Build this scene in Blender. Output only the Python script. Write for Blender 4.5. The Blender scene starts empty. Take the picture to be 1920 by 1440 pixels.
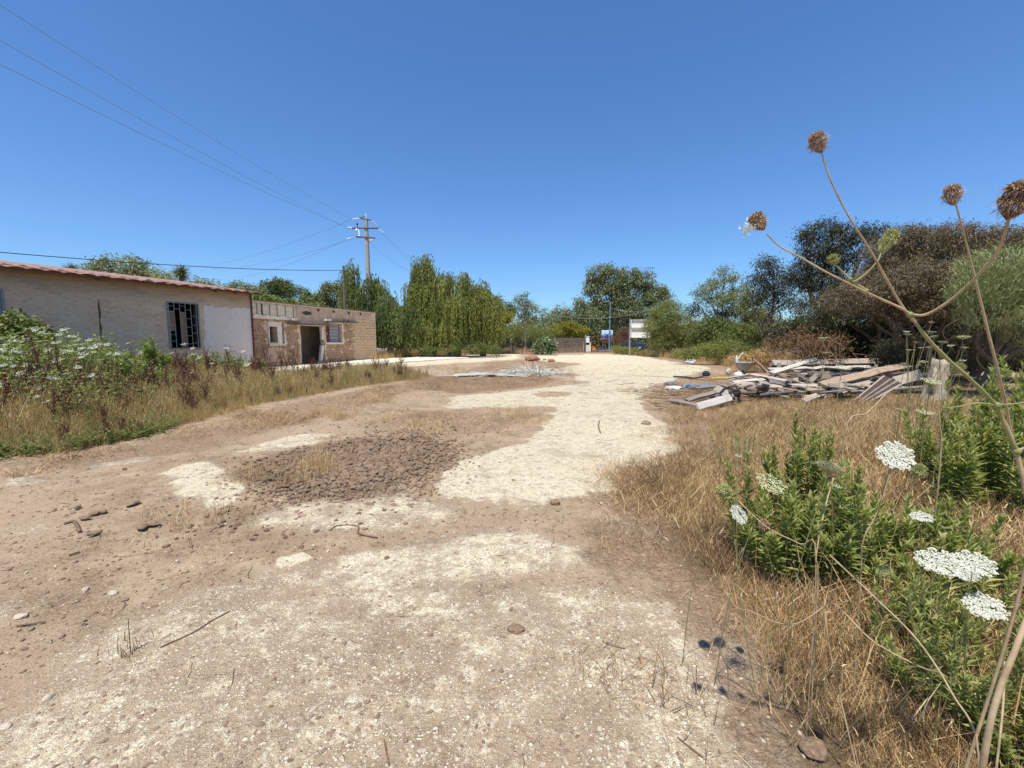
import bpy, math, random
import numpy as np
from mathutils import Vector, Matrix, Euler
from mathutils.geometry import tessellate_polygon

R = math.radians
random.seed(7)
RNG = np.random.default_rng(7)
scene = bpy.context.scene
COL = scene.collection

# ------------------------------------------------------------------ camera, sky, sun, exposure
F_PX, PITCH, EYE = 790.0, R(5.8), 1.4          # focal length in photo pixels, downward tilt, eye height
cam_d = bpy.data.cameras.new('camera')
cam_d.sensor_width = 36.0
cam_d.lens = 36.0 * F_PX / 1920.0
cam_d.clip_start, cam_d.clip_end = 0.05, 3000.0
cam = bpy.data.objects.new('camera', cam_d)
cam.location = (0, 0, EYE)
cam.rotation_euler = (R(90) - PITCH, 0, 0)
COL.objects.link(cam)
scene.camera = cam

SUN_EL, SUN_AZ = 68.0, 199.5                    # azimuth clockwise from +Y
world = bpy.data.worlds.new('World')
scene.world = world
world.use_nodes = True
wn = world.node_tree.nodes
wn.clear()
wo = wn.new('ShaderNodeOutputWorld')
wb = wn.new('ShaderNodeBackground')
ws = wn.new('ShaderNodeTexSky')
ws.sky_type = 'NISHITA'
ws.sun_disc = False
ws.sun_elevation = R(SUN_EL)
ws.sun_rotation = R(SUN_AZ)
ws.altitude = 0
ws.air_density = 1.15
ws.dust_density = 0.35
ws.ozone_density = 2.2
wb.inputs['Strength'].default_value = 0.107
wg = wn.new('ShaderNodeVectorMath')
wg.operation = 'MULTIPLY'
wg.inputs[1].default_value = (0.59, 0.885, 1.27)  # deep Mediterranean blue
world.node_tree.links.new(ws.outputs[0], wg.inputs[0])
world.node_tree.links.new(wg.outputs[0], wb.inputs['Color'])
world.node_tree.links.new(wb.outputs[0], wo.inputs['Surface'])

sun_d = bpy.data.lights.new('sun', 'SUN')
sun_d.energy = 5.0
sun_d.angle = R(0.53)
sun_d.color = (1.0, 0.955, 0.88)
sun = bpy.data.objects.new('sun', sun_d)
_el, _az = R(SUN_EL), R(SUN_AZ)
to_sun = Vector((math.sin(_az) * math.cos(_el), math.cos(_az) * math.cos(_el), math.sin(_el)))
sun.rotation_euler = to_sun.to_track_quat('Z', 'Y').to_euler()
sun.location = (0, 0, 30)
COL.objects.link(sun)

scene.view_settings.view_transform = 'Standard'
scene.view_settings.look = 'None'
scene.view_settings.gamma = 1.0
scene.view_settings.exposure = 0.25
scene.view_settings.use_curve_mapping = False
scene.render.engine = 'CYCLES'
scene.cycles.max_bounces = 6
scene.cycles.diffuse_bounces = 3
scene.cycles.transparent_max_bounces = 8
scene.cycles.caustics_reflective = False
scene.cycles.caustics_refractive = False

# ------------------------------------------------------------------ from photo pixel to place
CP, SP = math.cos(PITCH), math.sin(PITCH)
def ray(px, py):
    a, b = (px - 960.0) / F_PX, (720.0 - py) / F_PX
    return a, CP + b * SP, b * CP - SP           # x, forward, up
def PZ(px, py, z):                                # the point of height z seen at a pixel
    a, f, u = ray(px, py)
    t = (z - EYE) / u
    return Vector((a * t, f * t, z))
def G(px, py):
    return PZ(px, py, 0.0)
def PY(px, py, y):                                # the point at distance y seen at a pixel
    a, f, u = ray(px, py)
    t = y / f
    return Vector((a * t, y, EYE + u * t))

# ------------------------------------------------------------------ numpy noise
def _hash(ix, iy, s):
    h = (ix.astype(np.int64) * 374761393 + iy.astype(np.int64) * 668265263 + s * 1274126177) & 0xffffffff
    h = ((h ^ (h >> 13)) * 1274126177) & 0xffffffff
    h = h ^ (h >> 16)
    return (h & 0xffff) / 65535.0
def vnoise(x, y, s=0):
    ix, iy = np.floor(x), np.floor(y)
    fx, fy = x - ix, y - iy
    fx, fy = fx * fx * (3 - 2 * fx), fy * fy * (3 - 2 * fy)
    a, b = _hash(ix, iy, s), _hash(ix + 1, iy, s)
    c, d = _hash(ix, iy + 1, s), _hash(ix + 1, iy + 1, s)
    return (a + (b - a) * fx) * (1 - fy) + (c + (d - c) * fx) * fy
def fbm(x, y, s=0, octv=4):
    v, a, t = 0, 1.0, 0
    for k in range(octv):
        v = v + a * vnoise(x * 2 ** k + 17.3 * k, y * 2 ** k - 9.1 * k, s + k)
        t += a
        a *= 0.55
    return v / t
def sstep(e0, e1, x):
    t = np.clip((x - e0) / (e1 - e0), 0, 1)
    return t * t * (3 - 2 * t)
def sdist(x, y, poly):                            # signed distance, positive inside
    x, y = np.asarray(x, float), np.asarray(y, float)
    d = np.full(x.shape, 1e9)
    ins = np.zeros(x.shape, bool)
    n = len(poly)
    for i in range(n):
        ax, ay = poly[i][0], poly[i][1]
        bx, by = poly[(i + 1) % n][0], poly[(i + 1) % n][1]
        ex, ey = bx - ax, by - ay
        wx, wy = x - ax, y - ay
        t = np.clip((wx * ex + wy * ey) / (ex * ex + ey * ey + 1e-12), 0, 1)
        d = np.minimum(d, np.hypot(wx - ex * t, wy - ey * t))
        c = ((ay > y) != (by > y))
        with np.errstate(divide='ignore', invalid='ignore'):
            xi = (bx - ax) * (y - ay) / (by - ay + 1e-15) + ax
        ins ^= c & (x < xi)
    return np.where(ins, d, -d)
def gpoly(pts):
    return [tuple(G(*p)[:2]) for p in pts]

# ------------------------------------------------------------------ mesh builder
class MB:
    def __init__(self):
        self.V, self.F, self.A, self.n = [], [], [], 0
    def add(self, V, F, rnd=0.5, mat=0):
        V = np.asarray(V, np.float32).reshape(-1, 3)
        F = np.asarray(F, np.int64)
        self.V.append(V)
        self.F.append((F + self.n, mat))
        r = np.asarray(rnd, np.float32)
        self.A.append(np.full(len(V), float(r), np.float32) if r.ndim == 0 else r.astype(np.float32))
        self.n += len(V)
        return self
    def mesh(self, name, mats, smooth=False):
        me = bpy.data.meshes.new(name)
        if self.n == 0:
            return me
        V = np.concatenate(self.V)
        idx = [f.ravel() for f, m in self.F]
        tot = np.concatenate([np.full(len(f), f.shape[1], np.int32) for f, m in self.F])
        mi = np.concatenate([np.full(len(f), m, np.int32) for f, m in self.F])
        idx = np.concatenate(idx).astype(np.int32)
        start = np.concatenate([[0], np.cumsum(tot)[:-1]]).astype(np.int32)
        me.vertices.add(len(V))
        me.vertices.foreach_set('co', V.ravel())
        me.loops.add(len(idx))
        me.loops.foreach_set('vertex_index', idx)
        me.polygons.add(len(tot))
        me.polygons.foreach_set('loop_start', start)
        me.polygons.foreach_set('material_index', mi)
        if smooth:
            me.polygons.foreach_set('use_smooth', np.ones(len(tot), bool))
        else:
            me.polygons.foreach_set('use_smooth', np.zeros(len(tot), bool))
        me.update(calc_edges=True)
        a = me.attributes.new('rnd', 'FLOAT', 'POINT')
        a.data.foreach_set('value', np.concatenate(self.A))
        for m in (mats if isinstance(mats, (list, tuple)) else [mats]):
            me.materials.append(m)
        return me
    def build(self, name, mats, parent=None, smooth=False, loc=None):
        return obj(name, self.mesh(name, mats, smooth), parent, loc)

def obj(name, me, parent=None, loc=None):
    o = bpy.data.objects.new(name, me)
    COL.objects.link(o)
    if parent is not None:
        o.parent = parent
    if loc is not None:
        o.location = loc
    return o
def tag(o, label=None, cat=None, group=None, kind=None):
    if label: o['label'] = label
    if cat: o['category'] = cat
    if group: o['group'] = group
    if kind: o['kind'] = kind
    return o
def thing(name, label, cat, loc=(0, 0, 0), rz=0.0, group=None):
    o = bpy.data.objects.new(name, None)
    o.empty_display_size = 0.1
    COL.objects.link(o)
    o.location = loc
    o.rotation_euler = (0, 0, rz)
    return tag(o, label, cat, group)
def copy_thing(o, loc, rot, scale=1.0, label=None, group=None):
    c = o.copy()
    COL.objects.link(c)
    c.location, c.rotation_euler = loc, rot
    c.scale = (scale,) * 3 if not isinstance(scale, (tuple, list)) else scale
    if label: c['label'] = label
    if group: c['group'] = group
    for ch in o.children:
        d = ch.copy()
        COL.objects.link(d)
        d.parent = c
        for g in ch.children:
            e = g.copy()
            COL.objects.link(e)
            e.parent = d
    return c

BOXF = np.array([[0, 3, 2, 1], [4, 5, 6, 7], [0, 1, 5, 4], [1, 2, 6, 5], [2, 3, 7, 6], [3, 0, 4, 7]])
def box_v(c, s, M=None):
    c, s = np.asarray(c, float), np.asarray(s, float) / 2
    v = np.array([[-1, -1, -1], [1, -1, -1], [1, 1, -1], [-1, 1, -1], [-1, -1, 1], [1, -1, 1], [1, 1, 1], [-1, 1, 1]]) * s
    if M is not None:
        v = v @ np.array(M).T
    return v + c
def add_box(mb, c, s, M=None, rnd=0.5, mat=0):
    mb.add(box_v(c, s, M), BOXF, rnd, mat)
def frame(d, up=(0, 0, 1)):
    d = Vector(d).normalized()
    s = d.cross(Vector(up))
    if s.length < 1e-4:
        s = d.cross(Vector((1, 0, 0)))
    s.normalize()
    return d, s, s.cross(d)
def add_bar(mb, a, b, w, t, up=(0, 0, 1), rnd=0.5, mat=0):      # box from a to b, w across, t thick
    a, b = Vector(a), Vector(b)
    d, s, u = frame(b - a, up)
    M = np.array([list(d), list(s), list(u)]).T
    add_box(mb, (a + b) / 2, ((b - a).length, w, t), M, rnd, mat)
def add_tube(mb, pts, rad, k=6, rnd=0.5, mat=0, cap=True):
    pts = [Vector(p) for p in pts]
    n = len(pts)
    if not hasattr(rad, '__len__'):
        rad = [rad] * n
    V = []
    s0 = None
    for i, p in enumerate(pts):
        d = (pts[min(i + 1, n - 1)] - pts[max(i - 1, 0)]).normalized()
        if s0 is None:
            _, s0, _ = frame(d)
        s0 = (s0 - d * s0.dot(d))
        if s0.length < 1e-5:
            _, s0, _ = frame(d)
        s0.normalize()
        u = d.cross(s0)
        for j in range(k):
            a = 2 * math.pi * j / k
            V.append(p + (s0 * math.cos(a) + u * math.sin(a)) * rad[i])
    F = [[i * k + j, i * k + (j + 1) % k, (i + 1) * k + (j + 1) % k, (i + 1) * k + j] for i in range(n - 1) for j in range(k)]
    base = mb.n
    mb.add(V, F, rnd, mat)
    if cap and k > 2:
        m0 = mb.n
        ends = [V[:k], V[-k:]]
        mb.add(ends[0], [list(range(k))[::-1]], rnd, mat)
        mb.add(ends[1], [list(range(k))], rnd, mat)
def spline(pts, m=6):
    P = [Vector(p) for p in pts]
    P = [P[0] * 2 - P[1]] + P + [P[-1] * 2 - P[-2]]
    out = []
    for i in range(1, len(P) - 2):
        for j in range(m):
            t = j / m
            a, b, c, d = P[i - 1:i + 3]
            out.append(0.5 * ((2 * b) + (c - a) * t + (2 * a - 5 * b + 4 * c - d) * t * t + (3 * b - a - 3 * c + d) * t ** 3))
    out.append(P[-2])
    return out

# leaves: C base points, D directions, each leaf folded along its midrib (4 triangles) or one flat diamond
def _norm(a):
    return a / (np.linalg.norm(a, axis=1, keepdims=True) + 1e-9)
def add_leaves(mb, C, D, L, W, rnd=None, mat=0, fold=0.25, droop=0.2, up=None, diamond=False):
    C, D = np.asarray(C, float), _norm(np.asarray(D, float))
    n = len(C)
    if n == 0: return
    L = np.broadcast_to(np.asarray(L, float), (n,))[:, None]
    W = np.broadcast_to(np.asarray(W, float), (n,))[:, None]
    if up is None:
        up = RNG.normal(size=(n, 3)) * 0.5 + np.array([0, 0, 1.0])
    S = _norm(np.cross(D, up) + 1e-6)
    N = np.cross(S, D)
    if rnd is None:
        rnd = RNG.random(n)
    rnd = np.broadcast_to(np.asarray(rnd, float), (n,))
    if diamond:
        V = np.stack([C, C + D * L * .5 + S * W * .5, C + D * L - N * L * droop, C + D * L * .5 - S * W * .5], 1)
        F = np.arange(n)[:, None] * 4 + np.arange(4)[None]
        mb.add(V.reshape(-1, 3), F, np.repeat(rnd, 4), mat)
    else:
        b = C
        m = C + D * L * .5
        l = C + D * L * .42 - S * W * .5 + N * W * fold
        r = C + D * L * .42 + S * W * .5 + N * W * fold
        t = C + D * L - N * L * droop
        V = np.stack([b, r, m, l, t], 1)
        f = np.array([[0, 1, 2], [0, 2, 3], [2, 1, 4], [2, 4, 3]])
        F = (np.arange(n)[:, None, None] * 5 + f[None]).reshape(-1, 3)
        mb.add(V.reshape(-1, 3), F, np.repeat(rnd, 5), mat)
# blades: bent tapering ribbons
def add_blades(mb, B, H, lean_az, lean, width, rnd=None, mat=0, segs=3, curl=1.0):
    B = np.asarray(B, float)
    n = len(B)
    if rnd is None: rnd = RNG.random(n)
    rnd = np.broadcast_to(np.asarray(rnd, float), (n,))
    H = np.broadcast_to(H, (n,)); lean = np.broadcast_to(lean, (n,)); width = np.broadcast_to(width, (n,))
    fa = RNG.random(n) * 2 * np.pi
    rows = []
    p = B.copy()
    for k in range(segs + 1):
        t = k / segs
        w = width * (1 - t * 0.85) * 0.5
        s = np.stack([np.cos(fa) * w, np.sin(fa) * w, np.zeros(n)], 1)
        rows += [p - s, p + s]
        ang = lean * (0.35 + curl * t)
        st = H / segs
        p = p + np.stack([np.cos(lean_az) * np.sin(ang) * st, np.sin(lean_az) * np.sin(ang) * st, np.cos(ang) * st], 1)
    V = np.stack(rows, 1)
    m = 2 * (segs + 1)
    f = np.array([[2 * k, 2 * k + 1, 2 * k + 3, 2 * k + 2] for k in range(segs)])
    F = (np.arange(n)[:, None, None] * m + f[None]).reshape(-1, 4)
    mb.add(V.reshape(-1, 3), F, np.repeat(rnd, m), mat)

# ------------------------------------------------------------------ materials
class NT:
    def __init__(self, name):
        self.m = bpy.data.materials.new(name)
        self.m.use_nodes = True
        self.t = self.m.node_tree
        self.t.nodes.clear()
        self.out = self.t.nodes.new('ShaderNodeOutputMaterial')
    def n(self, typ, **kw):
        nd = self.t.nodes.new(typ)
        for k, v in kw.items():
            if k.startswith('i_'):
                key = k[2:].replace('_', ' ')
                nd.inputs[key].default_value = v
            else:
                setattr(nd, k, v)
        return nd
    def l(self, a, b):
        self.t.links.new(a, b)
    def noise(self, vec, scale, detail=4, rough=0.6, dist=0.0):
        nd = self.n('ShaderNodeTexNoise')
        nd.inputs['Scale'].default_value = scale
        nd.inputs['Detail'].default_value = detail
        nd.inputs['Roughness'].default_value = rough
        nd.inputs['Distortion'].default_value = dist
        if vec is not None: self.l(vec, nd.inputs['Vector'])
        return nd.outputs['Fac']
    def ramp(self, fac, stops, interp='LINEAR'):
        nd = self.n('ShaderNodeValToRGB')
        cr = nd.color_ramp
        cr.interpolation = interp
        while len(cr.elements) < len(stops): cr.elements.new(0.5)
        for e, (p, c) in zip(cr.elements, stops):
            e.position = p
            e.color = (*c, 1) if len(c) == 3 else c
        self.l(fac, nd.inputs[0])
        return nd.outputs[0]
    def math(self, op, a, b=None, c=None, clamp=False):
        nd = self.n('ShaderNodeMath', operation=op, use_clamp=clamp)
        for i, v in enumerate((a, b, c)):
            if v is None: continue
            if isinstance(v, (int, float)): nd.inputs[i].default_value = v
            else: self.l(v, nd.inputs[i])
        return nd.outputs[0]
    def mix(self, fac, a, b, blend='MIX'):
        nd = self.n('ShaderNodeMix', data_type='RGBA', blend_type=blend)
        for i, v in ((0, fac), (6, a), (7, b)):
            if isinstance(v, (int, float)): nd.inputs[i].default_value = v
            elif isinstance(v, tuple): nd.inputs[i].default_value = (*v, 1) if len(v) == 3 else v
            else: self.l(v, nd.inputs[i])
        return nd.outputs[2]
    def smooth(self, v, lo, hi, a=0.0, b=1.0):
        nd = self.n('ShaderNodeMapRange', interpolation_type='SMOOTHSTEP')
        for i, x in ((0, v), (1, lo), (2, hi), (3, a), (4, b)):
            if isinstance(x, (int, float)): nd.inputs[i].default_value = x
            else: self.l(x, nd.inputs[i])
        return nd.outputs[0]
    def attr(self, name):
        return self.n('ShaderNodeAttribute', attribute_name=name).outputs['Fac']
    def pos(self):
        return self.n('ShaderNodeTexCoord').outputs['Object']
    def bump(self, h, strength=0.5, dist=0.01, normal=None):
        nd = self.n('ShaderNodeBump')
        nd.inputs['Strength'].default_value = strength
        nd.inputs['Distance'].default_value = dist
        self.l(h, nd.inputs['Height'])
        if normal is not None: self.l(normal, nd.inputs['Normal'])
        return nd.outputs[0]
    def principled(self, col, rough=0.8, normal=None, metal=0.0, spec=0.3):
        p = self.n('ShaderNodeBsdfPrincipled')
        if isinstance(col, tuple): p.inputs['Base Color'].default_value = (*col, 1) if len(col) == 3 else col
        else: self.l(col, p.inputs['Base Color'])
        if isinstance(rough, (int, float)): p.inputs['Roughness'].default_value = rough
        else: self.l(rough, p.inputs['Roughness'])
        p.inputs['Metallic'].default_value = metal
        p.inputs['Specular IOR Level'].default_value = spec
        if normal is not None: self.l(normal, p.inputs['Normal'])
        self.l(p.outputs[0], self.out.inputs['Surface'])
        return self.m

def mat_simple(name, c1, c2, scale=6.0, rough=0.8, bump=0.3, bdist=0.004, metal=0.0, spec=0.3, stain=None):
    t = NT(name)
    p = t.pos()
    n1 = t.noise(p, scale, 6, 0.65)
    col = t.ramp(n1, [(0.3, c1), (0.7, c2)])
    if stain:
        n2 = t.noise(p, scale * 0.35, 5, 0.7)
        col = t.mix(t.smooth(n2, 0.55, 0.68), col, stain)
    nb = t.bump(t.noise(p, scale * 5, 5, 0.7), bump, bdist)
    return t.principled(col, rough, nb, metal, spec)

def mat_leaf(name, stops, trans=0.35, rough=0.55, spec=0.25, big=0.0):
    """leaf colours spread over the per-leaf random value; light passes through the leaf"""
    t = NT(name)
    r = t.attr('rnd')
    oi = t.n('ShaderNodeObjectInfo').outputs['Random']
    nz = t.noise(t.n('ShaderNodeTexCoord').outputs['Object'], 0.9 if big else 3.0, 2)
    f = t.math('ADD', t.math('MULTIPLY', r, 0.6), t.math('MULTIPLY', nz, 0.4))
    f = t.math('ADD', f, t.math('MULTIPLY', t.math('SUBTRACT', oi, 0.5), 0.15))
    col = t.ramp(f, stops)
    p = t.n('ShaderNodeBsdfPrincipled')
    t.l(col, p.inputs['Base Color'])
    p.inputs['Roughness'].default_value = rough
    p.inputs['Specular IOR Level'].default_value = spec
    tr = t.n('ShaderNodeBsdfTranslucent')
    t.l(t.mix(1.0, col, (1.0, 1.0, 0.6), 'MULTIPLY'), tr.inputs['Color'])
    mx = t.n('ShaderNodeMixShader')
    mx.inputs[0].default_value = trans
    t.l(p.outputs[0], mx.inputs[1])
    t.l(tr.outputs[0], mx.inputs[2])
    t.l(mx.outputs[0], t.out.inputs['Surface'])
    return t.m

M = {}
M['willow'] = mat_leaf('willow_leaf', [(0.15, (0.120, 0.137, 0.033)), (0.5, (0.253, 0.272, 0.064)), (0.85, (0.412, 0.409, 0.107))], .35)
M['willow_dark'] = mat_leaf('dark_willow_leaf', [(0.15, (0.090, 0.112, 0.035)), (0.5, (0.164, 0.198, 0.058)), (0.85, (0.269, 0.290, 0.092))], .3)
M['euc'] = mat_leaf('eucalyptus_leaf', [(0.15, (0.118, 0.136, 0.057)), (0.5, (0.218, 0.241, 0.103)), (0.85, (0.368, 0.376, 0.168))], .25, .45, .4)
M['pine'] = mat_leaf('pine_needle', [(0.15, (0.074, 0.096, 0.026)), (0.5, (0.147, 0.180, 0.046)), (0.85, (0.265, 0.258, 0.073))], .2)
M['olive_bush'] = mat_leaf('olive_bush_leaf', [(0.15, (0.121, 0.138, 0.036)), (0.5, (0.230, 0.250, 0.072)), (0.85, (0.351, 0.350, 0.108))], .3)
M['yellow'] = mat_leaf('yellow_acacia_leaf', [(0.15, (.14, .15, .02)), (0.5, (.30, .27, .03)), (0.85, (.50, .38, .04))], .35)
M['dark_tree'] = mat_leaf('dark_tamarisk_leaf', [(0.15, (.038, .038, .020)), (0.5, (.080, .080, .040)), (0.85, (.150, .150, .075))], .15)
M['brown_tree'] = mat_leaf('brown_dry_leaf', [(0.15, (0.091, 0.066, 0.037)), (0.5, (0.199, 0.149, 0.085)), (0.85, (0.381, 0.298, 0.177))], .2)
M['feather'] = mat_leaf('grey_green_frond', [(0.15, (0.150, 0.174, 0.070)), (0.5, (0.300, 0.334, 0.140)), (0.85, (0.495, 0.507, 0.252))], .25)
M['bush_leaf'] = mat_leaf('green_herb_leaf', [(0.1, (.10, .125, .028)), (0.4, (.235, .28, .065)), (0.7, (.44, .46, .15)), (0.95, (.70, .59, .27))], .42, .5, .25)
M['weed'] = mat_leaf('weed_leaf', [(0.15, (0.099, 0.140, 0.030)), (0.5, (0.220, 0.270, 0.070)), (0.85, (0.396, 0.420, 0.140))], .35)
M['fig'] = mat_leaf('grey_green_broad_leaf', [(0.15, (0.120, 0.172, 0.077)), (0.5, (0.216, 0.287, 0.132)), (0.85, (0.336, 0.414, 0.198))], .25)
M['straw'] = mat_leaf('dry_straw', [(0.12, (.16, .08, .03)), (0.35, (.40, .235, .095)), (0.6, (.68, .47, .23)), (0.85, (.90, .74, .44))], .2, .6, .3)
M['straw_dark'] = mat_leaf('dark_dry_stem', [(0.1, (.10, .055, .025)), (0.5, (.22, .13, .06)), (0.9, (.40, .26, .12))], .15, .7, .2)
M['meadow'] = mat_leaf('meadow_grass', [(0.15, (.20, .12, .045)), (0.4, (.46, .30, .12)), (0.65, (.70, .52, .25)), (0.9, (.44, .40, .13))], .3)
M['dock'] = mat_leaf('dark_red_dock', [(0.1, (.07, .025, .015)), (0.5, (.14, .05, .03)), (0.9, (.24, .10, .05))], .1)
M['petal'] = mat_leaf('umbel_white', [(0.1, (.50, .50, .38)), (0.5, (.68, .68, .57)), (0.9, (.80, .80, .72))], .25, .6, .2)
M['petal_cream'] = mat_leaf('umbel_cream', [(0.1, (.42, .44, .20)), (0.5, (.60, .60, .34)), (0.9, (.74, .72, .48))], .25, .6, .2)
M['seed'] = mat_leaf('dry_seed_head', [(0.15, (.16, .08, .05)), (0.5, (.42, .27, .16)), (0.85, (.72, .56, .36))], .15, .7, .2)
M['green_seed'] = mat_leaf('green_seed_head', [(0.1, (.22, .24, .07)), (0.5, (.42, .42, .16)), (0.9, (.60, .58, .28))], .15, .7, .2)
M['stem_green'] = mat_simple('umbel_stem', (.20, .21, .07), (.34, .30, .13), 14, .6)
M['stem_dry'] = mat_simple('dry_umbel_stem', (.30, .205, .105), (.52, .40, .24), 18, .6, .4, .002)
M['bark'] = mat_simple('bark', (.10, .075, .05), (.22, .17, .12), 5, .9, .8, .03)
M['bark_pale'] = mat_simple('pale_bark', (.22, .18, .14), (.45, .38, .30), 3, .85, .6, .02)
M['oleander'] = mat_leaf('oleander_leaf', [(0.1, (.10, .07, .04)), (0.5, (.22, .12, .08)), (0.9, (.34, .18, .14))], .2)
M['twig'] = mat_simple('brown_twig', (.10, .06, .035), (.24, .15, .09), 20, .85)
M['rust'] = mat_simple('rusty_iron', (.10, .035, .018), (.22, .085, .045), 12, .8, .4, .003)
M['iron'] = mat_simple('grey_iron', (.20, .18, .155), (.38, .35, .31), 14, .6, .3, .002, .4)
M['black_iron'] = mat_simple('black_metal', (.02, .02, .022), (.05, .05, .05), 14, .5)
M['cable'] = mat_simple('black_cable', (.02, .02, .022), (.04, .04, .045), 5, .5)
M['wire'] = mat_simple('grey_wire', (.12, .15, .2), (.18, .2, .26), 5, .5)
M['concrete_pole'] = mat_simple('pole_concrete', (.30, .28, .23), (.40, .37, .30), 3, .9, .4, .005)
M['glass_ins'] = mat_simple('insulator_glass', (.55, .6, .62), (.75, .8, .8), 4, .15, .05, .001, 0, .8)
M['white_paint'] = mat_simple('weathered_white_paint', (.56, .53, .47), (.80, .78, .72), 9, .7, .4, .003, stain=(.36, .29, .22))
M['white_panel'] = mat_simple('white_board_panel', (.84, .80, .73), (.90, .87, .80), 2, .6, .1, .002)
M['grey_frame'] = mat_simple('grey_board_frame', (.28, .27, .27), (.36, .35, .35), 6, .6)

# ================================================================== GROUND
def gz(x, y):
    x, y = np.asarray(x, float), np.asarray(y, float)
    r = np.hypot(x, y)
    fade = 1 - sstep(25, 60, r)
    z = (fbm(x * .35, y * .35, 3, 3) - .5) * .10 * fade * sstep(1.0, 6, r)
    z = z + (fbm(x * 2.1, y * 2.1, 5, 4) - .5) * .035 * fade
    z = z + (fbm(x * 9, y * 9, 8, 3) - .5) * .010 * fade
    return z
def gzf(x, y):
    return float(gz(np.array([x]), np.array([y]))[0])

# pale limestone hardcore showing through the earth: outlines where the patches lie on the ground
PALE = [
    ([(1095, 665), (1180, 664), (1340, 690), (1245, 722), (1215, 760), (1245, 800), (1275, 840), (1235, 870), (1175, 905), (1130, 945), (1000, 948),
      (858, 925), (850, 890), (880, 862), (965, 825), (1010, 790), (1040, 762), (930, 765), (860, 770), (810, 768), (850, 745), (985, 735), (1060, 722),
      (1080, 705), (1050, 690), (1090, 682), (1000, 676), (985, 668)], 1.0, .05),
    ([(290, 890), (350, 872), (402, 862), (440, 880), (476, 918), (440, 945), (392, 962), (330, 935)], .95, .05),
    ([(405, 858), (500, 828), (560, 815), (640, 815), (600, 832), (480, 852)], .85, .05),
    ([(470, 699), (540, 684), (640, 678), (703, 672), (800, 668), (985, 663), (985, 674), (860, 682), (720, 692), (640, 699), (560, 706), (480, 712)], 1.0, .3),
    ([(455, 985), (540, 950), (640, 935), (760, 932), (850, 950), (838, 975), (740, 1000), (600, 1005)], .72, .10),
    ([(640, 1050), (800, 1012), (900, 1000), (1010, 1008), (1145, 1052), (1100, 1075), (960, 1085), (880, 1100), (860, 1180), (700, 1160)], .74, .10),
    ([(-400, 1700), (120, 1240), (330, 1150), (470, 1085), (600, 1060), (800, 1090), (900, 1120), (1100, 1100), (1250, 1120), (1330, 1200), (1420, 1270), (1500, 1440), (1560, 1900), (500, 2600)], .52, .12),
    ([(1255, 963), (1285, 958), (1338, 990), (1332, 1012), (1290, 1000), (1262, 990)], 1.0, .03),
    ([(1130, 968), (1165, 965), (1190, 990), (1240, 1010), (1180, 1008), (1145, 995)], .85, .03),
    ([(0, 898), (60, 893), (100, 903), (60, 915), (0, 918)], .7, .06),
    ([(120, 876), (260, 858), (330, 855), (280, 868), (160, 882)], .6, .05),
    ([(530, 1052), (560, 1046), (582, 1050), (560, 1064), (536, 1066)], 1.0, .02),
    ([(640, 1050), (672, 1047), (680, 1056), (650, 1064)], .9, .02),
    ([(1330, 1160), (1420, 1240), (1500, 1380), (1560, 1600), (1500, 1600), (1430, 1330), (1330, 1230)], .95, .05),
    ([(1395, 1100), (1440, 1110), (1470, 1140), (1420, 1135)], .7, .04),
    ([(600, 700), (900, 690), (960, 688), (940, 694), (700, 712)], .45, .2),
    ([(0, 985), (90, 975), (160, 985), (60, 1010), (-100, 1020)], .35, .1),
    ([(-60, 1160), (40, 1120), (60, 1140), (-40, 1200)], .35, .1),
]
HOLES = [
    ([(1000, 742), (1030, 737), (1068, 738), (1066, 745), (1020, 748)], 1.0, .05),
    ([(1030, 718), (1110, 716), (1108, 720), (1040, 726)], .8, .05),
    ([(1080, 737), (1112, 740), (1092, 745)], .5, .05),
    ([(960, 862), (1020, 845), (985, 860)], .6, .04),
    ([(940, 945), (1180, 945), (1200, 1000), (1150, 1040), (1010, 1000), (900, 985), (850, 950)], .5, .1),
    ([(760, 1090), (900, 1080), (900, 1120), (780, 1140)], .35, .1),
    ([(1000, 1060), (1100, 1065), (1130, 1100), (1000, 1110)], .4, .06),
    ([(700, 1185), (790, 1180), (800, 1215), (720, 1225)], .45, .05),
    ([(400, 1440), (560, 1280), (800, 1270), (900, 1300), (1050, 1290), (1200, 1360), (1150, 1500), (500, 1600)], .16, .15),
]
DARK = [
    ([(380, 900), (430, 868), (520, 842), (640, 822), (800, 812), (850, 835), (848, 868), (760, 905), (690, 940), (560, 942), (480, 925)], .85, .22),
    ([(640, 800), (740, 775), (850, 768), (1010, 775), (1000, 792), (930, 812), (820, 822), (700, 815)], .5, .15),
    ([(760, 705), (1000, 704), (1060, 712), (1040, 722), (930, 735), (850, 740), (780, 735)], .75, .2),
    ([(1190, 735), (1340, 722), (1300, 800), (1230, 790)], .5, .2),
    ([(230, 985), (300, 950), (420, 940), (480, 965), (400, 1010), (300, 1020)], .45, .1),
    ([(880, 690), (1000, 684), (1080, 690), (1000, 700), (900, 700)], .4, .2),
    ([(1255, 745), (1300, 722), (1400, 712), (1560, 700), (1760, 700), (1900, 720), (1900, 752), (1600, 756), (1400, 758), (1300, 764)], 1.0, .3),  # under the timber heap: ground painted dark for the shade between planks
]
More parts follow.
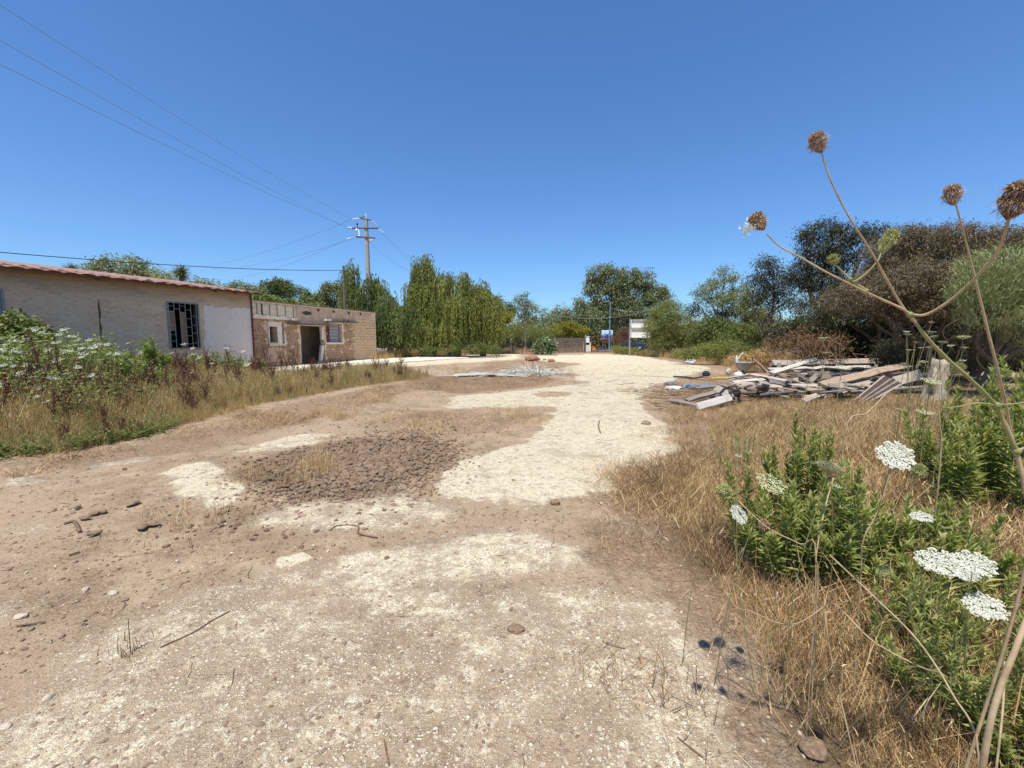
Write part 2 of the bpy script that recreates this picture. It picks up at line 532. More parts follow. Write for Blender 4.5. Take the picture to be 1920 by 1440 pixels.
LITTER = [   # straw and dry stalks trodden into the earth
    ([(0, 868), (150, 850), (300, 818), (450, 778), (560, 752), (700, 726), (830, 706), (900, 700), (760, 745), (640, 778), (560, 800), (400, 845), (200, 880), (0, 905)], .8, .25),
    ([(1230, 1500), (1300, 1300), (1250, 1200), (1230, 1090), (1130, 1040), (1150, 930), (1180, 890), (1280, 850), (1290, 800), (1240, 760), (1300, 730), (1920, 730), (2500, 1500)], 1.0, .12),
    ([(860, 700), (900, 680), (1000, 674), (1090, 682), (1060, 690), (980, 700)], .8, .3),
    ([(700, 664), (985, 656), (985, 664), (800, 668), (700, 674)], .8, .3),
    ([(1150, 661), (1340, 672), (1500, 690), (1400, 700), (1320, 690)], .8, .3),
    ([(740, 772), (900, 760), (1010, 772), (1010, 790), (880, 815), (760, 800)], .45, .15),
    ([(1180, 740), (1300, 700), (1420, 700), (1340, 800), (1280, 820)], .7, .2),
]
SOIL_SHADE = [     # ground under the meadow; right bed: dark humus with gap shade painted in
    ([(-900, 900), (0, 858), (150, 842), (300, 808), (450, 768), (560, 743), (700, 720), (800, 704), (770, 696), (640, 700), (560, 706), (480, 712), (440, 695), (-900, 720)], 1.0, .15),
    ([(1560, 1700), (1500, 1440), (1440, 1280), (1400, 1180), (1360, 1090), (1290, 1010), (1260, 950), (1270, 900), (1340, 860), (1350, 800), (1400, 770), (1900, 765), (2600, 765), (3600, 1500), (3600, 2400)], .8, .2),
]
def field(x, y, polys, amp=1.0):
    r = np.hypot(x, y)
    out = np.zeros(x.shape)
    nz = (fbm(x * 1.6, y * 1.6, 21, 5) - .5) * .55 + (fbm(x * .5, y * .5, 31, 3) - .5) * .8
    for pts, val, soft in polys:
        p = gpoly(pts)
        d = sdist(x, y, p)
        size = min(max(a[0] for a in p) - min(a[0] for a in p), max(a[1] for a in p) - min(a[1] for a in p))
        k = min(1.0, .35 + .14 * size) * amp
        d = d + nz * k * min(1.25, .4 + .14 * size) + (fbm(x * 5, y * 5, 41, 3) - .5) * .16
        out = np.maximum(out, val * sstep(-soft, soft * (1 + .06 * r), d))
    return out
MEADOW = gpoly([(-1500, 1000), (0, 862), (150, 845), (300, 812), (450, 770), (560, 745), (700, 722), (815, 706), (780, 697), (640, 701), (560, 708), (490, 716), (455, 697), (400, 690), (-1500, 700)])
RIGHT_BED = gpoly([(1500, 1640), (1465, 1400), (1405, 1260), (1360, 1160), (1325, 1080), (1250, 1010), (1215, 950), (1225, 900), (1300, 865), (1300, 820), (1300, 790), (1370, 752), (1480, 751), (1600, 754), (1720, 758), (1850, 752), (2500, 752), (3600, 1500), (3600, 2400)])

def build_ground():
    rr = [0.45]
    while rr[-1] < 26: rr.append(rr[-1] * 1.0105)
    while rr[-1] < 1500: rr.append(rr[-1] * 1.07)
    rr = np.array(rr)
    a1 = np.linspace(-58, 58, 340)
    a2 = np.linspace(58, 302, 62)[1:-1]
    aa = np.radians(np.concatenate([a1, a2]))
    nr, na = len(rr), len(aa)
    X = (rr[:, None] * np.sin(aa)[None]).ravel()
    Y = (rr[:, None] * np.cos(aa)[None]).ravel()
    pale = np.clip(field(X, Y, PALE), 0, 1) * (1 - field(X, Y, HOLES))
    dark = field(X, Y, DARK)
    lit = field(X, Y, LITTER)
    soil = field(X, Y, SOIL_SHADE)
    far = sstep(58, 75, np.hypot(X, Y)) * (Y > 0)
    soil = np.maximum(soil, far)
    Z = gz(X, Y) + pale * .012 - dark * .02 + (fbm(X * 6, Y * 6, 77, 3) - .4) * .05 * dark
    # a low bank of earth under the debris and the bushes on the right
    V = np.stack([X, Y, Z], 1)
    V = np.concatenate([V, [[0, 0, gzf(0, 0)]]])
    i, j = np.meshgrid(np.arange(nr - 1), np.arange(na), indexing='ij')
    j2 = (j + 1) % na
    F = np.stack([i * na + j, i * na + j2, (i + 1) * na + j2, (i + 1) * na + j], -1).reshape(-1, 4)[:, ::-1]
    mb = MB()
    mb.add(V, F, 0.5)
    c = nr * na
    T = np.stack([np.full(na, c), (np.arange(na) + 1) % na, np.arange(na)], 1)[:, ::-1]
    mb.F.append((T, 0))
    me = mb.mesh('ground', [M_ground()], smooth=True)
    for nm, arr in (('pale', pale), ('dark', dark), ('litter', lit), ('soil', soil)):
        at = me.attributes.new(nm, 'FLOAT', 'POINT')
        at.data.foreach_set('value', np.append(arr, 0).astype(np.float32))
    o = obj('ground', me)
    tag(o, kind='structure')
    return o

def M_ground():
    t = NT('earth_and_limestone')
    p = t.pos()
    pale, dark, lit, soil = (t.attr(a) for a in ('pale', 'dark', 'litter', 'soil'))
    n_big = t.noise(p, .55, 3, .6)
    n_mid = t.noise(p, 2.6, 4, .65)
    n_fine = t.noise(p, 14, 4, .7)
    n_grain = t.noise(p, 90, 2, .7)
    # earth
    earth = t.ramp(n_mid, [(0.32, (.175, .115, .066)), (0.5, (.30, .21, .125)), (0.66, (.43, .315, .192))])
    earth = t.mix(t.smooth(n_big, .42, .66), earth, (.38, .272, .172))
    earth = t.mix(t.smooth(n_grain, .42, .7, 0, .7), earth, (.46, .345, .235))
    earth = t.mix(t.smooth(n_fine, .54, .68, 0, .6), earth, (.135, .085, .052))
    # limestone chips: every cell of two cell patterns is one stone
    def chips(scale, keep):
        v = t.n('ShaderNodeTexVoronoi', feature='F1', distance='EUCLIDEAN')
        v.inputs['Scale'].default_value = scale
        v.inputs['Randomness'].default_value = 1.0
        wob = t.n('ShaderNodeVectorMath', operation='ADD')
        sc = t.n('ShaderNodeVectorMath', operation='SCALE')
        nn = t.n('ShaderNodeTexNoise')
        nn.inputs['Scale'].default_value = scale * 1.3
        nn.inputs['Detail'].default_value = 1
        t.l(p, nn.inputs['Vector'])
        t.l(nn.outputs['Color'], sc.inputs[0])
        sc.inputs['Scale'].default_value = .55 / scale
        t.l(p, wob.inputs[0]); t.l(sc.outputs[0], wob.inputs[1])
        t.l(wob.outputs[0], v.inputs['Vector'])
        sep = t.n('ShaderNodeSeparateColor')
        t.l(v.outputs['Color'], sep.inputs[0])
        on = t.math('LESS_THAN', sep.outputs[0], keep)
        size = t.math('MULTIPLY_ADD', sep.outputs[1], .30, .22)
        body = t.smooth(v.outputs['Distance'], size, t.math('MULTIPLY', size, .72))
        return t.math('MULTIPLY', on, body), sep.outputs[2]
    n_rough = t.noise(p, 7.5, 4, .75)
    n_gr2 = t.noise(p, 38, 3, .8)
    mask = t.math('ADD', t.math('MULTIPLY', n_mid, .30), t.math('MULTIPLY', n_rough, .28))
    mask = t.math('ADD', mask, t.math('MULTIPLY', n_fine, .20))
    mask = t.math('ADD', mask, t.math('MULTIPLY', n_gr2, .22))
    mask = t.math('MULTIPLY', t.math('SUBTRACT', mask, .5), 5.0)
    keep = t.math('MULTIPLY', t.math('ADD', pale, .05), t.smooth(mask, -.7, .7, .9, 2.3))
    c1, r1 = chips(78, keep)
    c2, r2 = chips(150, keep)
    c3, r3 = chips(44, t.math('MULTIPLY', keep, .28))
    chip = t.math('MAXIMUM', t.math('MAXIMUM', c1, c2), c3)
    fill = t.smooth(t.math('ADD', pale, mask), .42, 1.0)
    palecol = t.ramp(n_fine, [(0.3, (.56, .46, .295)), (0.5, (.82, .705, .475)), (0.72, (.90, .82, .59))])
    chipcol = t.ramp(r1, [(0.0, (.44, .35, .235)), (0.5, (.62, .515, .365)), (1.0, (.82, .72, .54))])
    earth = t.mix(t.math('MULTIPLY', pale, .55), earth, (.47, .365, .235))      # pale dust between the chips
    col = t.mix(t.math('MULTIPLY', fill, .85), earth, palecol)
    col = t.mix(t.math('MULTIPLY', chip, .93), col, chipcol)
    # small dark crumbs lying on the pale stone
    crumb = t.smooth(t.math('ADD', t.math('MULTIPLY', t.noise(p, 33, 3, .75), .6), t.math('MULTIPLY', t.noise(p, 8.5, 3, .8), .4)), .565, .62)
    col = t.mix(t.math('MULTIPLY', crumb, .7), col, (.24, .16, .10))
    # rusty earth washed over it, trodden straw
    wash = t.smooth(t.noise(p, 1.1, 5, .7), .52, .66)
    col = t.mix(t.math('MULTIPLY', wash, .45), col, (.36, .24, .15))
    straw_n = t.noise(p, 26, 4, .8, 1.5)
    strawc = t.ramp(straw_n, [(0.32, (.12, .075, .045)), (0.5, (.29, .19, .115)), (0.68, (.50, .36, .225))])
    lm = t.smooth(t.math('ADD', lit, t.math('MULTIPLY', t.math('SUBTRACT', n_fine, .5), .8)), .3, .85)
    col = t.mix(t.math('MULTIPLY', lm, .8), col, strawc)
    darkc = t.ramp(n_fine, [(0.3, (.12, .074, .042)), (0.7, (.26, .17, .10))])
    dm = t.smooth(t.math('ADD', dark, t.math('MULTIPLY', t.math('SUBTRACT', n_fine, .5), .7)), .25, .9)
    col = t.mix(t.math('MULTIPLY', dm, .85), col, darkc)
    soil_shade_col = t.ramp(n_fine, [(0.3, (.07, .048, .025)), (0.7, (.17, .12, .065))])
    col = t.mix(soil, col, soil_shade_col)
    h = t.math('ADD', t.math('MULTIPLY', chip, .55), t.math('MULTIPLY', t.noise(p, 60, 4, .75), .9))
    h = t.math('ADD', h, t.math('MULTIPLY', n_fine, 1.3))
    h = t.math('ADD', h, t.math('MULTIPLY', t.math('MULTIPLY', straw_n, lm), 1.2))
    nb = t.bump(h, .95, .0135)
    return t.principled(col, .95, nb, 0, .1)
ground = build_ground()

# ---- the road outside the gate, its kerb and the far grass verge
def flat(name, pts, z, mat, kind='structure'):
    mb = MB()
    mb.add([(x, y, z) for x, y in pts], [list(range(len(pts)))])
    return tag(mb.build(name, mat), kind=kind)
t = NT('asphalt'); p = t.pos()
M['asphalt'] = t.principled(t.ramp(t.noise(p, 5, 6, .7), [(.3, (.12, .11, .115)), (.7, (.19, .18, .18))]), .9, t.bump(t.noise(p, 60), .3, .004))
flat('road', [(-60, 53.4), (60, 53.4), (60, 70), (-60, 70)], .03, M['asphalt'])
mb = MB(); add_box(mb, (0, 70.3, .08), (120, .3, .22)); tag(mb.build('kerb', mat_simple('kerb_stone', (.40, .39, .36), (.55, .53, .48))), kind='structure')
flat('pavement', [(-60, 70.46), (60, 70.46), (60, 74), (-60, 74)], .15, mat_simple('pavement_concrete', (.42, .38, .33), (.54, .49, .42)))
M['road_paint'] = mat_simple('road_marking', (.6, .6, .58), (.8, .8, .78), 5)
flat('road_marking', [(-60, 56.0), (60, 56.0), (60, 56.25), (-60, 56.25)], .036, M['road_paint'])

# concrete apron in front of the ruined block hut
def slab():
    t = NT('apron_concrete'); p = t.pos()
    n = t.noise(p, 1.2, 5, .7)
    c = t.ramp(n, [(.3, (.62, .56, .42)), (.55, (.74, .68, .53)), (.8, (.80, .74, .60))])
    c = t.mix(t.smooth(t.noise(p, 6, 4, .7), .62, .7), c, (.36, .29, .20))
    m = t.principled(c, .95, t.bump(t.noise(p, 30, 4), .4, .01))
    pts = gpoly([(505, 697), (560, 688), (704, 674.5), (860, 668), (880, 672), (760, 680), (640, 690), (560, 698)])
    mb = MB()
    P = []
    for i in range(len(pts)):
        a, b = pts[i], pts[(i + 1) % len(pts)]
        L = math.hypot(b[0] - a[0], b[1] - a[1]); k = max(2, int(L / .5))
        for j in range(k):
            tt = j / k
            w = .10 if 0 < j else 0
            P.append((a[0] + (b[0] - a[0]) * tt + random.uniform(-w, w), a[1] + (b[1] - a[1]) * tt + random.uniform(-w, w)))
    n = len(P)
    tri = tessellate_polygon([[Vector((x, y, 0)) for x, y in P]])
    mb.add([(x, y, .075) for x, y in P], [list(f) for f in tri])
    mb.add([(x, y, .075) for x, y in P] + [(x, y, -.2) for x, y in P], [[i, (i + 1) % n, n + (i + 1) % n, n + i] for i in range(n)])
    tag(mb.build('concrete_apron', m), kind='structure')
slab()

# ================================================================== HOUSE ON THE LEFT
class Wall:                                       # upright plane: u along it, v up
    def __init__(self, p0, p1):
        self.o = Vector((p0[0], p0[1], 0))
        d = Vector((p1[0] - p0[0], p1[1] - p0[1], 0))
        self.len = d.length
        self.u = d.normalized()
        self.n = Vector((self.u.y, -self.u.x, 0))     # towards the yard
    def uv(self, px, py):
        a, f, w = ray(px, py)
        # origin + t*(a,f) = o + s*u
        det = a * (-self.u.y) + f * self.u.x
        t = (self.o.x * (-self.u.y) + self.o.y * self.u.x) / det
        s = (a * t - self.o.x) * self.u.x + (f * t - self.o.y) * self.u.y
        return s, EYE + w * t
    def P(self, s, z, off=0.0):
        q = self.o + self.u * s + self.n * off
        return Vector((q.x, q.y, z))
def prism(mb, wall, outer, holes, off, thick, mat=0, rnd=.5):
    """a slab of wall with openings; front face at off, its back face thick behind"""
    loops = [[(a, b) for a, b in outer]] + [[(a, b) for a, b in h] for h in holes]
    tri = tessellate_polygon([[Vector((a, b, 0)) for a, b in lp] for lp in loops])
    flatp = [q for lp in loops for q in lp]
    n = len(flatp)
    V = [wall.P(a, b, off) for a, b in flatp] + [wall.P(a, b, off - thick) for a, b in flatp]
    F = []
    for f in tri:
        p0, p1, p2 = (Vector((flatp[i][0], flatp[i][1], 0)) for i in f)
        ccw = (p1 - p0).cross(p2 - p0).z > 0
        f = list(f)
        if not ccw: f = f[::-1]
        F.append(f)
        F.append([i + n for i in f[::-1]])
    mb.add(V, F, rnd, mat)
    base = 0
    Q = []
    for lp in loops:
        k = len(lp)
        for i in range(k):
            a, b = base + i, base + (i + 1) % k
            Q.append([a, b, b + n, a + n])
        base += k
    mb.add(V, Q, rnd, mat)
def wbox(mb, wall, u0, u1, z0, z1, off0, off1, rnd=.5, mat=0):
    c = wall.P((u0 + u1) / 2, (z0 + z1) / 2, (off0 + off1) / 2)
    Mx = np.array([list(wall.u), list(wall.n), [0, 0, 1]]).T
    add_box(mb, c, (abs(u1 - u0), abs(off1 - off0), abs(z1 - z0)), Mx, rnd, mat)
def wbar(mb, wall, a, b, w, t, off=0.0, rnd=.5, mat=0):
    add_bar(mb, wall.P(a[0], a[1], off), wall.P(b[0], b[1], off), t, w, up=(0, 0, 1) if abs(b[0] - a[0]) > abs(b[1] - a[1]) else tuple(wall.u), rnd=rnd, mat=mat)

HZ = 3.6
hA, hB = PZ(467.5, 551, HZ), PZ(0, 502, HZ)
HW = Wall((hB.x, hB.y), (hA.x, hA.y))
HL = HW.len
HX0 = -9.0                                         # wall runs on out of the frame
def M_plaster():
    t = NT('old_plaster'); p = t.pos()
    sx = t.n('ShaderNodeSeparateXYZ'); t.l(p, sx.inputs[0])
    mp = t.n('ShaderNodeMapping'); mp.inputs['Scale'].default_value = (1, 1, 3.2); t.l(p, mp.inputs[0])
    n1 = t.noise(mp.outputs[0], 1.1, 6, .7)
    n2 = t.noise(mp.outputs[0], 7, 6, .75)
    c = t.ramp(n1, [(.28, (.78, .53, .33)), (.5, (.90, .66, .43)), (.72, (.90, .74, .54))])
    c = t.mix(t.smooth(n2, .48, .68, 0, .6), c, (.40, .25, .15))
    # run-off stain in a band below the eaves, with a ragged lower edge
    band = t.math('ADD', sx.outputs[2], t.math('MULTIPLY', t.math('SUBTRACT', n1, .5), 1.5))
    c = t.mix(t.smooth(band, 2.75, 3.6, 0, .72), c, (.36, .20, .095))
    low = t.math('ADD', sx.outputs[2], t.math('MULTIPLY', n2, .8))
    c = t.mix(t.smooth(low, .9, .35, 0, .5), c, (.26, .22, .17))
    h = t.math('ADD', t.math('MULTIPLY', n2, 1.0), t.math('MULTIPLY', t.noise(mp.outputs[0], 30, 4, .7), .4))
    return t.principled(c, .95, t.bump(h, 1.0, .06), 0, .1)
M['plaster'] = M_plaster()
def M_whitewash():
    t = NT('whitewash'); p = t.pos()
    mp = t.n('ShaderNodeMapping'); mp.inputs['Scale'].default_value = (1, 1, 2.4); t.l(p, mp.inputs[0])
    n2 = t.noise(mp.outputs[0], 7, 6, .75)
    c = t.ramp(n2, [(.3, (.68, .57, .46)), (.55, (.84, .72, .60))])
    c = t.mix(t.smooth(t.noise(mp.outputs[0], 16, 5, .8), .60, .72, 0, .6), c, (.38, .36, .33))
    c = t.mix(t.smooth(t.noise(p, 1.5, 6, .8), .60, .72, 0, .5), c, (.46, .40, .34))
    return t.principled(c, .9, t.bump(n2, .8, .03), 0, .15)
M['whitewash'] = M_whitewash()
M['dark_in'] = mat_simple('dark_plaster', (.05, .045, .04), (.10, .09, .08), 2)  # near-black colour of the partition and the basin pedestal
M['tile'] = mat_simple('terracotta_tile', (.20, .105, .075), (.38, .24, .18), 2.4, .85, .5, .006, stain=(.16, .12, .10))
M['board'] = mat_simple('brown_board', (.22, .14, .075), (.36, .25, .14), 10)

def house():
    root = thing('plastered_house', 'long low plastered house with red tiled eaves, barred window and whitewashed corner', 'house', tuple(HW.P(HL, 0)))
    root_inv = Vector(root.location)
    def part(nm, mb, mats, smooth=False, parent=root):
        # parts are given in world coordinates; the parent only moves
        o = mb.build(nm, mats, parent, smooth)
        off = root_inv if parent is root else Vector((0, 0, 0))
        o.location = -off
        return o
    g = lambda *q: HW.uv(*q)
    # openings
    win = [g(313.5, 567), g(319, 653), g(376, 653), g(371, 569)]
    u0, u1 = (win[0][0] + win[1][0]) / 2, (win[2][0] + win[3][0]) / 2
    z0, z1 = (win[1][1] + win[2][1]) / 2, (win[0][1] + win[3][1]) / 2
    W1 = [(u0, z0), (u1, z0), (u1, z1), (u0, z1)]
    e = g(10, 580)[0]
    zz0, zz1 = g(5, 620)[1] - .1, g(5, 541)[1]
    W2 = [(e - 1.5, zz0), (e, zz0), (e, zz1), (e - 1.5, zz1)]
    # crack in the plaster: narrow jagged opening
    cr = [(184, 561), (186, 575), (188, 590), (187, 600), (190, 615), (189, 628), (192, 640), (191, 652), (192, 668)]
    cu = [g(a, b) for a, b in cr]
    lf, rt = [], []
    rs = random.Random(3)
    for i, (a, b) in enumerate(cu):
        w = .012 if i in (0, len(cu) - 1) else rs.uniform(.02, .055)
        lf.append((a - w, b)); rt.append((a + w * rs.uniform(.5, 1), b))
    crack = lf + rt[::-1]
    mb = MB()
    top = HZ
    outer = [(HX0, -.3), (HL, -.3), (HL, top), (HX0, top)]
    prism(mb, HW, outer, [W1, W2, crack[::-1]], 0, .06)
    part('plaster', mb, M['plaster'])
    mb = MB()
    prism(mb, HW, [(HX0, -.3), (HL, -.3), (HL, top - .01), (HX0, top - .01)], [W1, W2], -.061, .28)
    # end and back walls
    dpt = 6.0
    for s, o0 in ((HL - .30, 0), (HX0, 0)):
        a, b = HW.P(s, 0, -.35), HW.P(s + .295, 0, -.35)
        q = [HW.P(s, 0, -.345), HW.P(s + .295, 0, -.345), HW.P(s + .295, 0, -dpt), HW.P(s, 0, -dpt)]
        mb.add([(v.x, v.y, -.3) for v in q] + [(v.x, v.y, top + .0) for v in q[:2]] + [(v.x, v.y, top + .9) for v in q[2:]], BOXF)
    q = [HW.P(HX0 + .3, 0, -dpt + .3), HW.P(HL - .305, 0, -dpt + .3), HW.P(HL - .305, 0, -dpt), HW.P(HX0 + .3, 0, -dpt)]
    mb.add([(v.x, v.y, -.3) for v in q] + [(v.x, v.y, top + .85) for v in q], BOXF)
    part('wall', mb, mat_simple('wall_core', (.16, .11, .07), (.26, .19, .13), 5))
    # inside partition so the window looks into a dark room
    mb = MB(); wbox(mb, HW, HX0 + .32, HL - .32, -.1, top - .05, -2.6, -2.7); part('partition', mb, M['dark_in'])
    # whitewash patch near the corner, a skim coat with a ragged top
    ww0 = g(377, 600)[0]
    zt = g(420, 577)[1]
    pts = [(ww0 + .02, .0)]
    pts.append((HL - .004, .0)); pts.append((HL - .004, zt + .05))
    k = 14
    for i in range(1, k):
        pts.append((HL - (HL - ww0) * i / k, zt + rs.uniform(-.09, .06) + .03))
    zz = zt
    while zz > z0:
        pts.append((ww0 + rs.uniform(-.0, .12) + .03, zz - .02)); zz -= .18
    while zz > .2:
        pts.append((ww0 - .02 + rs.uniform(-.05, .05), zz)); zz -= .2
    mb = MB(); prism(mb, HW, pts, [], .008, .007); part('whitewash', mb, M['whitewash'])
    # barred window
    wn_ = MB()
    f = .05
    for a, b in ((W1[0], W1[1]), (W1[3], W1[2])): wbox(wn_, HW, a[0], b[0], a[1] - f / 2, a[1] + f / 2, .03, -.06)
    for a in (u0, u1): wbox(wn_, HW, a - f / 2, a + f / 2, z0 + f / 2 + .001, z1 - f / 2 - .001, .028, -.058)
    wf = part('window_frame', wn_, M['iron'])
    n = 6
    us = [u0 + (u1 - u0) * t_ for t_ in (0.03, .2, .38, .56, .74, .92)]
    for k_, uu in enumerate(us):
        mb = MB(); wbox(mb, HW, uu - .011, uu + .011, z0 + .03, z1 - .03, .020, .002)
        o = mb.build('bar', M['iron'], wf)
    hs = [(0, 1, [.92, .8, .62, .3, .16]), (1, 2, [.86]), (2, 3, [.93, .45, .3]), (3, 4, [.85, .66, .47, .28, .1]), (4, 5, [.72, .52, .34, .12])]
    for a, b, lv in hs:
        for q_ in lv:
            zc = z0 + (z1 - z0) * q_
            mb = MB(); wbox(mb, HW, us[a] + .012, us[b] - .012, zc - .009, zc + .009, .018, .004)
            mb.build('bar', M['iron'], wf)
    for a, b, q0, q1 in ((0, 1, .38, .82), (2, 3, .03, .80)):
        mb = MB(); wbox(mb, HW, us[a] + .02, us[b] + .02, z0 + (z1 - z0) * q0, z0 + (z1 - z0) * q1, -.03, -.05)
        mb.build('board', M['board'], wf)
    # second window at the left edge
    mb = MB()
    wbox(mb, HW, e - .06, e, zz0, zz1, .02, -.06); wbox(mb, HW, e - 1.5, e - .062, zz1 - .06, zz1, .02, -.06)
    wbox(mb, HW, e - 1.5, e - .062, zz0, zz0 + .06, .02, -.06)
    wf2 = part('window_frame', mb, M['iron'])
    mb = MB(); wbox(mb, HW, e - 1.44, e - .063, zz0 + .062, zz1 - .062, -.02, -.03)
    tg = NT('dusty_glass'); mg = tg.principled((.16, .22, .24), .12, None, 0, .6)
    mb.build('pane', mg, wf2)
    # eaves: roof deck, fascia, pan tiles side by side, brackets
    mb = MB()
    slope = .14
    def rp(s, off):                                # point on the roof deck
        v = HW.P(s, 0, off); return (v.x, v.y, HZ + .02 + (-off) * slope)
    a, b, c, d = rp(HX0, .28), rp(HL + .5, .28), rp(HL + .5, -6.2), rp(HX0, -6.2)
    V = [a, b, c, d] + [(q[0], q[1], q[2] + .05) for q in (a, b, c, d)]
    mb.add(V, BOXF)
    roof = part('roof', mb, mat_simple('roof_boarding', (.10, .06, .04), (.2, .13, .09), 4))
    # wavy pan tile
    def tile_mesh(nm, w, L):
        m2 = MB(); ks = 9; V = []
        for sgn in (0, 1):
            for r_ in range(3):
                for i in range(ks):
                    t_ = i / (ks - 1)
                    zz_ = .075 * (math.sin(t_ * math.pi) ** 1.0 if t_ < 1 else 0) - .0
                    zz_ = .036 * max(0, math.sin((t_ - .0) * math.pi * 1.0)) ** .8
                    V.append(((t_ - .5) * w, r_ * L / 2, zz_ - sgn * .016 - r_ * .0))
        F = []
        o_ = 3 * ks
        for r_ in range(2):
            for i in range(ks - 1):
                q = [r_ * ks + i, r_ * ks + i + 1, (r_ + 1) * ks + i + 1, (r_ + 1) * ks + i]
                F.append(q); F.append([j + o_ for j in q[::-1]])
        for i in range(ks - 1): F.append([i + 1, i, i + o_, i + 1 + o_])
        F += [[0, 1 * ks, 1 * ks + o_, o_], [ks - 1, ks - 1 + o_, 2 * ks - 1 + o_, 2 * ks - 1]]
        m2.add(V, F, .5)
        return m2.mesh(nm, [M['tile']], True)
    pitch_t = .42
    tmesh = tile_mesh('roof_tile', pitch_t * .97, .55)
    ux, nx = HW.u, HW.n
    ang = math.atan2(ux.y, ux.x)
    s = HX0
    while s < HL + .45:
        for row in range(2):
            o = bpy.data.objects.new('roof_tile', tmesh)
            COL.objects.link(o); o.parent = roof
            off = .30 - row * .46
            v = HW.P(s, 0, off)
            jit = random.uniform(-.012, .012)
            o.location = (v.x, v.y, HZ + .075 + (-off) * slope + row * .018 + jit)
            o.rotation_euler = (math.atan(slope) + random.uniform(-.02, .02), random.uniform(-.05, .05), ang + random.uniform(-.03, .03))
        s += pitch_t
    mb = MB()                                       # the rest of the covering
    V = []; F = []
    k = 0
    s = HX0
    while s < HL + .5:
        rowv = [rp(s - .21, -.5), rp(s - .1, -.5), rp(s, -.5), rp(s + .1, -.5), rp(s + .21, -.5)]
        rowb = [rp(s - .21, -6.1), rp(s - .1, -6.1), rp(s, -6.1), rp(s + .1, -6.1), rp(s + .21, -6.1)]
        hh = [.055, .10, .125, .10, .055]
        b0 = len(V)
        V += [(q[0], q[1], q[2] + h_) for q, h_ in zip(rowv, hh)] + [(q[0], q[1], q[2] + h_) for q, h_ in zip(rowb, hh)]
        F += [[b0 + i, b0 + i + 1, b0 + i + 6, b0 + i + 5] for i in range(4)]
        s += pitch_t
    mb.add(V, F); o = mb.build('tile_rows', M['tile'], roof, True)
    o['kind'] = 'stuff'
    # rafter ends / gutter brackets
    for px in (-200, -20, 181, 400, 437):
        su = HW.uv(px, 560)[0]
        mb = MB(); add_bar(mb, HW.P(su, HZ + .03, .001), HW.P(su + .03, HZ - .10, .24), .05, .05)
        mb.build('rafter_end', M['bark'], roof)
    mb = MB(); wbox(mb, HW, HX0, HL + .48, HZ - .035, HZ + .03, .30, .27); mb.build('fascia', M['rust'], roof)
    mb = MB(); add_tube(mb, [HW.P(HL + .04, -.1, .03), HW.P(HL + .04, HZ - .02, .03)], .045, 8)
    part('downpipe', mb, mat_simple('red_brown_pipe', (.12, .035, .025), (.19, .06, .04), 6, .5), True)
    return root
house()

# ================================================================== RUINED BLOCK HUT
RZ = 3.47
rA, rB = PZ(462, 564.2, RZ), PZ(703.5, 588, RZ)
RW = Wall((rA.x, rA.y), (rB.x, rB.y))
RL = RW.len
M['rubble'] = mat_simple('sandstone_rubble', (.32, .175, .10), (.66, .40, .24), 9, .95, .9, .03, stain=(.22, .15, .10))
M['block'] = mat_simple('sandstone_block', (.56, .35, .19), (.86, .62, .38), 5, .95, .9, .02, stain=(.26, .18, .12))
M['mortar'] = mat_simple('pale_mortar', (.58, .42, .27), (.84, .66, .46), 6, .95, .9, .02)
M['plaster_pale'] = mat_simple('pale_render', (.70, .58, .45), (.86, .77, .64), 4, .95, .5, .01, stain=(.36, .28, .20))
M['plaster_yellow'] = mat_simple('cream_render', (.62, .50, .32), (.82, .70, .50), 4, .95, .6, .015, stain=(.34, .25, .16))
M['render_grey'] = mat_simple('grey_render', (.46, .31, .20), (.70, .50, .34), 2.2, .95, .7, .02, stain=(.12, .09, .07))
M['wood_grey'] = mat_simple('weathered_timber', (.22, .175, .14), (.42, .35, .29), 8, .9, .6, .004)
M['canopy_wood'] = mat_simple('canopy_timber', (.09, .06, .045), (.22, .16, .12), 8, .9, .6, .004)  # darkened timber, its colour stands in for shadow the boards do not cast
M['wood_dark'] = mat_simple('dark_timber', (.06, .04, .03), (.13, .09, .065), 8, .9, .6, .004)
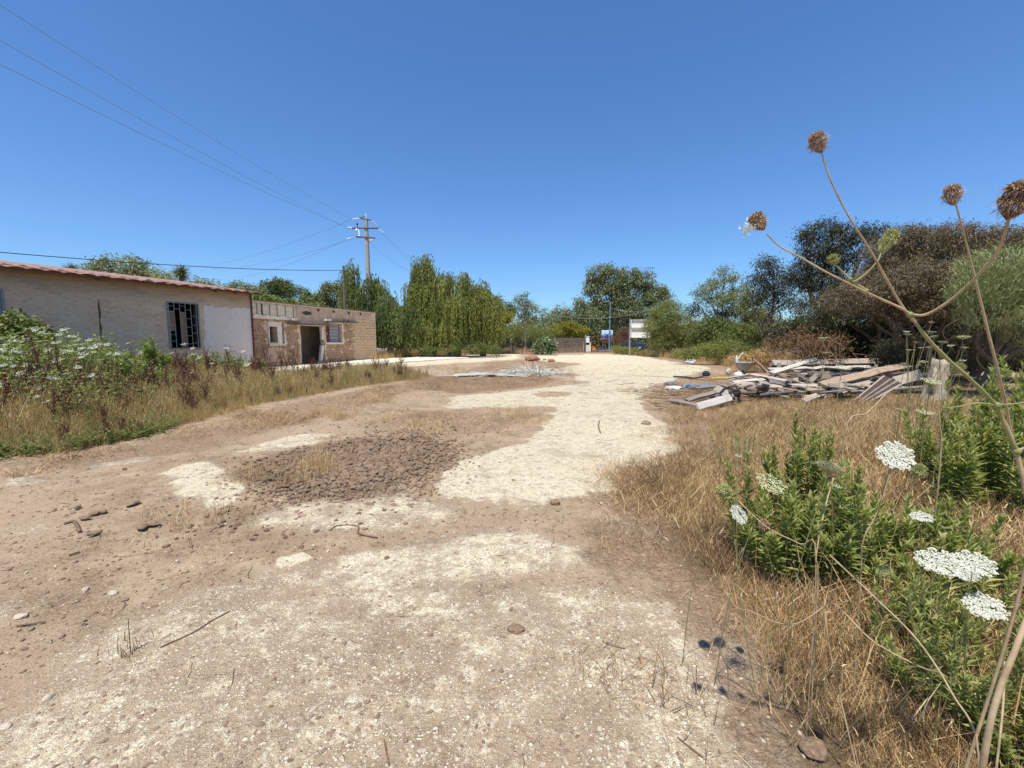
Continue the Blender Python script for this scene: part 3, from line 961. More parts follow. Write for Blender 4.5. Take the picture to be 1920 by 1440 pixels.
def ruin():
    root = thing('ruined_hut', 'roofless looking sandstone block hut with dark doorway and rough brick walls', 'hut', tuple(RW.P(RL / 2, 0)))
    L0 = Vector(root.location)
    def part(nm, mb, mats, smooth=False, parent=root):
        o = mb.build(nm, mats, parent, smooth)
        o.location = -L0 if parent is root else (0, 0, 0)
        return o
    def c(cx, cy): return RW.uv(460 + cx / 7.385, 560 + cy / 7.385)
    def rect(x0, y0, x1, y1):
        a, b, d, e = c(x0, y0), c(x1, y0), c(x0, y1), c(x1, y1)
        u0, u1 = (a[0] + d[0]) / 2, (b[0] + e[0]) / 2
        return u0, u1, (d[1] + e[1]) / 2, (a[1] + b[1]) / 2
    def rp(r): return [(r[0], r[2]), (r[1], r[2]), (r[1], r[3]), (r[0], r[3])]
    rs = random.Random(11)
    w1 = rect(330, 385, 438, 612); niche = rect(505, 330, 538, 620)
    door = rect(770, 378, 1100, 885); w2 = rect(1165, 345, 1332, 605)
    door = (door[0], door[1], -.2, door[3])
    def jag(r, amp=.05, n=7):                       # ragged opening
        u0, u1, z0, z1 = r
        P_ = []
        for i in range(n): P_.append((u0 + rs.uniform(-amp, amp) * (0 < i < n - 1), z1 - (z1 - z0) * i / (n - 1)))
        for i in range(n): P_.append((u1 + rs.uniform(-amp, amp) * (0 < i < n - 1) * .4, z0 + (z1 - z0) * i / (n - 1)))
        return P_
    holes = [rp(w1), rp(niche), rp(w2)]
    top = RZ - .02
    mb = MB()
    # wall with the doorway cut up from its foot
    dj = jag(door)
    outer = [(-1.2, -.4)] + [(door[0], -.4)] + dj[:7][::-1] + dj[7:][::-1] + [(door[1], -.4), (RL, -.4), (RL, top), (-1.2, top)]
    outer = [outer[0], (door[0], -.4)] + [q for q in dj[:7][::-1]] + [q for q in dj[7:][::-1]] + [(door[1], -.4), (RL, -.4), (RL, top), (-1.2, top)]
    prism(mb, RW, outer, holes, 0, .32)
    part('wall', mb, M['mortar'])
    # end, back and cross walls, roof slab
    mb = MB()
    Mx = np.array([list(RW.u), list(RW.n), [0, 0, 1]]).T
    D = 4.6
    wbox(mb, RW, RL - .33, RL - .003, -.3, top - .01, -.323, -D)
    wbox(mb, RW, -1.2, -.9, -.3, top - .01, -.323, -D)
    wbox(mb, RW, -.89, RL - .34, -.3, top - .012, -D + .3, -D + .002)
    ud = (door[0] + door[1]) / 2 - .05
    wbox(mb, RW, ud, ud + .14, -.3, top - .3, -1.5, -D + .31)
    wbox(mb, RW, -.85, RL - .36, -.3, top - .3, -1.6 - .12, -1.6)
    part('inner_wall', mb, mat_simple('grey_block_inside', (.22, .165, .12), (.36, .28, .21), 3))
    mb = MB(); wbox(mb, RW, -1.3, RL + .02, top + .002, top + .075, .06, -D - .05)
    part('roof_slab', mb, M['mortar'])
    mb = MB(); wbox(mb, RW, -1.3, RL + .05, top + .10, top + .125, .10, -D)
    part('roof_sheet', mb, M['wood_grey'])
    # rubble skin on the left and middle: laid courses of small rough stones
    ledge = c(380, 280)[1]
    mid = c(700, 300)[0]
    ub = c(1490, 400)[0]
    lint = c(900, 345)[1]
    def solid(u, z, m=.03):
        for r in (w1, niche, w2, door):
            if r[0] - m < u < r[1] + m and r[2] - m < z < r[3] + m: return False
        return True
    mb = MB()
    z = .0
    surround = rect(312, 320, 500, 620)
    while z < ledge - .12:
        u = -1.2 + rs.uniform(0, .2)
        h = rs.uniform(.085, .12)
        while u < ub:
            w = rs.uniform(.16, .30)
            uc, zc = u + w / 2, z + h / 2
            ins = any(r[0] - w * .5 < uc < r[1] + w * .5 and r[2] - h * .5 < zc < r[3] + h * .5 for r in (w1, niche, w2, door, surround))
            if not ins and (uc < c(760, 400)[0] or zc < lint - .15 or uc > c(1350, 400)[0]) and rs.random() > .06:
                d = rs.uniform(.008, .045)
                hw, hh = w * .46, h * .42
                Vb = []
                for off in (.0005, d):
                    for sx, sz in ((-1, -1), (1, -1), (1, 1), (-1, 1)):
                        kx = hw * (1 if off < .005 else rs.uniform(.8, .98)); kz = hh * (1 if off < .005 else rs.uniform(.7, .95))
                        Vb.append(RW.P(uc + sx * kx, zc + sz * kz, off))
                mb.add(Vb, [[4, 5, 6, 7], [0, 1, 5, 4], [1, 2, 6, 5], [2, 3, 7, 6], [3, 0, 4, 7]], rs.random())
            u += w
        z += h
    o = part('rubble_courses', mb, M['rubble']); o['kind'] = 'stuff'
    # dressed blocks at the right end, each its own
    zrow = .35
    ends = RL - .02
    meshes = []
    for v in range(5):
        m2 = MB(); rr_ = random.Random(v)
        Vb = []
        for off in (0, 1):
            for sx, sz in ((-1, -1), (1, -1), (1, 1), (-1, 1)):
                kx = 1 if off == 0 else rr_.uniform(.90, .99); kz = 1 if off == 0 else rr_.uniform(.8, .97)
                Vb.append((sx * .5 * kx, off, sz * .5 * kz))
        m2.add(Vb, [[4, 5, 6, 7], [0, 1, 5, 4], [1, 2, 6, 5], [2, 3, 7, 6], [3, 0, 4, 7]], rr_.random())
        meshes.append(m2.mesh('block', [M['block']]))
    ang = math.atan2(RW.u.y, RW.u.x)
    row = 0
    z = .30
    while z < RZ - .55:
        h = .205
        u = ub + (.0 if row % 2 else -.22) + .1
        while u < ends - .12:
            w = min(rs.uniform(.40, .46), ends - u)
            if rs.random() > .05 and w > .15:
                o = bpy.data.objects.new('block', rs.choice(meshes)); COL.objects.link(o); o.parent = root
                q = RW.P(u + w / 2, z + h / 2, .001)
                o.location = q - L0
                o.rotation_euler = (0, 0, ang + math.pi)
                o.scale = (w - .035, rs.uniform(.018, .06), h - .035)
                o.rotation_euler = (0, 0, math.atan2(RW.n.y, RW.n.x) - math.pi / 2)
            u += w
        z += h + (.0)
        row += 1
    # top: parapet render left with timber ribs, grey render right
    pa = [c(60, 40), c(690, 110), c(690, 262), c(380, 240), c(60, 190)]
    mb = MB(); prism(mb, RW, [(-1.2, ledge + .12), (mid - .02, ledge + .10), (mid - .02, top - .05), (-1.2, top - .05)], [], .035, .034)
    part('parapet', mb, M['plaster_yellow'])
    for cx in (150, 222, 325, 430, 545, 655):
        uu = c(cx, 130)[0]
        mb = MB(); wbox(mb, RW, uu - (.05 if cx == 222 else .022), uu + .022, ledge + .13, top - .06, .036, .07)
        part('rib', mb, M['wood_dark'] if cx == 222 else M['wood_grey'])
    mb = MB()                                       # broken concrete ledge
    u = -1.2
    while u < mid - .06:
        w = rs.uniform(.25, .6); w = min(w, mid - .04 - u)
        wbox(mb, RW, u, u + w - .004, ledge - .02 + rs.uniform(-.02, .03), ledge + .075 + rs.uniform(0, .06) + .05 * (u < 2), .036, rs.uniform(.10, .22))
        u += w
    o = part('ledge', mb, M['plaster_pale'])
    gl = [c(700, 130), c(1740, 215)]
    zl = c(1100, 335)[1]
    mb = MB()
    outl = [(mid, zl + .10), (c(1150, 300)[0], zl + .12), (c(1480, 330)[0], zl + .02), (c(1610, 330)[0], zl + .05), (c(1640, 250)[0], zl + .45), (c(1720, 240)[0], zl + .42), (c(1740, 260)[0], top - .1), (c(1740, 250)[0], top - .03), (mid, top - .03)]
    prism(mb, RW, outl, [], .03, .029)
    part('render_patch', mb, M['render_grey'])
    for cx in (1003, 1217, 1425, 1588):             # sockets with stub of roof beam
        uu = c(cx, 180)[0]
        mb = MB(); wbox(mb, RW, uu - .07, uu + .07, top - .20, top - .06, .031, .075)
        part('beam_end', mb, M['wood_dark'])
    a, b = c(765, 160), c(930, 240)
    mb = MB()                                       # flat dark ragged patch on the grey render
    k = 16
    q = []
    for i in range(k):
        t_ = 2 * math.pi * i / k
        q.append(((a[0] + b[0]) / 2 + math.cos(t_) * (b[0] - a[0]) / 2 * rs.uniform(.6, 1.1), (a[1] + b[1]) / 2 + math.sin(t_) * abs(b[1] - a[1]) / 2 * rs.uniform(.6, 1.1)))
    prism(mb, RW, q, [], .036, .005); part('dark_patch', mb, M['wood_dark'])
    # awning boards
    for (x0, y0, x1, y1, dd, nm) in ((575, 352, 1165, 380, .34, 'canopy_board'), (1115, 322, 1530, 342, .22, 'canopy_board')):
        p0, p1 = c(x0, y0), c(x1, y1)
        mb = MB()
        A_, B_ = RW.P(p0[0], p0[1], dd / 2 + .03), RW.P(p1[0], p1[1] + .06, dd / 2 + .03)
        add_bar(mb, A_, B_, dd, .055, up=(0, 0, 1))
        part(nm, mb, M['canopy_wood'])
    a = c(1110, 292)
    mb = MB(); wbox(mb, RW, a[0] - .2, a[0] + .22, a[1] - .08, a[1] + .05, .04, .26); part('loose_stone', mb, M['plaster_pale'])
    # window surround, niche jamb, sill
    mb = MB()
    s_ = surround
    prism(mb, RW, [(s_[0], s_[2]), (s_[1], s_[2] - .05), (s_[1], s_[3]), (s_[0], s_[3])], [rp((w1[0] + .0, w1[1] - .0, s_[2] + .05, w1[3]))], .05, .049)
    part('window_surround', mb, M['plaster_pale'])
    r = rect(330, 622, 545, 652)
    mb = MB(); wbox(mb, RW, r[0], r[1], r[2], r[3], .06, -.2); part('sill', mb, M['plaster_yellow'])
    r = rect(538, 490, 556, 640)
    mb = MB(); wbox(mb, RW, r[0], r[1], r[2], r[3], .05, -.1); part('jamb', mb, M['plaster_pale'])
    # patch of render below the window with arched top
    q = []
    aa, bb = c(262, 870), c(562, 660)
    for i in range(13):
        t_ = math.pi * i / 12
        q.append(((aa[0] + bb[0]) / 2 - math.cos(t_) * (bb[0] - aa[0]) / 2, (bb[1] - .5) + math.sin(t_) ** .6 * .5 + rs.uniform(-.02, .02)))
    q = [(q[0][0], .25)] + q + [(q[-1][0], .25)]
    mb = MB(); prism(mb, RW, q[::-1], [], .05, .049); part('render_patch', mb, M['render_grey'])
    # door: leaning pale post pieces, dark red frame, shuttered window
    r = rect(1062, 392, 1088, 568)
    mb = MB(); wbox(mb, RW, r[0], r[1], r[2], r[3], .0, -.18); part('door_post', mb, M['plaster_pale'])
    p0, p1 = c(1032, 868), c(1062, 650)
    mb = MB(); add_bar(mb, RW.P(p0[0] + .1, -.05, -.08), RW.P(p1[0] + .1, p1[1], -.08), .2, .16, up=tuple(RW.n)); part('door_post', mb, M['plaster_pale'])
    r = rect(1120, 380, 1162, 602)
    mb = MB(); wbox(mb, RW, r[0], r[1], r[2], r[3], .035, -.05); part('window_jamb', mb, mat_simple('dark_red_paint', (.08, .025, .025), (.14, .045, .04), 6))
    r = rect(1336, 345, 1352, 615)
    mb = MB(); wbox(mb, RW, r[0], r[1], r[2], r[3], .05, -.12); part('window_jamb', mb, M['plaster_pale'])
    r = rect(1110, 606, 1355, 630)
    mb = MB(); wbox(mb, RW, r[0], r[1], r[2], r[3], .07, -.1); part('sill', mb, M['plaster_pale'])
    r = w2
    mb = MB(); wbox(mb, RW, r[0], r[1] - .18, r[2], r[3], -.14, -.16); sh = part('shutter', mb, M['wood_dark'])
    for i in range(6):
        zz0 = r[2] + (r[3] - r[2]) * i / 6; zz1 = r[2] + (r[3] - r[2]) * (i + 1) / 6
        mb = MB(); wbox(mb, RW, r[0] + .01, r[1] - .2, zz0 + .015, zz1 - .02, -.139, -.10); mb.build('slat', mat_simple('grey_shutter_slat', (.27, .25, .25), (.38, .36, .35), 5) if i == 0 else bpy.data.materials['grey_shutter_slat'], sh)
    # fallen stones along the foot
    for i in range(16):
        u = rs.uniform(0, RL + .3)
        if door[0] - .1 < u < door[1]: continue
    return root
ruin()

# ================================================================== POWER POLE AND WIRES
def pole():
    b = PY(693, 600, 37.0)
    bx, by = b.x, b.y
    top = PY(690, 404, 37.0).z
    root = thing('power_pole', 'tapered concrete power pole with crossarms and glass insulators rising behind the willow', 'power pole', (bx, by, 0))
    mb = MB(); add_tube(mb, [(0, 0, -.5), (0, 0, top * .5), (0, 0, top - .35)], [.27, .21, .145], 12); mb.build('shaft', M['concrete_pole'], root, True)
    def arm(z, x0, x1, dy, dz):
        mb = MB(); add_bar(mb, (x0, -.16 + dy, z + dz), (x1, -.16 - dy, z - dz), .10, .10); return mb.build('crossarm', M['rust'], root)
    z1 = PY(693, 429, 37).z; z2 = PY(693, 446, 37).z
    arm(z1, -1.15, 1.0, .0, .0); arm(z2, -.95, .85, .3, .12)
    mb = MB()
    add_bar(mb, (-.5, -.1, top - .25), (.45, -.1, top - .42), .08, .08); add_bar(mb, (-.45, -.1, top - .22), (.02, -.1, top - .05), .05, .05)
    mb.build('top_bracket', M['rust'], root)
    def insul(p, d, n=5):
        mb = MB(); p = Vector(p); d = Vector(d).normalized()
        add_tube(mb, [p, p + d * .1], .02, 5)
        for k in range(n):
            q = p + d * (.12 + k * .10)
            add_tube(mb, [q, q + d * .03, q + d * .075], [.03, .085, .03], 8)
        add_tube(mb, [p + d * (.12 + n * .1), p + d * (.22 + n * .1)], .02, 5)
        return mb.build('insulator', M['glass_ins'], root, True), p + d * (.22 + n * .1)
    e = []
    dirs = (-.12, -1, -.03)
    e.append(insul((-.45, -.15, top - .3), (-.75, -.6, -.25))[1])
    e.append(insul((-1.12, -.2, z1), (-.25, -1, -.2))[1])
    e.append(insul((-.75, -.2, z1 - .05), (.2, -.9, -.5))[1])
    e.append(insul((-.93, -.2, z2), (-.9, -.4, -.3))[1])
    e.append(insul((-.6, -.2, z1 - .1), (.2, -.4, -.8))[1])
    f = []
    f.append(insul((.42, 0, top - .4), (.5, .6, -.5))[1])
    f.append(insul((.98, 0, z1), (.6, .6, -.45))[1])
    f.append(insul((.5, 0, z2 - .1), (-.3, .2, -.15), 3)[1])
    mb = MB(); add_tube(mb, [(-.72, -.16, z1), (-.72, -.16, z1 + .3)], .02, 5); add_tube(mb, [(-.72, -.16, z1 + .28), (-.72, -.16, z1 + .42)], [.09, .05], 8)
    mb.build('pin_insulator', M['black_iron'], root)
    mb = MB(); add_tube(mb, [(.02, -.1, top - .3), (.02, -.1, top + .12)], [.03, .08], 8); mb.build('top_insulator', M['glass_ins'], root)
    base = Vector((bx, by, 0))
    return [base + q for q in e], [base + q for q in f]
EN, EF = pole()
def wire(name, a, b, sag, r, mat, label, group=None):
    a, b = Vector(a), Vector(b); n = 40
    pts = []
    for i in range(n + 1):
        t_ = i / n
        q = a.lerp(b, t_); q.z -= sag * 4 * t_ * (1 - t_); pts.append(q)
    mb = MB(); add_tube(mb, pts, r, 4)
    return tag(mb.build(name, mat), label, 'wire', group)
def through(a, px, py, y, L=2.6):                  # line from a through the place seen at a pixel, carried on past the frame
    q = PY(px, py, y); a = Vector(a)
    return a + (q - a) * L
for (a, px, py, y, sag, lab) in (
        (EN[0], 35, 0, 14.0, .55, 'highest of the three thin wires from the pole top to the upper left sky'),
        (EN[1], 0, 47, 14.0, .5, 'middle one of the three thin wires from the pole to the upper left sky'),
        (EN[2], 0, 92, 14.0, .5, 'lowest of the three thin wires from the crossarm to the upper left sky')):
    wire('overhead_wire', a, through(a, px, py, y, 1.6), sag, .0085, M['wire'], lab, 'power lines on the concrete pole')
for k, (a, px, py, y, lab) in enumerate((
        (EN[3], 440, 520, 62, 'faint wire running down left from the lower crossarm behind the hut'),
        (EN[4], 400, 505, 60, 'faint wire running down left from the upper crossarm behind the hut'),
        (EN[0], 380, 500, 75, 'faint wire from the pole top running down left into the distance'),
        (EF[0], 790, 500, 62, 'faint wire from the pole top falling to the right behind the willows'),
        (EF[1], 800, 492, 58, 'faint wire from the right crossarm end falling behind the willows'),
        (EF[2], 800, 520, 62, 'lowest faint wire falling right of the pole behind the willows'))):
    wire('overhead_wire', a, PY(px, py, y), .6, .010, M['wire'], lab, 'power lines on the concrete pole')
# black service cable and its old post in the left willow
cp = PY(643, 507, 34.5)
mb = MB(); add_tube(mb, [(0, 0, 0), (0.05, 0, cp.z + .35)], [.13, .10], 8)
o = mb.build('service_post', M['bark'], None, True, (cp.x, cp.y, 0)); tag(o, 'old dark post at the left willow holding the black cable', 'post')
wire('service_cable', cp, through(cp, 0, 467, 19.0, 1.15), .30, .019, M['cable'], 'thick black cable slung from the old post above the red roof')

# ================================================================== TREES
def sph(n):
    v = RNG.normal(size=(n, 3)); return v / np.linalg.norm(v, axis=1, keepdims=True)
def limb_tubes(mb, base, lobes, r0, wob=.25, k=7):
    """trunk from the base, limbs out to the heart of every lobe"""
    base = np.asarray(base, float)
    cen = np.array([[l[0], l[1], l[2]] for l in lobes])
    mid = cen.mean(0); zf = base[2] + (cen[:, 2].min() - base[2]) * .5
    fork = np.array([base[0] * .6 + mid[0] * .4, base[1] * .6 + mid[1] * .4, zf])
    pts = spline([base, base * .5 + fork * .5 + RNG.normal(size=3) * wob * .4 * np.array([1, 1, 0]), fork], 3)
    add_tube(mb, pts, list(np.linspace(r0, r0 * .7, len(pts))), k)
    for l in lobes:
        e = np.array([l[0], l[1], l[2] + l[5] * .5])
        m1 = fork + (e - fork) * .45 + RNG.normal(size=3) * wob
        sp = spline([fork, m1, e], 4)
        add_tube(mb, sp, list(np.linspace(r0 * .55, r0 * .07, len(sp))), 5)
        for q in range(3):
            d = sph(1)[0] * np.array([l[3], l[4], l[5]]) * .8
            s0 = np.array(sp[5]); c0 = np.array([l[0], l[1], l[2]])
            sp2 = spline([s0, (s0 + c0 + d) / 2 + RNG.normal(size=3) * wob * .5, c0 + d], 3)
            add_tube(mb, sp2, list(np.linspace(r0 * .22, r0 * .04, len(sp2))), 4)
def lobes_px(L, y, depth=.85):
    out = []
    for l in L:
        cx, cy, rx, ry = l[:4]
        dy = l[4] if len(l) > 4 else 0
        p = PY(cx, cy, y + dy)
        k = (y + dy) / F_PX
        out.append((p.x, p.y, p.z, rx * k, max(rx * k * depth, .4), ry * k))
    return out
def clump_leaves(mb, lobes, dens, leaf, clumpr, per, aspect=.35, shell=.55, droop=.5, open_=0.0, seed=0):
    """each lobe holds many leaf clumps near its skin; sky shows between them"""
    for (x, y, z, rx, ry, rz) in lobes:
        vol = (rx * ry * rz) ** (1 / 3)
        nc = max(6, int(dens * (vol / clumpr) ** 2))
        d = sph(nc)
        rad = shell + (1 - shell) * RNG.random((nc, 1)) ** .5
        rad *= 1 + .16 * np.sin(d[:, :1] * 5 + x) * np.cos(d[:, 2:3] * 4 + z)
        C = np.array([x, y, z]) + d * rad * np.array([rx, ry, rz])
        keep = RNG.random(nc) > open_
        C = C[keep]; d = d[keep]; nc = len(C)
        cr = clumpr * (.6 + .8 * RNG.random((nc, 1)))
        n = nc * per
        off = sph(n) * (RNG.random((n, 1)) ** .45)
        P_ = np.repeat(C, per, 0) + off * np.repeat(cr, per, 0) * np.array([1, 1, .75])
        D = off * .7 + RNG.normal(size=(n, 3)) * .5 + np.array([0, 0, -droop])
        rc = np.repeat(RNG.random(nc), per) * .55 + RNG.random(n) * .45
        add_leaves(mb, P_, D, leaf * (.6 + .8 * RNG.random(n)), leaf * aspect * (.7 + .6 * RNG.random(n)), rc, diamond=True)
def tree(name, label, cat, L, y, leafmat, dens=10, leaf=.3, clumpr=.7, per=26, aspect=.4, r0=.25, bark='bark', base_px=None, shell=.5, droop=.4, open_=0, group=None, trunk=True, depth=.85, wob=.3):
    lobes = lobes_px(L, y, depth)
    mx = np.mean([l[0] for l in lobes]) if base_px is None else PY(base_px, 640, y).x
    root = thing(name, label, cat, (mx, y, 0), group=group)
    loc = [(l[0] - mx, l[1] - y, l[2], l[3], l[4], l[5]) for l in lobes]
    if trunk:
        mb = MB(); limb_tubes(mb, (0, 0, -.2), loc, r0, wob); mb.build('trunk', M[bark], root, True)
    mb = MB(); clump_leaves(mb, loc, dens, leaf, clumpr, per, aspect, shell, droop, open_)
    o = mb.build('crown', M[leafmat], root)
    return root
def strands(mb, P, L, spacing, leaf, width, out=None, sway=.12, hang=1.0, tone=.5):
    tone = np.broadcast_to(np.asarray(tone, float), (len(P),))
    """hanging shoots: every shoot a curve with narrow leaves on both sides"""
    n = len(P)
    L = np.asarray(L, float)
    m = int(max(L) / spacing)
    az = RNG.random(n) * 2 * np.pi if out is None else out
    ph = RNG.random(n) * 6
    for k in range(m):
        s = k * spacing
        on = s < L
        if not on.any(): break
        t_ = s / L[on]
        o_ = np.minimum(s, .5) * .6 * hang
        c = P[on] + np.stack([np.cos(az[on]) * o_ + np.sin(ph[on] + s * 1.5) * sway * t_, np.sin(az[on]) * o_ + np.cos(ph[on] * 1.7 + s) * sway * t_, np.full(int(on.sum()), -(s - .5 * min(s, .4) * hang))], 1)
        for q in range(2):
            D = np.stack([RNG.normal(size=on.sum()) * .45, RNG.normal(size=on.sum()) * .45, np.full(on.sum(), -1.0)], 1)
            add_leaves(mb, c + RNG.normal(size=c.shape) * .02, D, leaf * (.7 + .6 * RNG.random(len(c))), width * (.7 + .6 * RNG.random(len(c))), np.clip(tone[on] * .75 + .35 * RNG.random(len(c)) - .05, 0, 1), diamond=True)
def willow(label, L, y, mat, nstr=330, leaf=.26, width=.065, maxlen=5.0, base_px=None, low=.35):
    lobes = lobes_px(L, y, .9)
    mx = np.mean([l[0] for l in lobes]) if base_px is None else PY(base_px, 640, y).x
    root = thing('weeping_willow', label, 'willow', (mx, y, 0), group='weeping willows beside the hut')
    loc = [(l[0] - mx, l[1] - y, l[2], l[3], l[4], l[5]) for l in lobes]
    mb = MB(); limb_tubes(mb, (0, 0, -.2), loc, .32, .35); mb.build('trunk', M['bark'], root, True)
    mb = MB()
    tot = sum(l[3] * l[4] for l in loc)
    for (x, yy, z, rx, ry, rz) in loc:
        n = max(30, int(nstr * rx * ry / tot))
        # shoots start from a number of arching branch ends
        nb = max(8, n // 9)
        bd = sph(nb); bd[:, 2] = np.abs(bd[:, 2]) * 1.1 - .15
        B = np.array([x, yy, z]) + bd * np.array([rx, ry, rz]) * (.75 + .3 * RNG.random((nb, 1)))
        i = RNG.integers(0, nb, n)
        P_ = B[i] + RNG.normal(size=(n, 3)) * np.array([.19, .19, .35])
        h = P_[:, 2]
        Ls = np.clip(h - low - RNG.random(n) * 1.3, .4, maxlen) * (.45 + .55 * RNG.random(n))
        strands(mb, P_, Ls, .15, leaf, width, out=np.arctan2(bd[i, 1], bd[i, 0]), sway=.07, tone=RNG.random(nb)[i])
        clump_leaves(mb, [(x, yy, z, rx * .7, ry * .7, rz * .85)], 5, leaf, .5, 14, .28, .2, 1.2)
    mb.build('crown', M[mat], root)
    return root

# willows, left to right
willow('tall dark weeping willow close round the concrete power pole', [(662, 512, 14, 22), (655, 560, 20, 20), (695, 545, 26, 25), (722, 570, 22, 22), (740, 600, 20, 22, 1)], 37.5, 'willow_dark', 640, base_px=700)
willow('low dark willow between the hut end wall and the tall willow clump', [(715, 600, 24, 22), (752, 596, 26, 24), (735, 575, 18, 16)], 35.5, 'willow_dark', 460, base_px=735)
willow('tallest weeping willow with the highest feathery top of the clump', [(800, 502, 16, 22), (785, 545, 18, 20), (812, 560, 30, 30), (830, 530, 14, 18)], 39.0, 'willow', 800, base_px=805)
willow('broad yellow green weeping willow in the middle of the clump', [(858, 540, 26, 24), (850, 580, 36, 24, -1), (880, 570, 22, 22)], 37.5, 'willow', 760, base_px=860)
willow('rightmost weeping willow leaning over the wire fence', [(900, 552, 20, 20), (905, 590, 28, 22), (928, 580, 16, 16)], 38.5, 'willow', 520, base_px=905)
willow('small willow hanging low in front of the clump', [(790, 615, 30, 14), (830, 618, 26, 12)], 36.0, 'willow', 300, base_px=810)

E = 'eucalyptus'
tree('eucalyptus_tree', 'grey green eucalyptus standing over the red roof at the far left', E, [(205, 503, 30, 20), (245, 497, 26, 17), (175, 515, 22, 14), (285, 515, 28, 16), (225, 520, 50, 16)], 46, 'euc', 9, .34, .75, 30, group='trees behind the houses')
tree('eucalyptus_tree', 'thin dark tree right of the eucalyptus above the roof ridge', E, [(310, 527, 22, 12), (365, 532, 24, 8), (395, 534, 20, 8)], 44, 'euc', 9, .3, .6, 24, open_=.2, group='trees behind the houses')
def yucca(px, py, y, label):
    p = PY(px, py, y)
    root = thing('spiky_palm', label, 'palm', (p.x, y, 0))
    mb = MB(); add_tube(mb, [(0, 0, -.1), (.1, 0, p.z * .6), (0, 0, p.z)], [.16, .12, .1], 7); mb.build('trunk', M['bark'], root, True)
    d = sph(260); mb = MB()
    add_leaves(mb, np.tile([0, 0, p.z], (260, 1)) + d * .05, d + np.array([0, 0, .2]), .75 * (.7 + .5 * RNG.random(260)), .06, droop=.25)
    mb.build('crown', M['pine'], root)
yucca(340, 514, 34, 'small spiky palm head sticking up behind the red roof')
yucca(133, 508, 36, 'smallest spiky palm tuft just over the roof tiles')
tree('umbrella_pine', 'round topped pine just right of the red roof end', 'pine', [(512, 543, 26, 14), (540, 548, 24, 12), (525, 536, 18, 10)], 62, 'pine', 12, .34, .7, 34, droop=-.2, group='trees behind the houses')
tree('umbrella_pine', 'low olive coloured tree behind the roof corner of the house', 'pine', [(450, 538, 20, 10), (475, 545, 18, 9), (430, 545, 16, 8)], 58, 'euc', 9, .32, .6, 24, group='trees behind the houses')
tree('umbrella_pine', 'small pine midway between the house roof and the power pole', 'pine', [(585, 558, 20, 12), (600, 565, 20, 10), (572, 566, 12, 9)], 62, 'pine', 12, .34, .7, 34, group='trees behind the houses')
tree('umbrella_pine', 'broad pine left of the pole with pale bough hanging across', 'pine', [(625, 548, 22, 16), (650, 545, 20, 16), (610, 575, 22, 14), (660, 570, 22, 18)], 60, 'pine', 12, .34, .7, 34, group='trees behind the houses')
tree('hedge_row', 'blue green shrubs showing above the ruined hut roof', 'shrubs', [(590, 580, 24, 9), (640, 590, 26, 10), (680, 596, 20, 10), (560, 575, 20, 8)], 44, 'euc', 10, .28, .5, 26, trunk=False)
# creeper on the hut roof
def creeper():
    root = thing('roof_creeper', 'bright green vine sprawling along the hut roof next to the house', 'vine', tuple(RW.P(1.2, RZ + .1, -.6)))
    lb = []
    for s_, h in ((-.3, .20), (.5, .30), (1.3, .26), (2.2, .22), (3.1, .17), (3.9, .10)):
        q = RW.P(s_, RZ + .16 + h * .4, -.9) - Vector(root.location)
        lb.append((q.x, q.y, q.z, .55, .7, h))
    mb = MB(); clump_leaves(mb, lb, 14, .16, .2, 16, .6); mb.build('foliage', M['weed'], root)
    mb = MB()
    for l in lb:
        add_tube(mb, spline([(l[0] - .5, l[1], l[2] - .1), (l[0], l[1] + .2, l[2] + .1), (l[0] + .6, l[1], l[2] - .1)], 4), .018, 4)
    mb.build('stem', M['bark'], root)
creeper()
tree('eucalyptus_tree', 'slim eucalyptus standing alone in the gap right of the willows', E, [(978, 562, 13, 14), (996, 575, 12, 13), (975, 585, 14, 14), (990, 600, 16, 10)], 74, 'euc', 8, .36, .8, 34, bark='bark_pale', group='trees beyond the gate')
tree('eucalyptus_tree', 'pale thin tree between the slim eucalyptus and the big one', E, [(1015, 583, 12, 9), (1022, 597, 14, 9)], 80, 'euc', 7, .34, .7, 22, open_=.3, bark='bark_pale', group='trees beyond the gate')
tree('eucalyptus_tree', 'low round eucalyptus left of the tall one by the gate', E, [(1052, 585, 14, 10), (1040, 597, 20, 12), (1068, 598, 18, 12)], 76, 'euc', 9, .36, .8, 30, group='trees beyond the gate')
tree('eucalyptus_tree', 'biggest eucalyptus with many rounded masses above the gate', E, [(1122, 515, 20, 18), (1108, 535, 16, 18), (1148, 525, 24, 24), (1135, 555, 30, 26), (1178, 522, 24, 18), (1208, 525, 20, 18), (1228, 545, 22, 12), (1190, 552, 34, 24), (1235, 558, 22, 14), (1165, 585, 40, 28), (1205, 590, 34, 22), (1120, 590, 30, 24)],
     68, 'euc', 11, .38, .85, 40, r0=.6, bark='bark_pale', shell=.6, group='trees beyond the gate')
tree('eucalyptus_tree', 'dusty eucalyptus in front of the biggest one, left of the blue sign', E, [(1088, 572, 16, 12), (1078, 592, 22, 16), (1105, 600, 24, 20), (1100, 622, 22, 14)], 62, 'euc', 10, .34, .7, 32, group='trees beyond the gate')
tree('willow_shrub', 'leafy tree just right of the willow clump', 'tree', [(930, 570, 16, 15), (950, 580, 14, 12), (940, 592, 22, 12)], 56, 'pine', 11, .3, .6, 30)
tree('acacia_bush', 'yellow flowering acacia next to the willow clump', 'acacia', [(935, 600, 20, 11), (950, 593, 12, 8), (925, 610, 20, 12)], 47, 'yellow', 13, .2, .4, 26, .5, group='yellow flowering acacias')
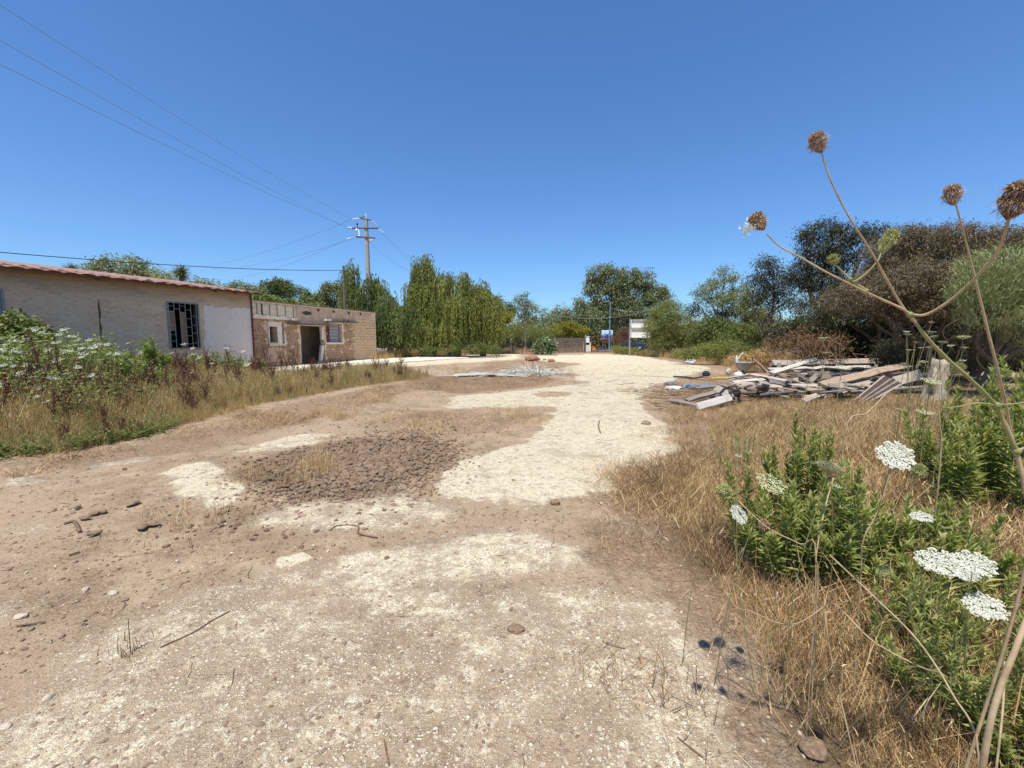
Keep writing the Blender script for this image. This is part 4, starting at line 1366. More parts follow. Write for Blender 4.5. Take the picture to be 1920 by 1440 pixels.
tree('acacia_bush', 'orange yellow acacia over the board fence left of the gate', 'acacia', [(1068, 612, 16, 10), (1050, 620, 18, 10), (1088, 622, 18, 10)], 59, 'yellow', 13, .22, .45, 26, .5, group='yellow flowering acacias')
tree('fence_shrub', 'brown green bush sprawling over the wire fence', 'bush', [(950, 620, 26, 11), (985, 620, 26, 12), (920, 630, 24, 14), (1005, 628, 16, 10)], 45.5, 'olive_bush', 12, .16, .4, 26, .25, r0=.1)
tree('fence_shrub', 'dark tangled bush low behind the wire fence', 'bush', [(930, 648, 20, 9), (965, 646, 22, 9), (995, 648, 18, 8)], 46.8, 'dark_tree', 12, .16, .4, 26, .25, r0=.08)
tree('fig_bush', 'broad leaved grey green bush in front of the board fence', 'bush', [(1022, 643, 13, 10), (1013, 652, 12, 9), (1032, 652, 11, 9)], 44.5, 'fig', 9, .3, .35, 12, .75, r0=.06, droop=.1)
tree('wild_bush', 'feathery shoots behind the broad leaved bush', 'bush', [(1030, 622, 22, 9), (1015, 615, 10, 10)], 48, 'olive_bush', 9, .16, .35, 20, .2, r0=.05, open_=.2)
tree('round_bush', 'big soft olive green bush overlapping the white board', 'bush', [(1250, 590, 30, 22), (1232, 612, 26, 20), (1270, 615, 34, 28), (1245, 640, 30, 20), (1290, 635, 24, 22), (1258, 575, 18, 12)], 37.5, 'olive_bush', 20, .17, .42, 34, .22, r0=.2, shell=.6)
tree('dark_bush', 'dark green bush right of the round olive bush', 'bush', [(1310, 620, 20, 18), (1335, 615, 24, 20), (1365, 622, 24, 20), (1320, 645, 30, 14)], 33, 'pine', 14, .2, .45, 30, .35, r0=.1)
tree('yellow_shrub', 'small yellow green shrub behind the airy tree', 'bush', [(1330, 600, 14, 7), (1355, 606, 16, 8), (1400, 612, 16, 6)], 40, 'yellow', 9, .2, .4, 18, .4, r0=.05, open_=.2)
tree('airy_tree', 'airy dark leaved tree with the sky showing through its crown', 'tree', [(1355, 508, 11, 10), (1345, 530, 16, 13), (1375, 520, 12, 12), (1322, 540, 14, 9), (1312, 552, 16, 10), (1350, 560, 26, 16), (1378, 548, 14, 14)], 36, 'olive_bush', 12, .2, .45, 30, .3, r0=.12, open_=.12, base_px=1358, shell=.2)
tree('airy_tree', 'leaning thin tree right of the airy one', 'tree', [(1400, 545, 16, 16), (1412, 565, 18, 14), (1392, 575, 14, 12), (1425, 590, 20, 12)], 28, 'olive_bush', 13, .17, .4, 28, .3, r0=.10, open_=.15, base_px=1394, shell=.2)
tree('airy_tree', 'grey green tree filling the gap before the dark tamarisks', 'tree', [(1385, 575, 22, 22), (1410, 600, 24, 16), (1435, 590, 22, 20), (1345, 590, 26, 14), (1300, 580, 16, 12)], 38, 'dark_tree', 12, .22, .5, 30, .3, r0=.1)
# the dark thicket on the right: tamarisks, dead wood, feathery crown
T = 'tamarisk'
tree('tamarisk_tree', 'dark olive tamarisk at the left end of the right thicket', T, [(1440, 500, 26, 18), (1420, 525, 22, 16), (1455, 530, 28, 18), (1425, 555, 22, 14), (1470, 560, 30, 18)], 24, 'dark_tree', 17, .17, .4, 28, .24, r0=.16, group='tamarisks of the right thicket', shell=.35, open_=.1)
tree('tamarisk_tree', 'tallest nearly black tamarisk with ragged top against the sky', T, [(1512, 440, 18, 16), (1548, 430, 24, 18), (1590, 440, 26, 20), (1530, 475, 32, 24), (1580, 480, 36, 26), (1500, 515, 30, 24), (1550, 530, 40, 30), (1640, 440, 24, 16)], 21, 'dark_tree', 20, .16, .36, 30, .24, r0=.2, group='tamarisks of the right thicket', shell=.35, open_=.08)
tree('tamarisk_tree', 'brown dried tamarisk with rounded top right of the black one', T, [(1700, 450, 34, 24), (1660, 470, 34, 26), (1735, 455, 34, 30), (1680, 510, 50, 34), (1640, 530, 40, 34), (1740, 500, 40, 34)], 17, 'brown_tree', 24, .13, .30, 34, .2, r0=.18, group='tamarisks of the right thicket', shell=.5)
tree('tamarisk_tree', 'second brown tamarisk behind the feathery green crown', T, [(1790, 445, 34, 26), (1830, 455, 34, 26), (1780, 490, 40, 34), (1880, 450, 36, 24), (1950, 455, 50, 34), (1835, 500, 44, 30)], 15, 'brown_tree', 24, .12, .28, 34, .2, r0=.16, group='tamarisks of the right thicket', shell=.5)
tree('tamarisk_tree', 'smoky brown undergrowth tree beneath the brown tamarisks', T, [(1600, 560, 44, 30), (1650, 580, 50, 34), (1720, 560, 60, 34), (1780, 560, 50, 40), (1530, 580, 34, 26)], 18.5, 'dark_tree', 22, .14, .34, 34, .22, r0=.14, group='tamarisks of the right thicket')
tree('thicket', 'dark shaded undergrowth at the foot of the right thicket', 'undergrowth', [(1560, 640, 60, 34), (1660, 640, 70, 44), (1770, 640, 70, 50), (1880, 640, 80, 60), (1980, 600, 80, 90), (1480, 628, 40, 24)], 20, 'dark_tree', 26, .2, .5, 34, .3, trunk=False)
tree('thicket', 'dark hollow of dead twigs behind the timber heap', 'undergrowth', [(1700, 660, 60, 24), (1800, 650, 70, 34), (1890, 640, 60, 44), (1990, 640, 90, 60)], 14.5, 'dark_tree', 22, .12, .3, 34, .2, trunk=False)
tree('tamarisk_tree', 'brown overhanging tamarisk boughs roofing the dark hollow', T, [(1650, 540, 46, 30), (1720, 530, 50, 34), (1790, 525, 50, 36), (1860, 520, 60, 36), (1690, 580, 40, 18), (1770, 575, 44, 20), (1590, 560, 36, 24)], 12.8, 'brown_tree', 22, .11, .26, 34, .2, r0=.12, group='tamarisks of the right thicket', base_px=1760, depth=1.4)
def feather():
    y = 10.2
    lobes = lobes_px([(1880, 500, 70, 36), (1850, 540, 60, 44), (1930, 540, 70, 60), (1860, 590, 60, 36), (1960, 600, 90, 60), (1820, 560, 34, 30), (2080, 560, 110, 90)], y, .8)
    mx = lobes[1][0]
    root = thing('feathery_acacia', 'grey green feathery acacia crown at the right edge', 'acacia', (mx + .8, y + .6, 0))
    loc = [(l[0] - mx - .8, l[1] - y - .6, *l[2:]) for l in lobes]
    mb = MB(); limb_tubes(mb, (0, 0, -.2), loc, .13, .15); mb.build('trunk', M['bark'], root, True)
    mb = MB()
    for (x, yy, z, rx, ry, rz) in loc:
        n = int(2600 * rx * rz)
        d = sph(n)
        P_ = np.array([x, yy, z]) + d * np.array([rx, ry, rz]) * (.55 + .45 * RNG.random((n, 1)))
        az = np.arctan2(d[:, 1], d[:, 0]) + RNG.normal(size=n) * .7
        add_blades(mb, P_, .30 * (.6 + .7 * RNG.random(n)), az, 1.0 + .5 * RNG.random(n), .020, np.clip(RNG.random(n) * .6 + .4 * RNG.random(), 0, 1), segs=3, curl=1.7)
    mb.build('crown', M['feather'], root)
feather()
# dead hanging wood under the thicket
def deadwood(px, py, y, label, n=60, h=1.5, w=1.0, mat='wood_grey'):
    p = PY(px, py, y)
    root = thing('dead_branches', label, 'dead branches', (p.x, y, 0))
    mb = MB()
    for i in range(n):
        a = Vector((random.gauss(0, w * .4), random.gauss(0, .4), h * random.uniform(.55, 1.15)))
        b = a + Vector((random.gauss(0, .35), random.gauss(0, .3), -random.uniform(.3, 1.0) * h * .8))
        m_ = (a + b) / 2 + Vector((random.gauss(0, .15), random.gauss(0, .15), .1))
        b.z = max(b.z, .02)
        sp = spline([a, m_, b], 4)
        add_tube(mb, sp, list(np.linspace(.013, .004, len(sp))), 4)
    mb.build('branch_tangle', M[mat], root)['kind'] = 'stuff'
deadwood(1695, 650, 13.6, 'dead branches hanging in the dark behind the stump', 14, 1.5, .8, 'twig')
deadwood(1790, 640, 12.5, 'brown dead branches right of those behind the stump', 16, 2.0, 1.4, 'twig')
deadwood(1900, 650, 11.0, 'dead brown branches at the right edge under the feathery crown', 22, 2.0, 1.6, 'twig')
tree('thicket', 'low dark shrubs closing the gap under the dark tamarisks', 'undergrowth', [(1400, 622, 30, 16), (1450, 625, 34, 18), (1510, 620, 40, 24), (1570, 615, 40, 30), (1370, 632, 26, 14)], 27, 'pine', 16, .2, .45, 30, .3, trunk=False)
# brambles and weeds in front of the thicket
tree('bramble', 'tangled red brown dry bramble behind the timber heap', 'bramble', [(1500, 640, 44, 28), (1550, 650, 40, 26), (1460, 655, 36, 18)], 16.5, 'straw_dark', 13, .13, .30, 24, .14, trunk=False, droop=0, shell=.2)
deadwood(1520, 640, 15.8, 'bare red brown bramble stems arching left of the white bench', 90, 1.5, 2.2, 'twig')
tree('weed_bank', 'low bank of green weeds at the yard edge below the airy tree', 'weeds', [(1330, 658, 34, 12), (1375, 655, 34, 16), (1415, 660, 30, 16), (1290, 663, 26, 8)], 25, 'olive_bush', 18, .12, .28, 30, .3, trunk=False)
tree('weed_bank', 'yellow brown weeds nearest the basin at the yard edge', 'weeds', [(1425, 668, 26, 12), (1460, 672, 30, 12), (1395, 674, 24, 9)], 19, 'meadow', 18, .12, .24, 30, .2, trunk=False)
tree('weed_bank', 'dry bushy weeds below the white board by the gate', 'weeds', [(1160, 655, 16, 6), (1180, 657, 18, 6), (1200, 660, 18, 5)], 43, 'olive_bush', 12, .15, .3, 26, .3, trunk=False)
tree('oleander_bush', 'dull red leaved bush beside the rusty gate', 'bush', [(1172, 622, 10, 8), (1165, 632, 10, 7), (1180, 630, 8, 8)], 55, 'oleander', 14, .18, .4, 26, .4, r0=.06)
tree('reed_bush', 'dark green low bushes at the foot of the willow clump', 'bush', [(760, 648, 22, 12), (800, 652, 24, 10), (845, 650, 26, 10), (890, 652, 24, 9), (925, 655, 16, 8)], 35.5, 'pine', 12, .18, .35, 24, .3, trunk=False)

# distant belts of trees closing the horizon
def belt(name, label, xs, y, h0, h1, mat, seed):
    rs = random.Random(seed); mb = MB()
    lb = []
    x = xs[0]
    while x < xs[1]:
        h = rs.uniform(h0, h1); w = rs.uniform(3, 6)
        lb.append((x, y + rs.uniform(-3, 3), h * .5, w, 3, h * .55)); x += w * rs.uniform(.7, 1.1)
    clump_leaves(mb, lb, 7, .75, 1.3, 20, .5, .5)
    tag(mb.build(name, M[mat]), label, 'trees', None, 'stuff')
belt('treeline', 'far grey green belt of trees along the horizon', (-130, 130), 112, 5.5, 8.5, 'euc', 5)
belt('treeline', 'nearer dark belt of trees beyond the road', (-70, 60), 82, 3.2, 5.2, 'pine', 6)

# ================================================================== FENCES, GATE, BOARD, SIGN, CAR BY THE ROAD
def wire_fence():
    y = 46.2
    a, b = PY(918, 650, y), PY(1040, 650, y - .5)
    root = thing('wire_fence', 'wire mesh fence on thin posts right of the willows', 'fence', (a.x, a.y, 0))
    A_, B_ = Vector((0, 0, 0)), Vector((b.x - a.x, b.y - a.y, 0))
    n = 7
    for i in range(n):
        q = A_.lerp(B_, i / (n - 1)); mb = MB(); add_tube(mb, [(q.x, q.y, -.2), (q.x + random.uniform(-.05, .05), q.y, 1.75)], .045, 6); mb.build('post', M['wood_grey'] if i % 2 else M['concrete_pole'], root)
    mb = MB()
    L = B_.length
    d = B_.normalized()
    for z in np.arange(.1, 1.7, .2): add_tube(mb, [d * 0 + Vector((0, 0, z)), B_ + Vector((0, 0, z))], .006, 3, cap=False)
    for s in np.arange(0, L, .2): add_tube(mb, [d * s + Vector((0, 0, .05)), d * s + Vector((0, 0, 1.65))], .006, 3, cap=False)
    mb.build('wire_mesh', M['iron'], root)
wire_fence()
def board_fence():
    y = 49.5
    a, b = PY(1036, 650, y), PY(1097, 650, y + 2.2)
    root = thing('board_fence', 'grey brown fence of uneven horizontal boards left of the gate', 'fence', (a.x, a.y, 0))
    B_ = Vector((b.x - a.x, b.y - a.y, 0)); L = B_.length; d = B_.normalized(); n_ = Vector((d.y, -d.x, 0))
    for s in np.linspace(0, L, 6):
        q = d * s - n_ * .05; mb = MB(); add_tube(mb, [q + Vector((0, 0, -.2)), q + Vector((random.uniform(-.05, .05), 0, 1.95))], .05, 6); mb.build('post', M['wood_dark'], root)
    z = .1; k = 0
    mt = mat_simple('fence_board', (.14, .10, .075), (.27, .21, .165), 6)
    while z < 1.75:
        h = random.uniform(.10, .15)
        s = 0
        while s < L - .1:
            w = min(random.uniform(1.2, 2.2), L - s)
            mb = MB(); add_bar(mb, d * s + n_ * (.01 + .02 * random.random()) + Vector((0, 0, z + random.uniform(-.02, .02))), d * (s + w - .02) + n_ * (.01 + .02 * random.random()) + Vector((0, 0, z + random.uniform(-.02, .02))), .025, h - .02, rnd=random.random())
            mb.build('board', mt, root); s += w
        z += h + .02
board_fence()
def gate():
    y = 52.0
    root = thing('rusty_gate', 'rusty open barred gate at the end of the yard', 'gate', (PY(1122, 650, y).x, y, 0))
    x0 = root.location.x
    X = lambda px: PY(px, 650, y).x - x0
    mb = MB(); add_tube(mb, [(X(1098), 0, -.2), (X(1098), 0, 2.2)], .06, 6); mb.build('post', M['concrete_pole'], root)
    mb = MB(); add_tube(mb, [(X(1096), .2, -.2), (X(1096), .2, 2.1)], .05, 6); mb.build('post', M['rust'], root)
    for px in (1108.5, 1121.5, 1135, 1150):
        mb = MB(); add_box(mb, (X(px), 0, 1.02), (.09, .07, 2.0)); mb.build('upright', M['rust'], root)
    for z, t_ in ((2.0, .08), (1.35, .06), (.1, .08)):
        mb = MB(); add_box(mb, ((X(1108.5) + X(1150)) / 2, .05, z), (X(1150) - X(1108.5), .05, t_)); mb.build('rail', M['rust'], root)
    for px in np.linspace(1110, 1148, 16):
        mb = MB(); add_box(mb, (X(px), .09, 1.67), (.018, .018, .62)); mb.build('bar', M['rust'], root)
gate()
def rust_fence():
    y = 47.0
    x0 = PY(1150, 650, y + 4).x
    root = thing('rusty_fence', 'rusty iron panel fence between the gate and the white board', 'fence', (x0, y + 4, 0))
    pts = [(1150, y + 4), (1163, y + 3), (1178, y + 1.5)]
    P_ = [Vector((PY(a, 650, b).x - x0, b - y - 4, 0)) for a, b in pts]
    for i, q in enumerate(P_):
        mb = MB(); add_box(mb, (q.x, q.y, .95), (.09, .09, 2.1)); mb.build('post', M['rust'], root)
    for a, b in zip(P_[:-1], P_[1:]):
        for z in (1.9, 1.1, .3):
            mb = MB(); add_bar(mb, a + Vector((0, 0, z)), b + Vector((0, 0, z)), .04, .06); mb.build('rail', M['rust'], root)
        for t_ in np.linspace(.1, .9, 6):
            q = a.lerp(b, t_); mb = MB(); add_box(mb, (q.x, q.y, 1.1), (.025, .025, 1.6)); mb.build('bar', M['rust'], root)
rust_fence()
def billboard():
    y = 40.0
    root = thing('roadside_board', 'blank white double panel board on posts half hidden by the olive bush', 'board', (PY(1200, 650, y).x, y, 0))
    x0 = root.location.x
    X = lambda px: PY(px, 640, y).x - x0
    Z = lambda py: PY(1200, py, y).z
    for px in (1181, 1219.5):
        mb = MB(); add_box(mb, (X(px), .06, Z(598) / 2 - .1), (.12, .12, Z(598) + .2)); mb.build('post', M['wood_grey'], root)
    for t0, t1 in ((600, 614.5), (616.5, 633)):
        mb = MB(); add_box(mb, ((X(1181) + X(1219.5)) / 2, -.02, (Z(t0) + Z(t1)) / 2), (X(1219.5) - X(1181) - .14, .03, Z(t0) - Z(t1) - .06)); pn = mb.build('panel', M['white_panel'], root)
        mb = MB()
        w = X(1219.5) - X(1181)
        cx = (X(1181) + X(1219.5)) / 2
        add_box(mb, (cx, -.07, Z(t0)), (w, .15, .05)); add_box(mb, (cx, -.08, Z(t1)), (w, .16, .04))
        for s in (-1, 1): add_box(mb, (cx + s * (w / 2 - .02), -.12, (Z(t0) + Z(t1)) / 2), (.04, .26, Z(t0) - Z(t1) - .055))
        mb.build('panel_frame', M['white_paint'], root)
billboard()
def sign():
    y = 58.0
    root = thing('blue_sign', 'pale blue roadside sign with a landscape print behind the gate', 'sign', (PY(1138, 640, y).x, y, 0))
    X = lambda px: PY(px, 640, y).x - root.location.x
    Z = lambda py: PY(1138, py, y).z
    t = NT('sign_print'); p = t.pos()
    sp = t.n('ShaderNodeSeparateXYZ'); t.l(p, sp.inputs[0])
    n = t.noise(p, 3.5, 4, .7)
    v = t.math('ADD', sp.outputs[2], t.math('MULTIPLY', n, .9))
    c = t.ramp(t.smooth(v, Z(633), Z(618) + .6), [(0, (.10, .16, .22)), (.45, (.14, .26, .36)), (.55, (.45, .68, .82)), (1, (.74, .86, .90))])
    m = t.principled(c, .4)
    mb = MB(); add_box(mb, (0, 0, (Z(619) + Z(637)) / 2), (X(1149) - X(1128), .05, Z(619) - Z(637))); pnl = mb.build('panel', m, root)
    # coloured band low on the sign with small white letters lines
    mb = MB(); add_box(mb, (0, -.03, Z(634)), (X(1149) - X(1128) - .1, .008, .28)); mb.build('band', mat_simple('sign_band', (.13, .12, .30), (.2, .15, .36), 3), pnl)
    for k, px in enumerate((1131, 1146)):
        mb = MB(); add_tube(mb, [(X(px), .06, -.1), (X(px), .06, Z(620))], .05, 6); mb.build('post', M['iron'], root)
sign()
def lamp():
    y = 56.5
    root = thing('lamp_post', 'thin blue grey lamp post rising behind the gate', 'lamp post', (PY(1142.5, 640, y).x, y, 0))
    H = PY(1142, 566, y).z
    m = mat_simple('blue_grey_paint', (.16, .24, .33), (.24, .33, .43), 4, .5)
    mb = MB(); add_tube(mb, [(0, 0, -.1), (0, 0, 1.5), (0, 0, H)], [.09, .075, .05], 8); mb.build('pole', m, root, True)
    mb = MB(); add_tube(mb, spline([(0, 0, H - .05), (-.2, -.1, H + .1), (-.55, -.2, H + .02)], 4), .035, 6); add_box(mb, (-.65, -.24, H - .0), (.35, .2, .09)); mb.build('lamp_head', m, root)
    a = Vector((root.location.x, y, H - .8))
    wire('street_wire', a, PY(1245, 570, 52), .7, .012, M['concrete_pole'], 'upper pale wire strung from the lamp post to the right')
    wire('street_wire', PY(1040, 590, 60), PY(1245, 573, 52), 1.0, .014, M['concrete_pole'], 'lower pale wire sagging across the big eucalyptus')
lamp()
def car(x, y, rz, label, body_col):
    root = thing('parked_car', label, 'car', (x, y, 0), rz)
    L, W_, = 4.0, 1.68
    prof = [(-2.0, .35), (-2.0, .75), (-1.9, .92), (-1.1, 1.0), (-.55, 1.42), (.75, 1.46), (1.55, 1.02), (1.95, .95), (2.02, .6), (2.0, .32)]
    mb = MB(); n = len(prof)
    V = []
    for s in (-1, 1):
        for (a, b) in prof:
            inset = .16 if b > 1.2 else 0
            V.append((a, s * (W_ / 2 - inset), b))
    mb.add(V, [[i, (i + 1) % n, n + (i + 1) % n, n + i] for i in range(n)]); mb.add(V[:n], [list(range(n))[::-1]]); mb.add(V[n:], [list(range(n))])
    t = NT('car_paint'); m = t.principled(body_col, .3, None, .4, .6)
    mb.build('body', m, root)
    gl = mat_simple('car_glass', (.02, .025, .03), (.04, .05, .055), 2, .08, 0, .001, 0, .8)
    for s in (-1, 1):
        mb = MB(); mb.add([(-.95, s * (W_ / 2 + .004 - .03), 1.02), (1.35, s * (W_ / 2 + .004 - .03), 1.04), (.7, s * (W_ / 2 - .13), 1.4), (-.5, s * (W_ / 2 - .13), 1.37)], [[0, 1, 2, 3]]); mb.build('window', gl, root)
        for a in (-1.25, 1.25):
            mb = MB(); add_tube(mb, [(a, s * (W_ / 2 - .16), .31), (a, s * (W_ / 2 + .02), .31)], .31, 14); w_ = mb.build('wheel', M['black_iron'], root)
            mb = MB(); add_tube(mb, [(a, s * (W_ / 2 + .0), .31), (a, s * (W_ / 2 + .03), .31)], .19, 10); mb.build('rim', M['iron'], w_)
    mb = MB(); mb.add([(-1.07, -.62, 1.03), (-1.07, .62, 1.03), (-.6, .56, 1.4), (-.6, -.56, 1.4)], [[0, 3, 2, 1]]); o = mb.build('windscreen', gl, root); o.location = (-.03, 0, .02)
    for s in (-1, 1):
        mb = MB(); add_box(mb, (-2.0, s * .6, .72), (.05, .28, .14)); mb.build('headlight', M['glass_ins'], root)
p = PY(1198, 645, 45.5)
car(p.x, 46.5, R(100), 'dark car seen beneath the blank white board', (.03, .035, .045))
p = PY(1111, 645, 60)
# small things by the gate
mb = MB(); add_box(mb, (0, 0, .55), (.5, .5, 1.1)); add_box(mb, (0, 0, 1.14), (.6, .6, .06))
o = mb.build('white_bollard', M['white_panel'], None, loc=(PY(1101, 640, 57).x, 57, .9)); tag(o, 'small white box on the wall end beside the gate post', 'box')
mb = MB(); add_box(mb, (0, 0, .55), (1.1, .3, 1.3)); add_box(mb, (0, 0, 1.23), (1.2, .36, .06)); o = mb.build('low_wall', M['plaster_pale'], None, loc=(PY(1101, 640, 56.9).x, 56.9, 0)); tag(o, 'short pale masonry wall between fence end and gate', 'wall')
mb = MB()
for k in range(3): add_tube(mb, [(.0, 0, k * .22), (0, 0, k * .22 + .2)], [.8 - k * .14, .7 - k * .14], 12)
o = mb.build('orange_barrier', mat_simple('orange_plastic', (.55, .16, .02), (.7, .25, .04), 4), None, loc=(PY(1112, 640, 68).x, 68.5, .0)); tag(o, 'orange object standing beyond the road seen through the gate', 'barrier')

# ================================================================== DEBRIS HEAP
def wood(name, c1, c2, stain=None):
    """boards: grain runs along the piece's own length (its local x)"""
    t = NT(name); p = t.pos()
    mp = t.n('ShaderNodeMapping'); mp.inputs['Scale'].default_value = (1.2, 14, 14); t.l(p, mp.inputs[0])
    g_ = t.noise(mp.outputs[0], 2.2, 5, .7)
    oi = t.n('ShaderNodeObjectInfo').outputs['Random']
    c = t.ramp(t.math('ADD', t.math('MULTIPLY', g_, .8), t.math('MULTIPLY', oi, .2)), [(.3, c1), (.7, c2)])
    if stain: c = t.mix(t.smooth(t.noise(p, 4, 5, .7), .55, .68), c, stain)
    return t.principled(c, .9, t.bump(g_, .7, .006), 0, .15)
M['plank_grey'] = wood('grey_plank', (.15, .125, .105), (.36, .31, .26))
M['plank_tan'] = wood('tan_plank', (.26, .185, .12), (.48, .37, .265), (.22, .15, .10))
M['plank_white'] = wood('white_plank', (.32, .285, .24), (.58, .54, .465), (.38, .31, .24))
M['plank_red'] = wood('red_brown_plank', (.20, .10, .07), (.36, .21, .15))
M['plank_pale'] = wood('pale_dusty_plank', (.27, .22, .17), (.54, .46, .37))
def plank(a, b, w, t_, mat, label=None, roll=0.0, group=None, name='plank', cat='plank'):
    """a, b = (px, py, height); the board lies between those two places"""
    A_, B_ = PZ(*a), PZ(*b)
    A_.z, B_.z = a[2], b[2]
    d = B_ - A_
    L = d.length
    n = max(3, int(L / .4))
    mb = MB(); V = []
    rs = random.Random(hash(label or name) & 0xffff if False else int(a[0] * 7 + a[1]))
    for i in range(n + 1):
        x = -L / 2 + L * i / n
        ww = w / 2 * (1 + rs.uniform(-.03, .03)); e = rs.uniform(-.03, .03) * w
        zz = math.sin(i / n * math.pi) * rs.uniform(-.02, .03) * L * .3
        ex = rs.uniform(-.05, .05) if i in (0, n) else 0
        V += [(x + ex, -ww + e, zz - t_ / 2), (x - ex, ww + e, zz - t_ / 2), (x - ex, ww + e, zz + t_ / 2), (x + ex, -ww + e, zz + t_ / 2)]
    F = []
    for i in range(n):
        for j in range(4):
            F.append([i * 4 + j, i * 4 + (j + 1) % 4, (i + 1) * 4 + (j + 1) % 4, (i + 1) * 4 + j][::-1])
    F += [[0, 1, 2, 3][::-1], [n * 4 + 3, n * 4 + 2, n * 4 + 1, n * 4][::-1]]
    mb.add(V, F, rs.random())
    o = mb.build(name, M[mat])
    o.location = (A_ + B_) / 2
    dd, s, u = frame(d)
    Mx = Matrix((dd, -s, u)).transposed()
    roll = roll * 1.9
    if (Mx @ Matrix.Rotation(roll, 3, 'X')).col[2].y > 0: roll = -roll     # the broad face leans towards the yard
    o.rotation_euler = (Mx @ Matrix.Rotation(roll, 3, 'X')).to_euler()
    return tag(o, label, cat, group)
GRP = 'planks of the timber heap'
def q(cx, cy, z): return (1200 + cx / 3.43, 600 + cy / 3.43, z)
def bench():
    a, b = PZ(*q(842, 272, .62)), PZ(*q(1522, 262, .62))
    L = (b - a).length; c = (a + b) / 2
    root = thing('upturned_bench', 'long white topped bench with dark brown front along the back of the heap', 'bench', (c.x, c.y, 0), math.atan2(b.y - a.y, b.x - a.x), GRP)
    root['group'] = 'pieces of the timber heap'
    mb = MB(); add_bar(mb, (-L / 2, -.10, .60), (L / 2, -.10, .62), .24, .05, up=(0, -.75, .65)); mb.build('top_board', M['plank_pale'], root)
    mb = MB(); add_bar(mb, (-L / 2 + .02, -.10, .42), (L / 2 - .02, -.10, .44), .04, .20); mb.build('front_board', M['wood_dark'], root)
    for f in (-.47, -.08, .44):
        mb = MB(); add_box(mb, (f * L, -.215, .30), (.15, .04, .62)); add_box(mb, (f * L, .1, .30), (.13, .1, .56)); mb.build('leg', M['plank_white'], root)
bench()
PL = [
 ((845, 342, .42), (1135, 252, .80), .13, .05, 'plank_white', 'white painted plank slanting up over the left end of the bench', .3),
 ((742, 262, .68), (905, 425, .12), .17, .05, 'plank_red', 'red brown plank tilting up beside the basin', .5),
 ((755, 300, .5), (860, 352, .35), .13, .05, 'plank_red', 'short red brown board lying against the tilted red one', .3),
 ((718, 350, .42), (1042, 412, .24), .17, .045, 'plank_pale', 'pale plank crossing the middle of the heap left of the log', .1),
 ((862, 345, .30), (1035, 408, .26), .40, .04, 'plank_tan', 'wide pinkish board tucked behind the pale crossing plank', .2),
 ((1172, 418, .28), (1722, 290, .68), .24, .06, 'plank_tan', 'longest tan plank rising to the right across the heap', .25),
 ((1030, 360, .38), (1190, 455, .16), .17, .05, 'plank_grey', 'grey plank sloping down right of the wide pinkish board', .3),
 ((1095, 395, .3), (1150, 345, .42), .13, .06, 'plank_grey', 'stubby grey block plank wedged near the log end', .2),
 ((760, 432, .20), (1170, 425, .24), .20, .06, 'plank_pale', 'long pale beam lying flat along the middle of the heap', .15),
 ((1180, 428, .22), (1490, 405, .26), .22, .06, 'plank_pale', 'dusty pale beam under the longest tan plank', .2),
 ((700, 455, .14), (1290, 470, .14), .12, .05, 'plank_grey', 'thin grey lath in front of the long pale beam', .1),
 ((560, 440, .18), (830, 478, .10), .15, .05, 'plank_grey', 'split grey plank low at the left of the beam', .1),
 ((360, 440, .12), (560, 420, .20), .13, .04, 'plank_grey', 'grey plank pointing left towards the yard', .1),
 ((300, 518, .08), (492, 462, .22), .11, .05, 'plank_grey', 'thin grey strip propped at the left tip of the heap', .2),
 ((490, 436, .26), (592, 500, .10), .18, .05, 'plank_pale', 'short pale board lying across the left tip strips', .3),
 ((368, 560, .06), (585, 500, .16), .17, .05, 'plank_white', 'broad white board at the left front corner of the heap', .35),
 ((185, 514, .04), (372, 550, .05), .13, .04, 'plank_grey', 'grey slat poking out onto the yard at the front left', .1),
 ((600, 402, .26), (812, 382, .30), .12, .04, 'plank_white', 'white lath left of the red brown planks', .2),
 ((610, 425, .2), (780, 378, .3), .18, .03, 'plank_pale', 'pale board below the white lath by the basin', .3),
 ((828, 318, .45), (1480, 300, .45), .12, .05, 'plank_white', 'long white rail lying below the bench front', .3),
 ((990, 330, .4), (1160, 340, .36), .10, .04, 'plank_grey', 'short grey lath under the bench', .2),
 ((1420, 300, .48), (1548, 318, .40), .13, .05, 'plank_white', 'white stub rail slipping from the right end of the bench', .3),
 ((1290, 345, .40), (1500, 335, .38), .14, .04, 'plank_grey', 'dark grey plank in the shade below the bench', .2),
 ((1640, 395, .34), (1805, 348, .50), .26, .05, 'plank_pale', 'pale sawn board with dark end at the right of the heap', .5),
 ((1620, 350, .5), (1800, 330, .45), .10, .05, 'wood_dark', 'dark strip of wood at the right end behind the sawn board', .2),
 ((1000, 490, .1), (1200, 500, .1), .14, .04, 'plank_tan', 'tan board half buried in straw before the heap', .1),
 ((1050, 520, .12), (1180, 470, .2), .12, .04, 'plank_pale', 'small pale board tilted in the straw', .3),
 ((1270, 470, .12), (1420, 430, .24), .16, .04, 'plank_pale', 'pale plank next to the slatted panel foot', .2),
 ((1560, 450, .2), (1900, 425, .22), .10, .05, 'plank_grey', 'grey rail running right towards the stump', .1),
 ((1420, 395, .3), (1500, 350, .45), .09, .04, 'plank_tan', 'thin tan batten leaning on the slatted panel', .3),
 ((640, 470, .1), (740, 440, .2), .16, .03, 'plank_grey', 'short weathered piece left of the thin grey lath', .4),
 ((460, 500, .08), (640, 470, .12), .08, .04, 'plank_grey', 'dark thin lath between the left boards', .1),
]
for a, b, w, t_, mt, lab, roll in PL:
    plank(q(*a), q(*b), w, t_, mt, lab, roll, 'pieces of the timber heap')
rs = random.Random(5)
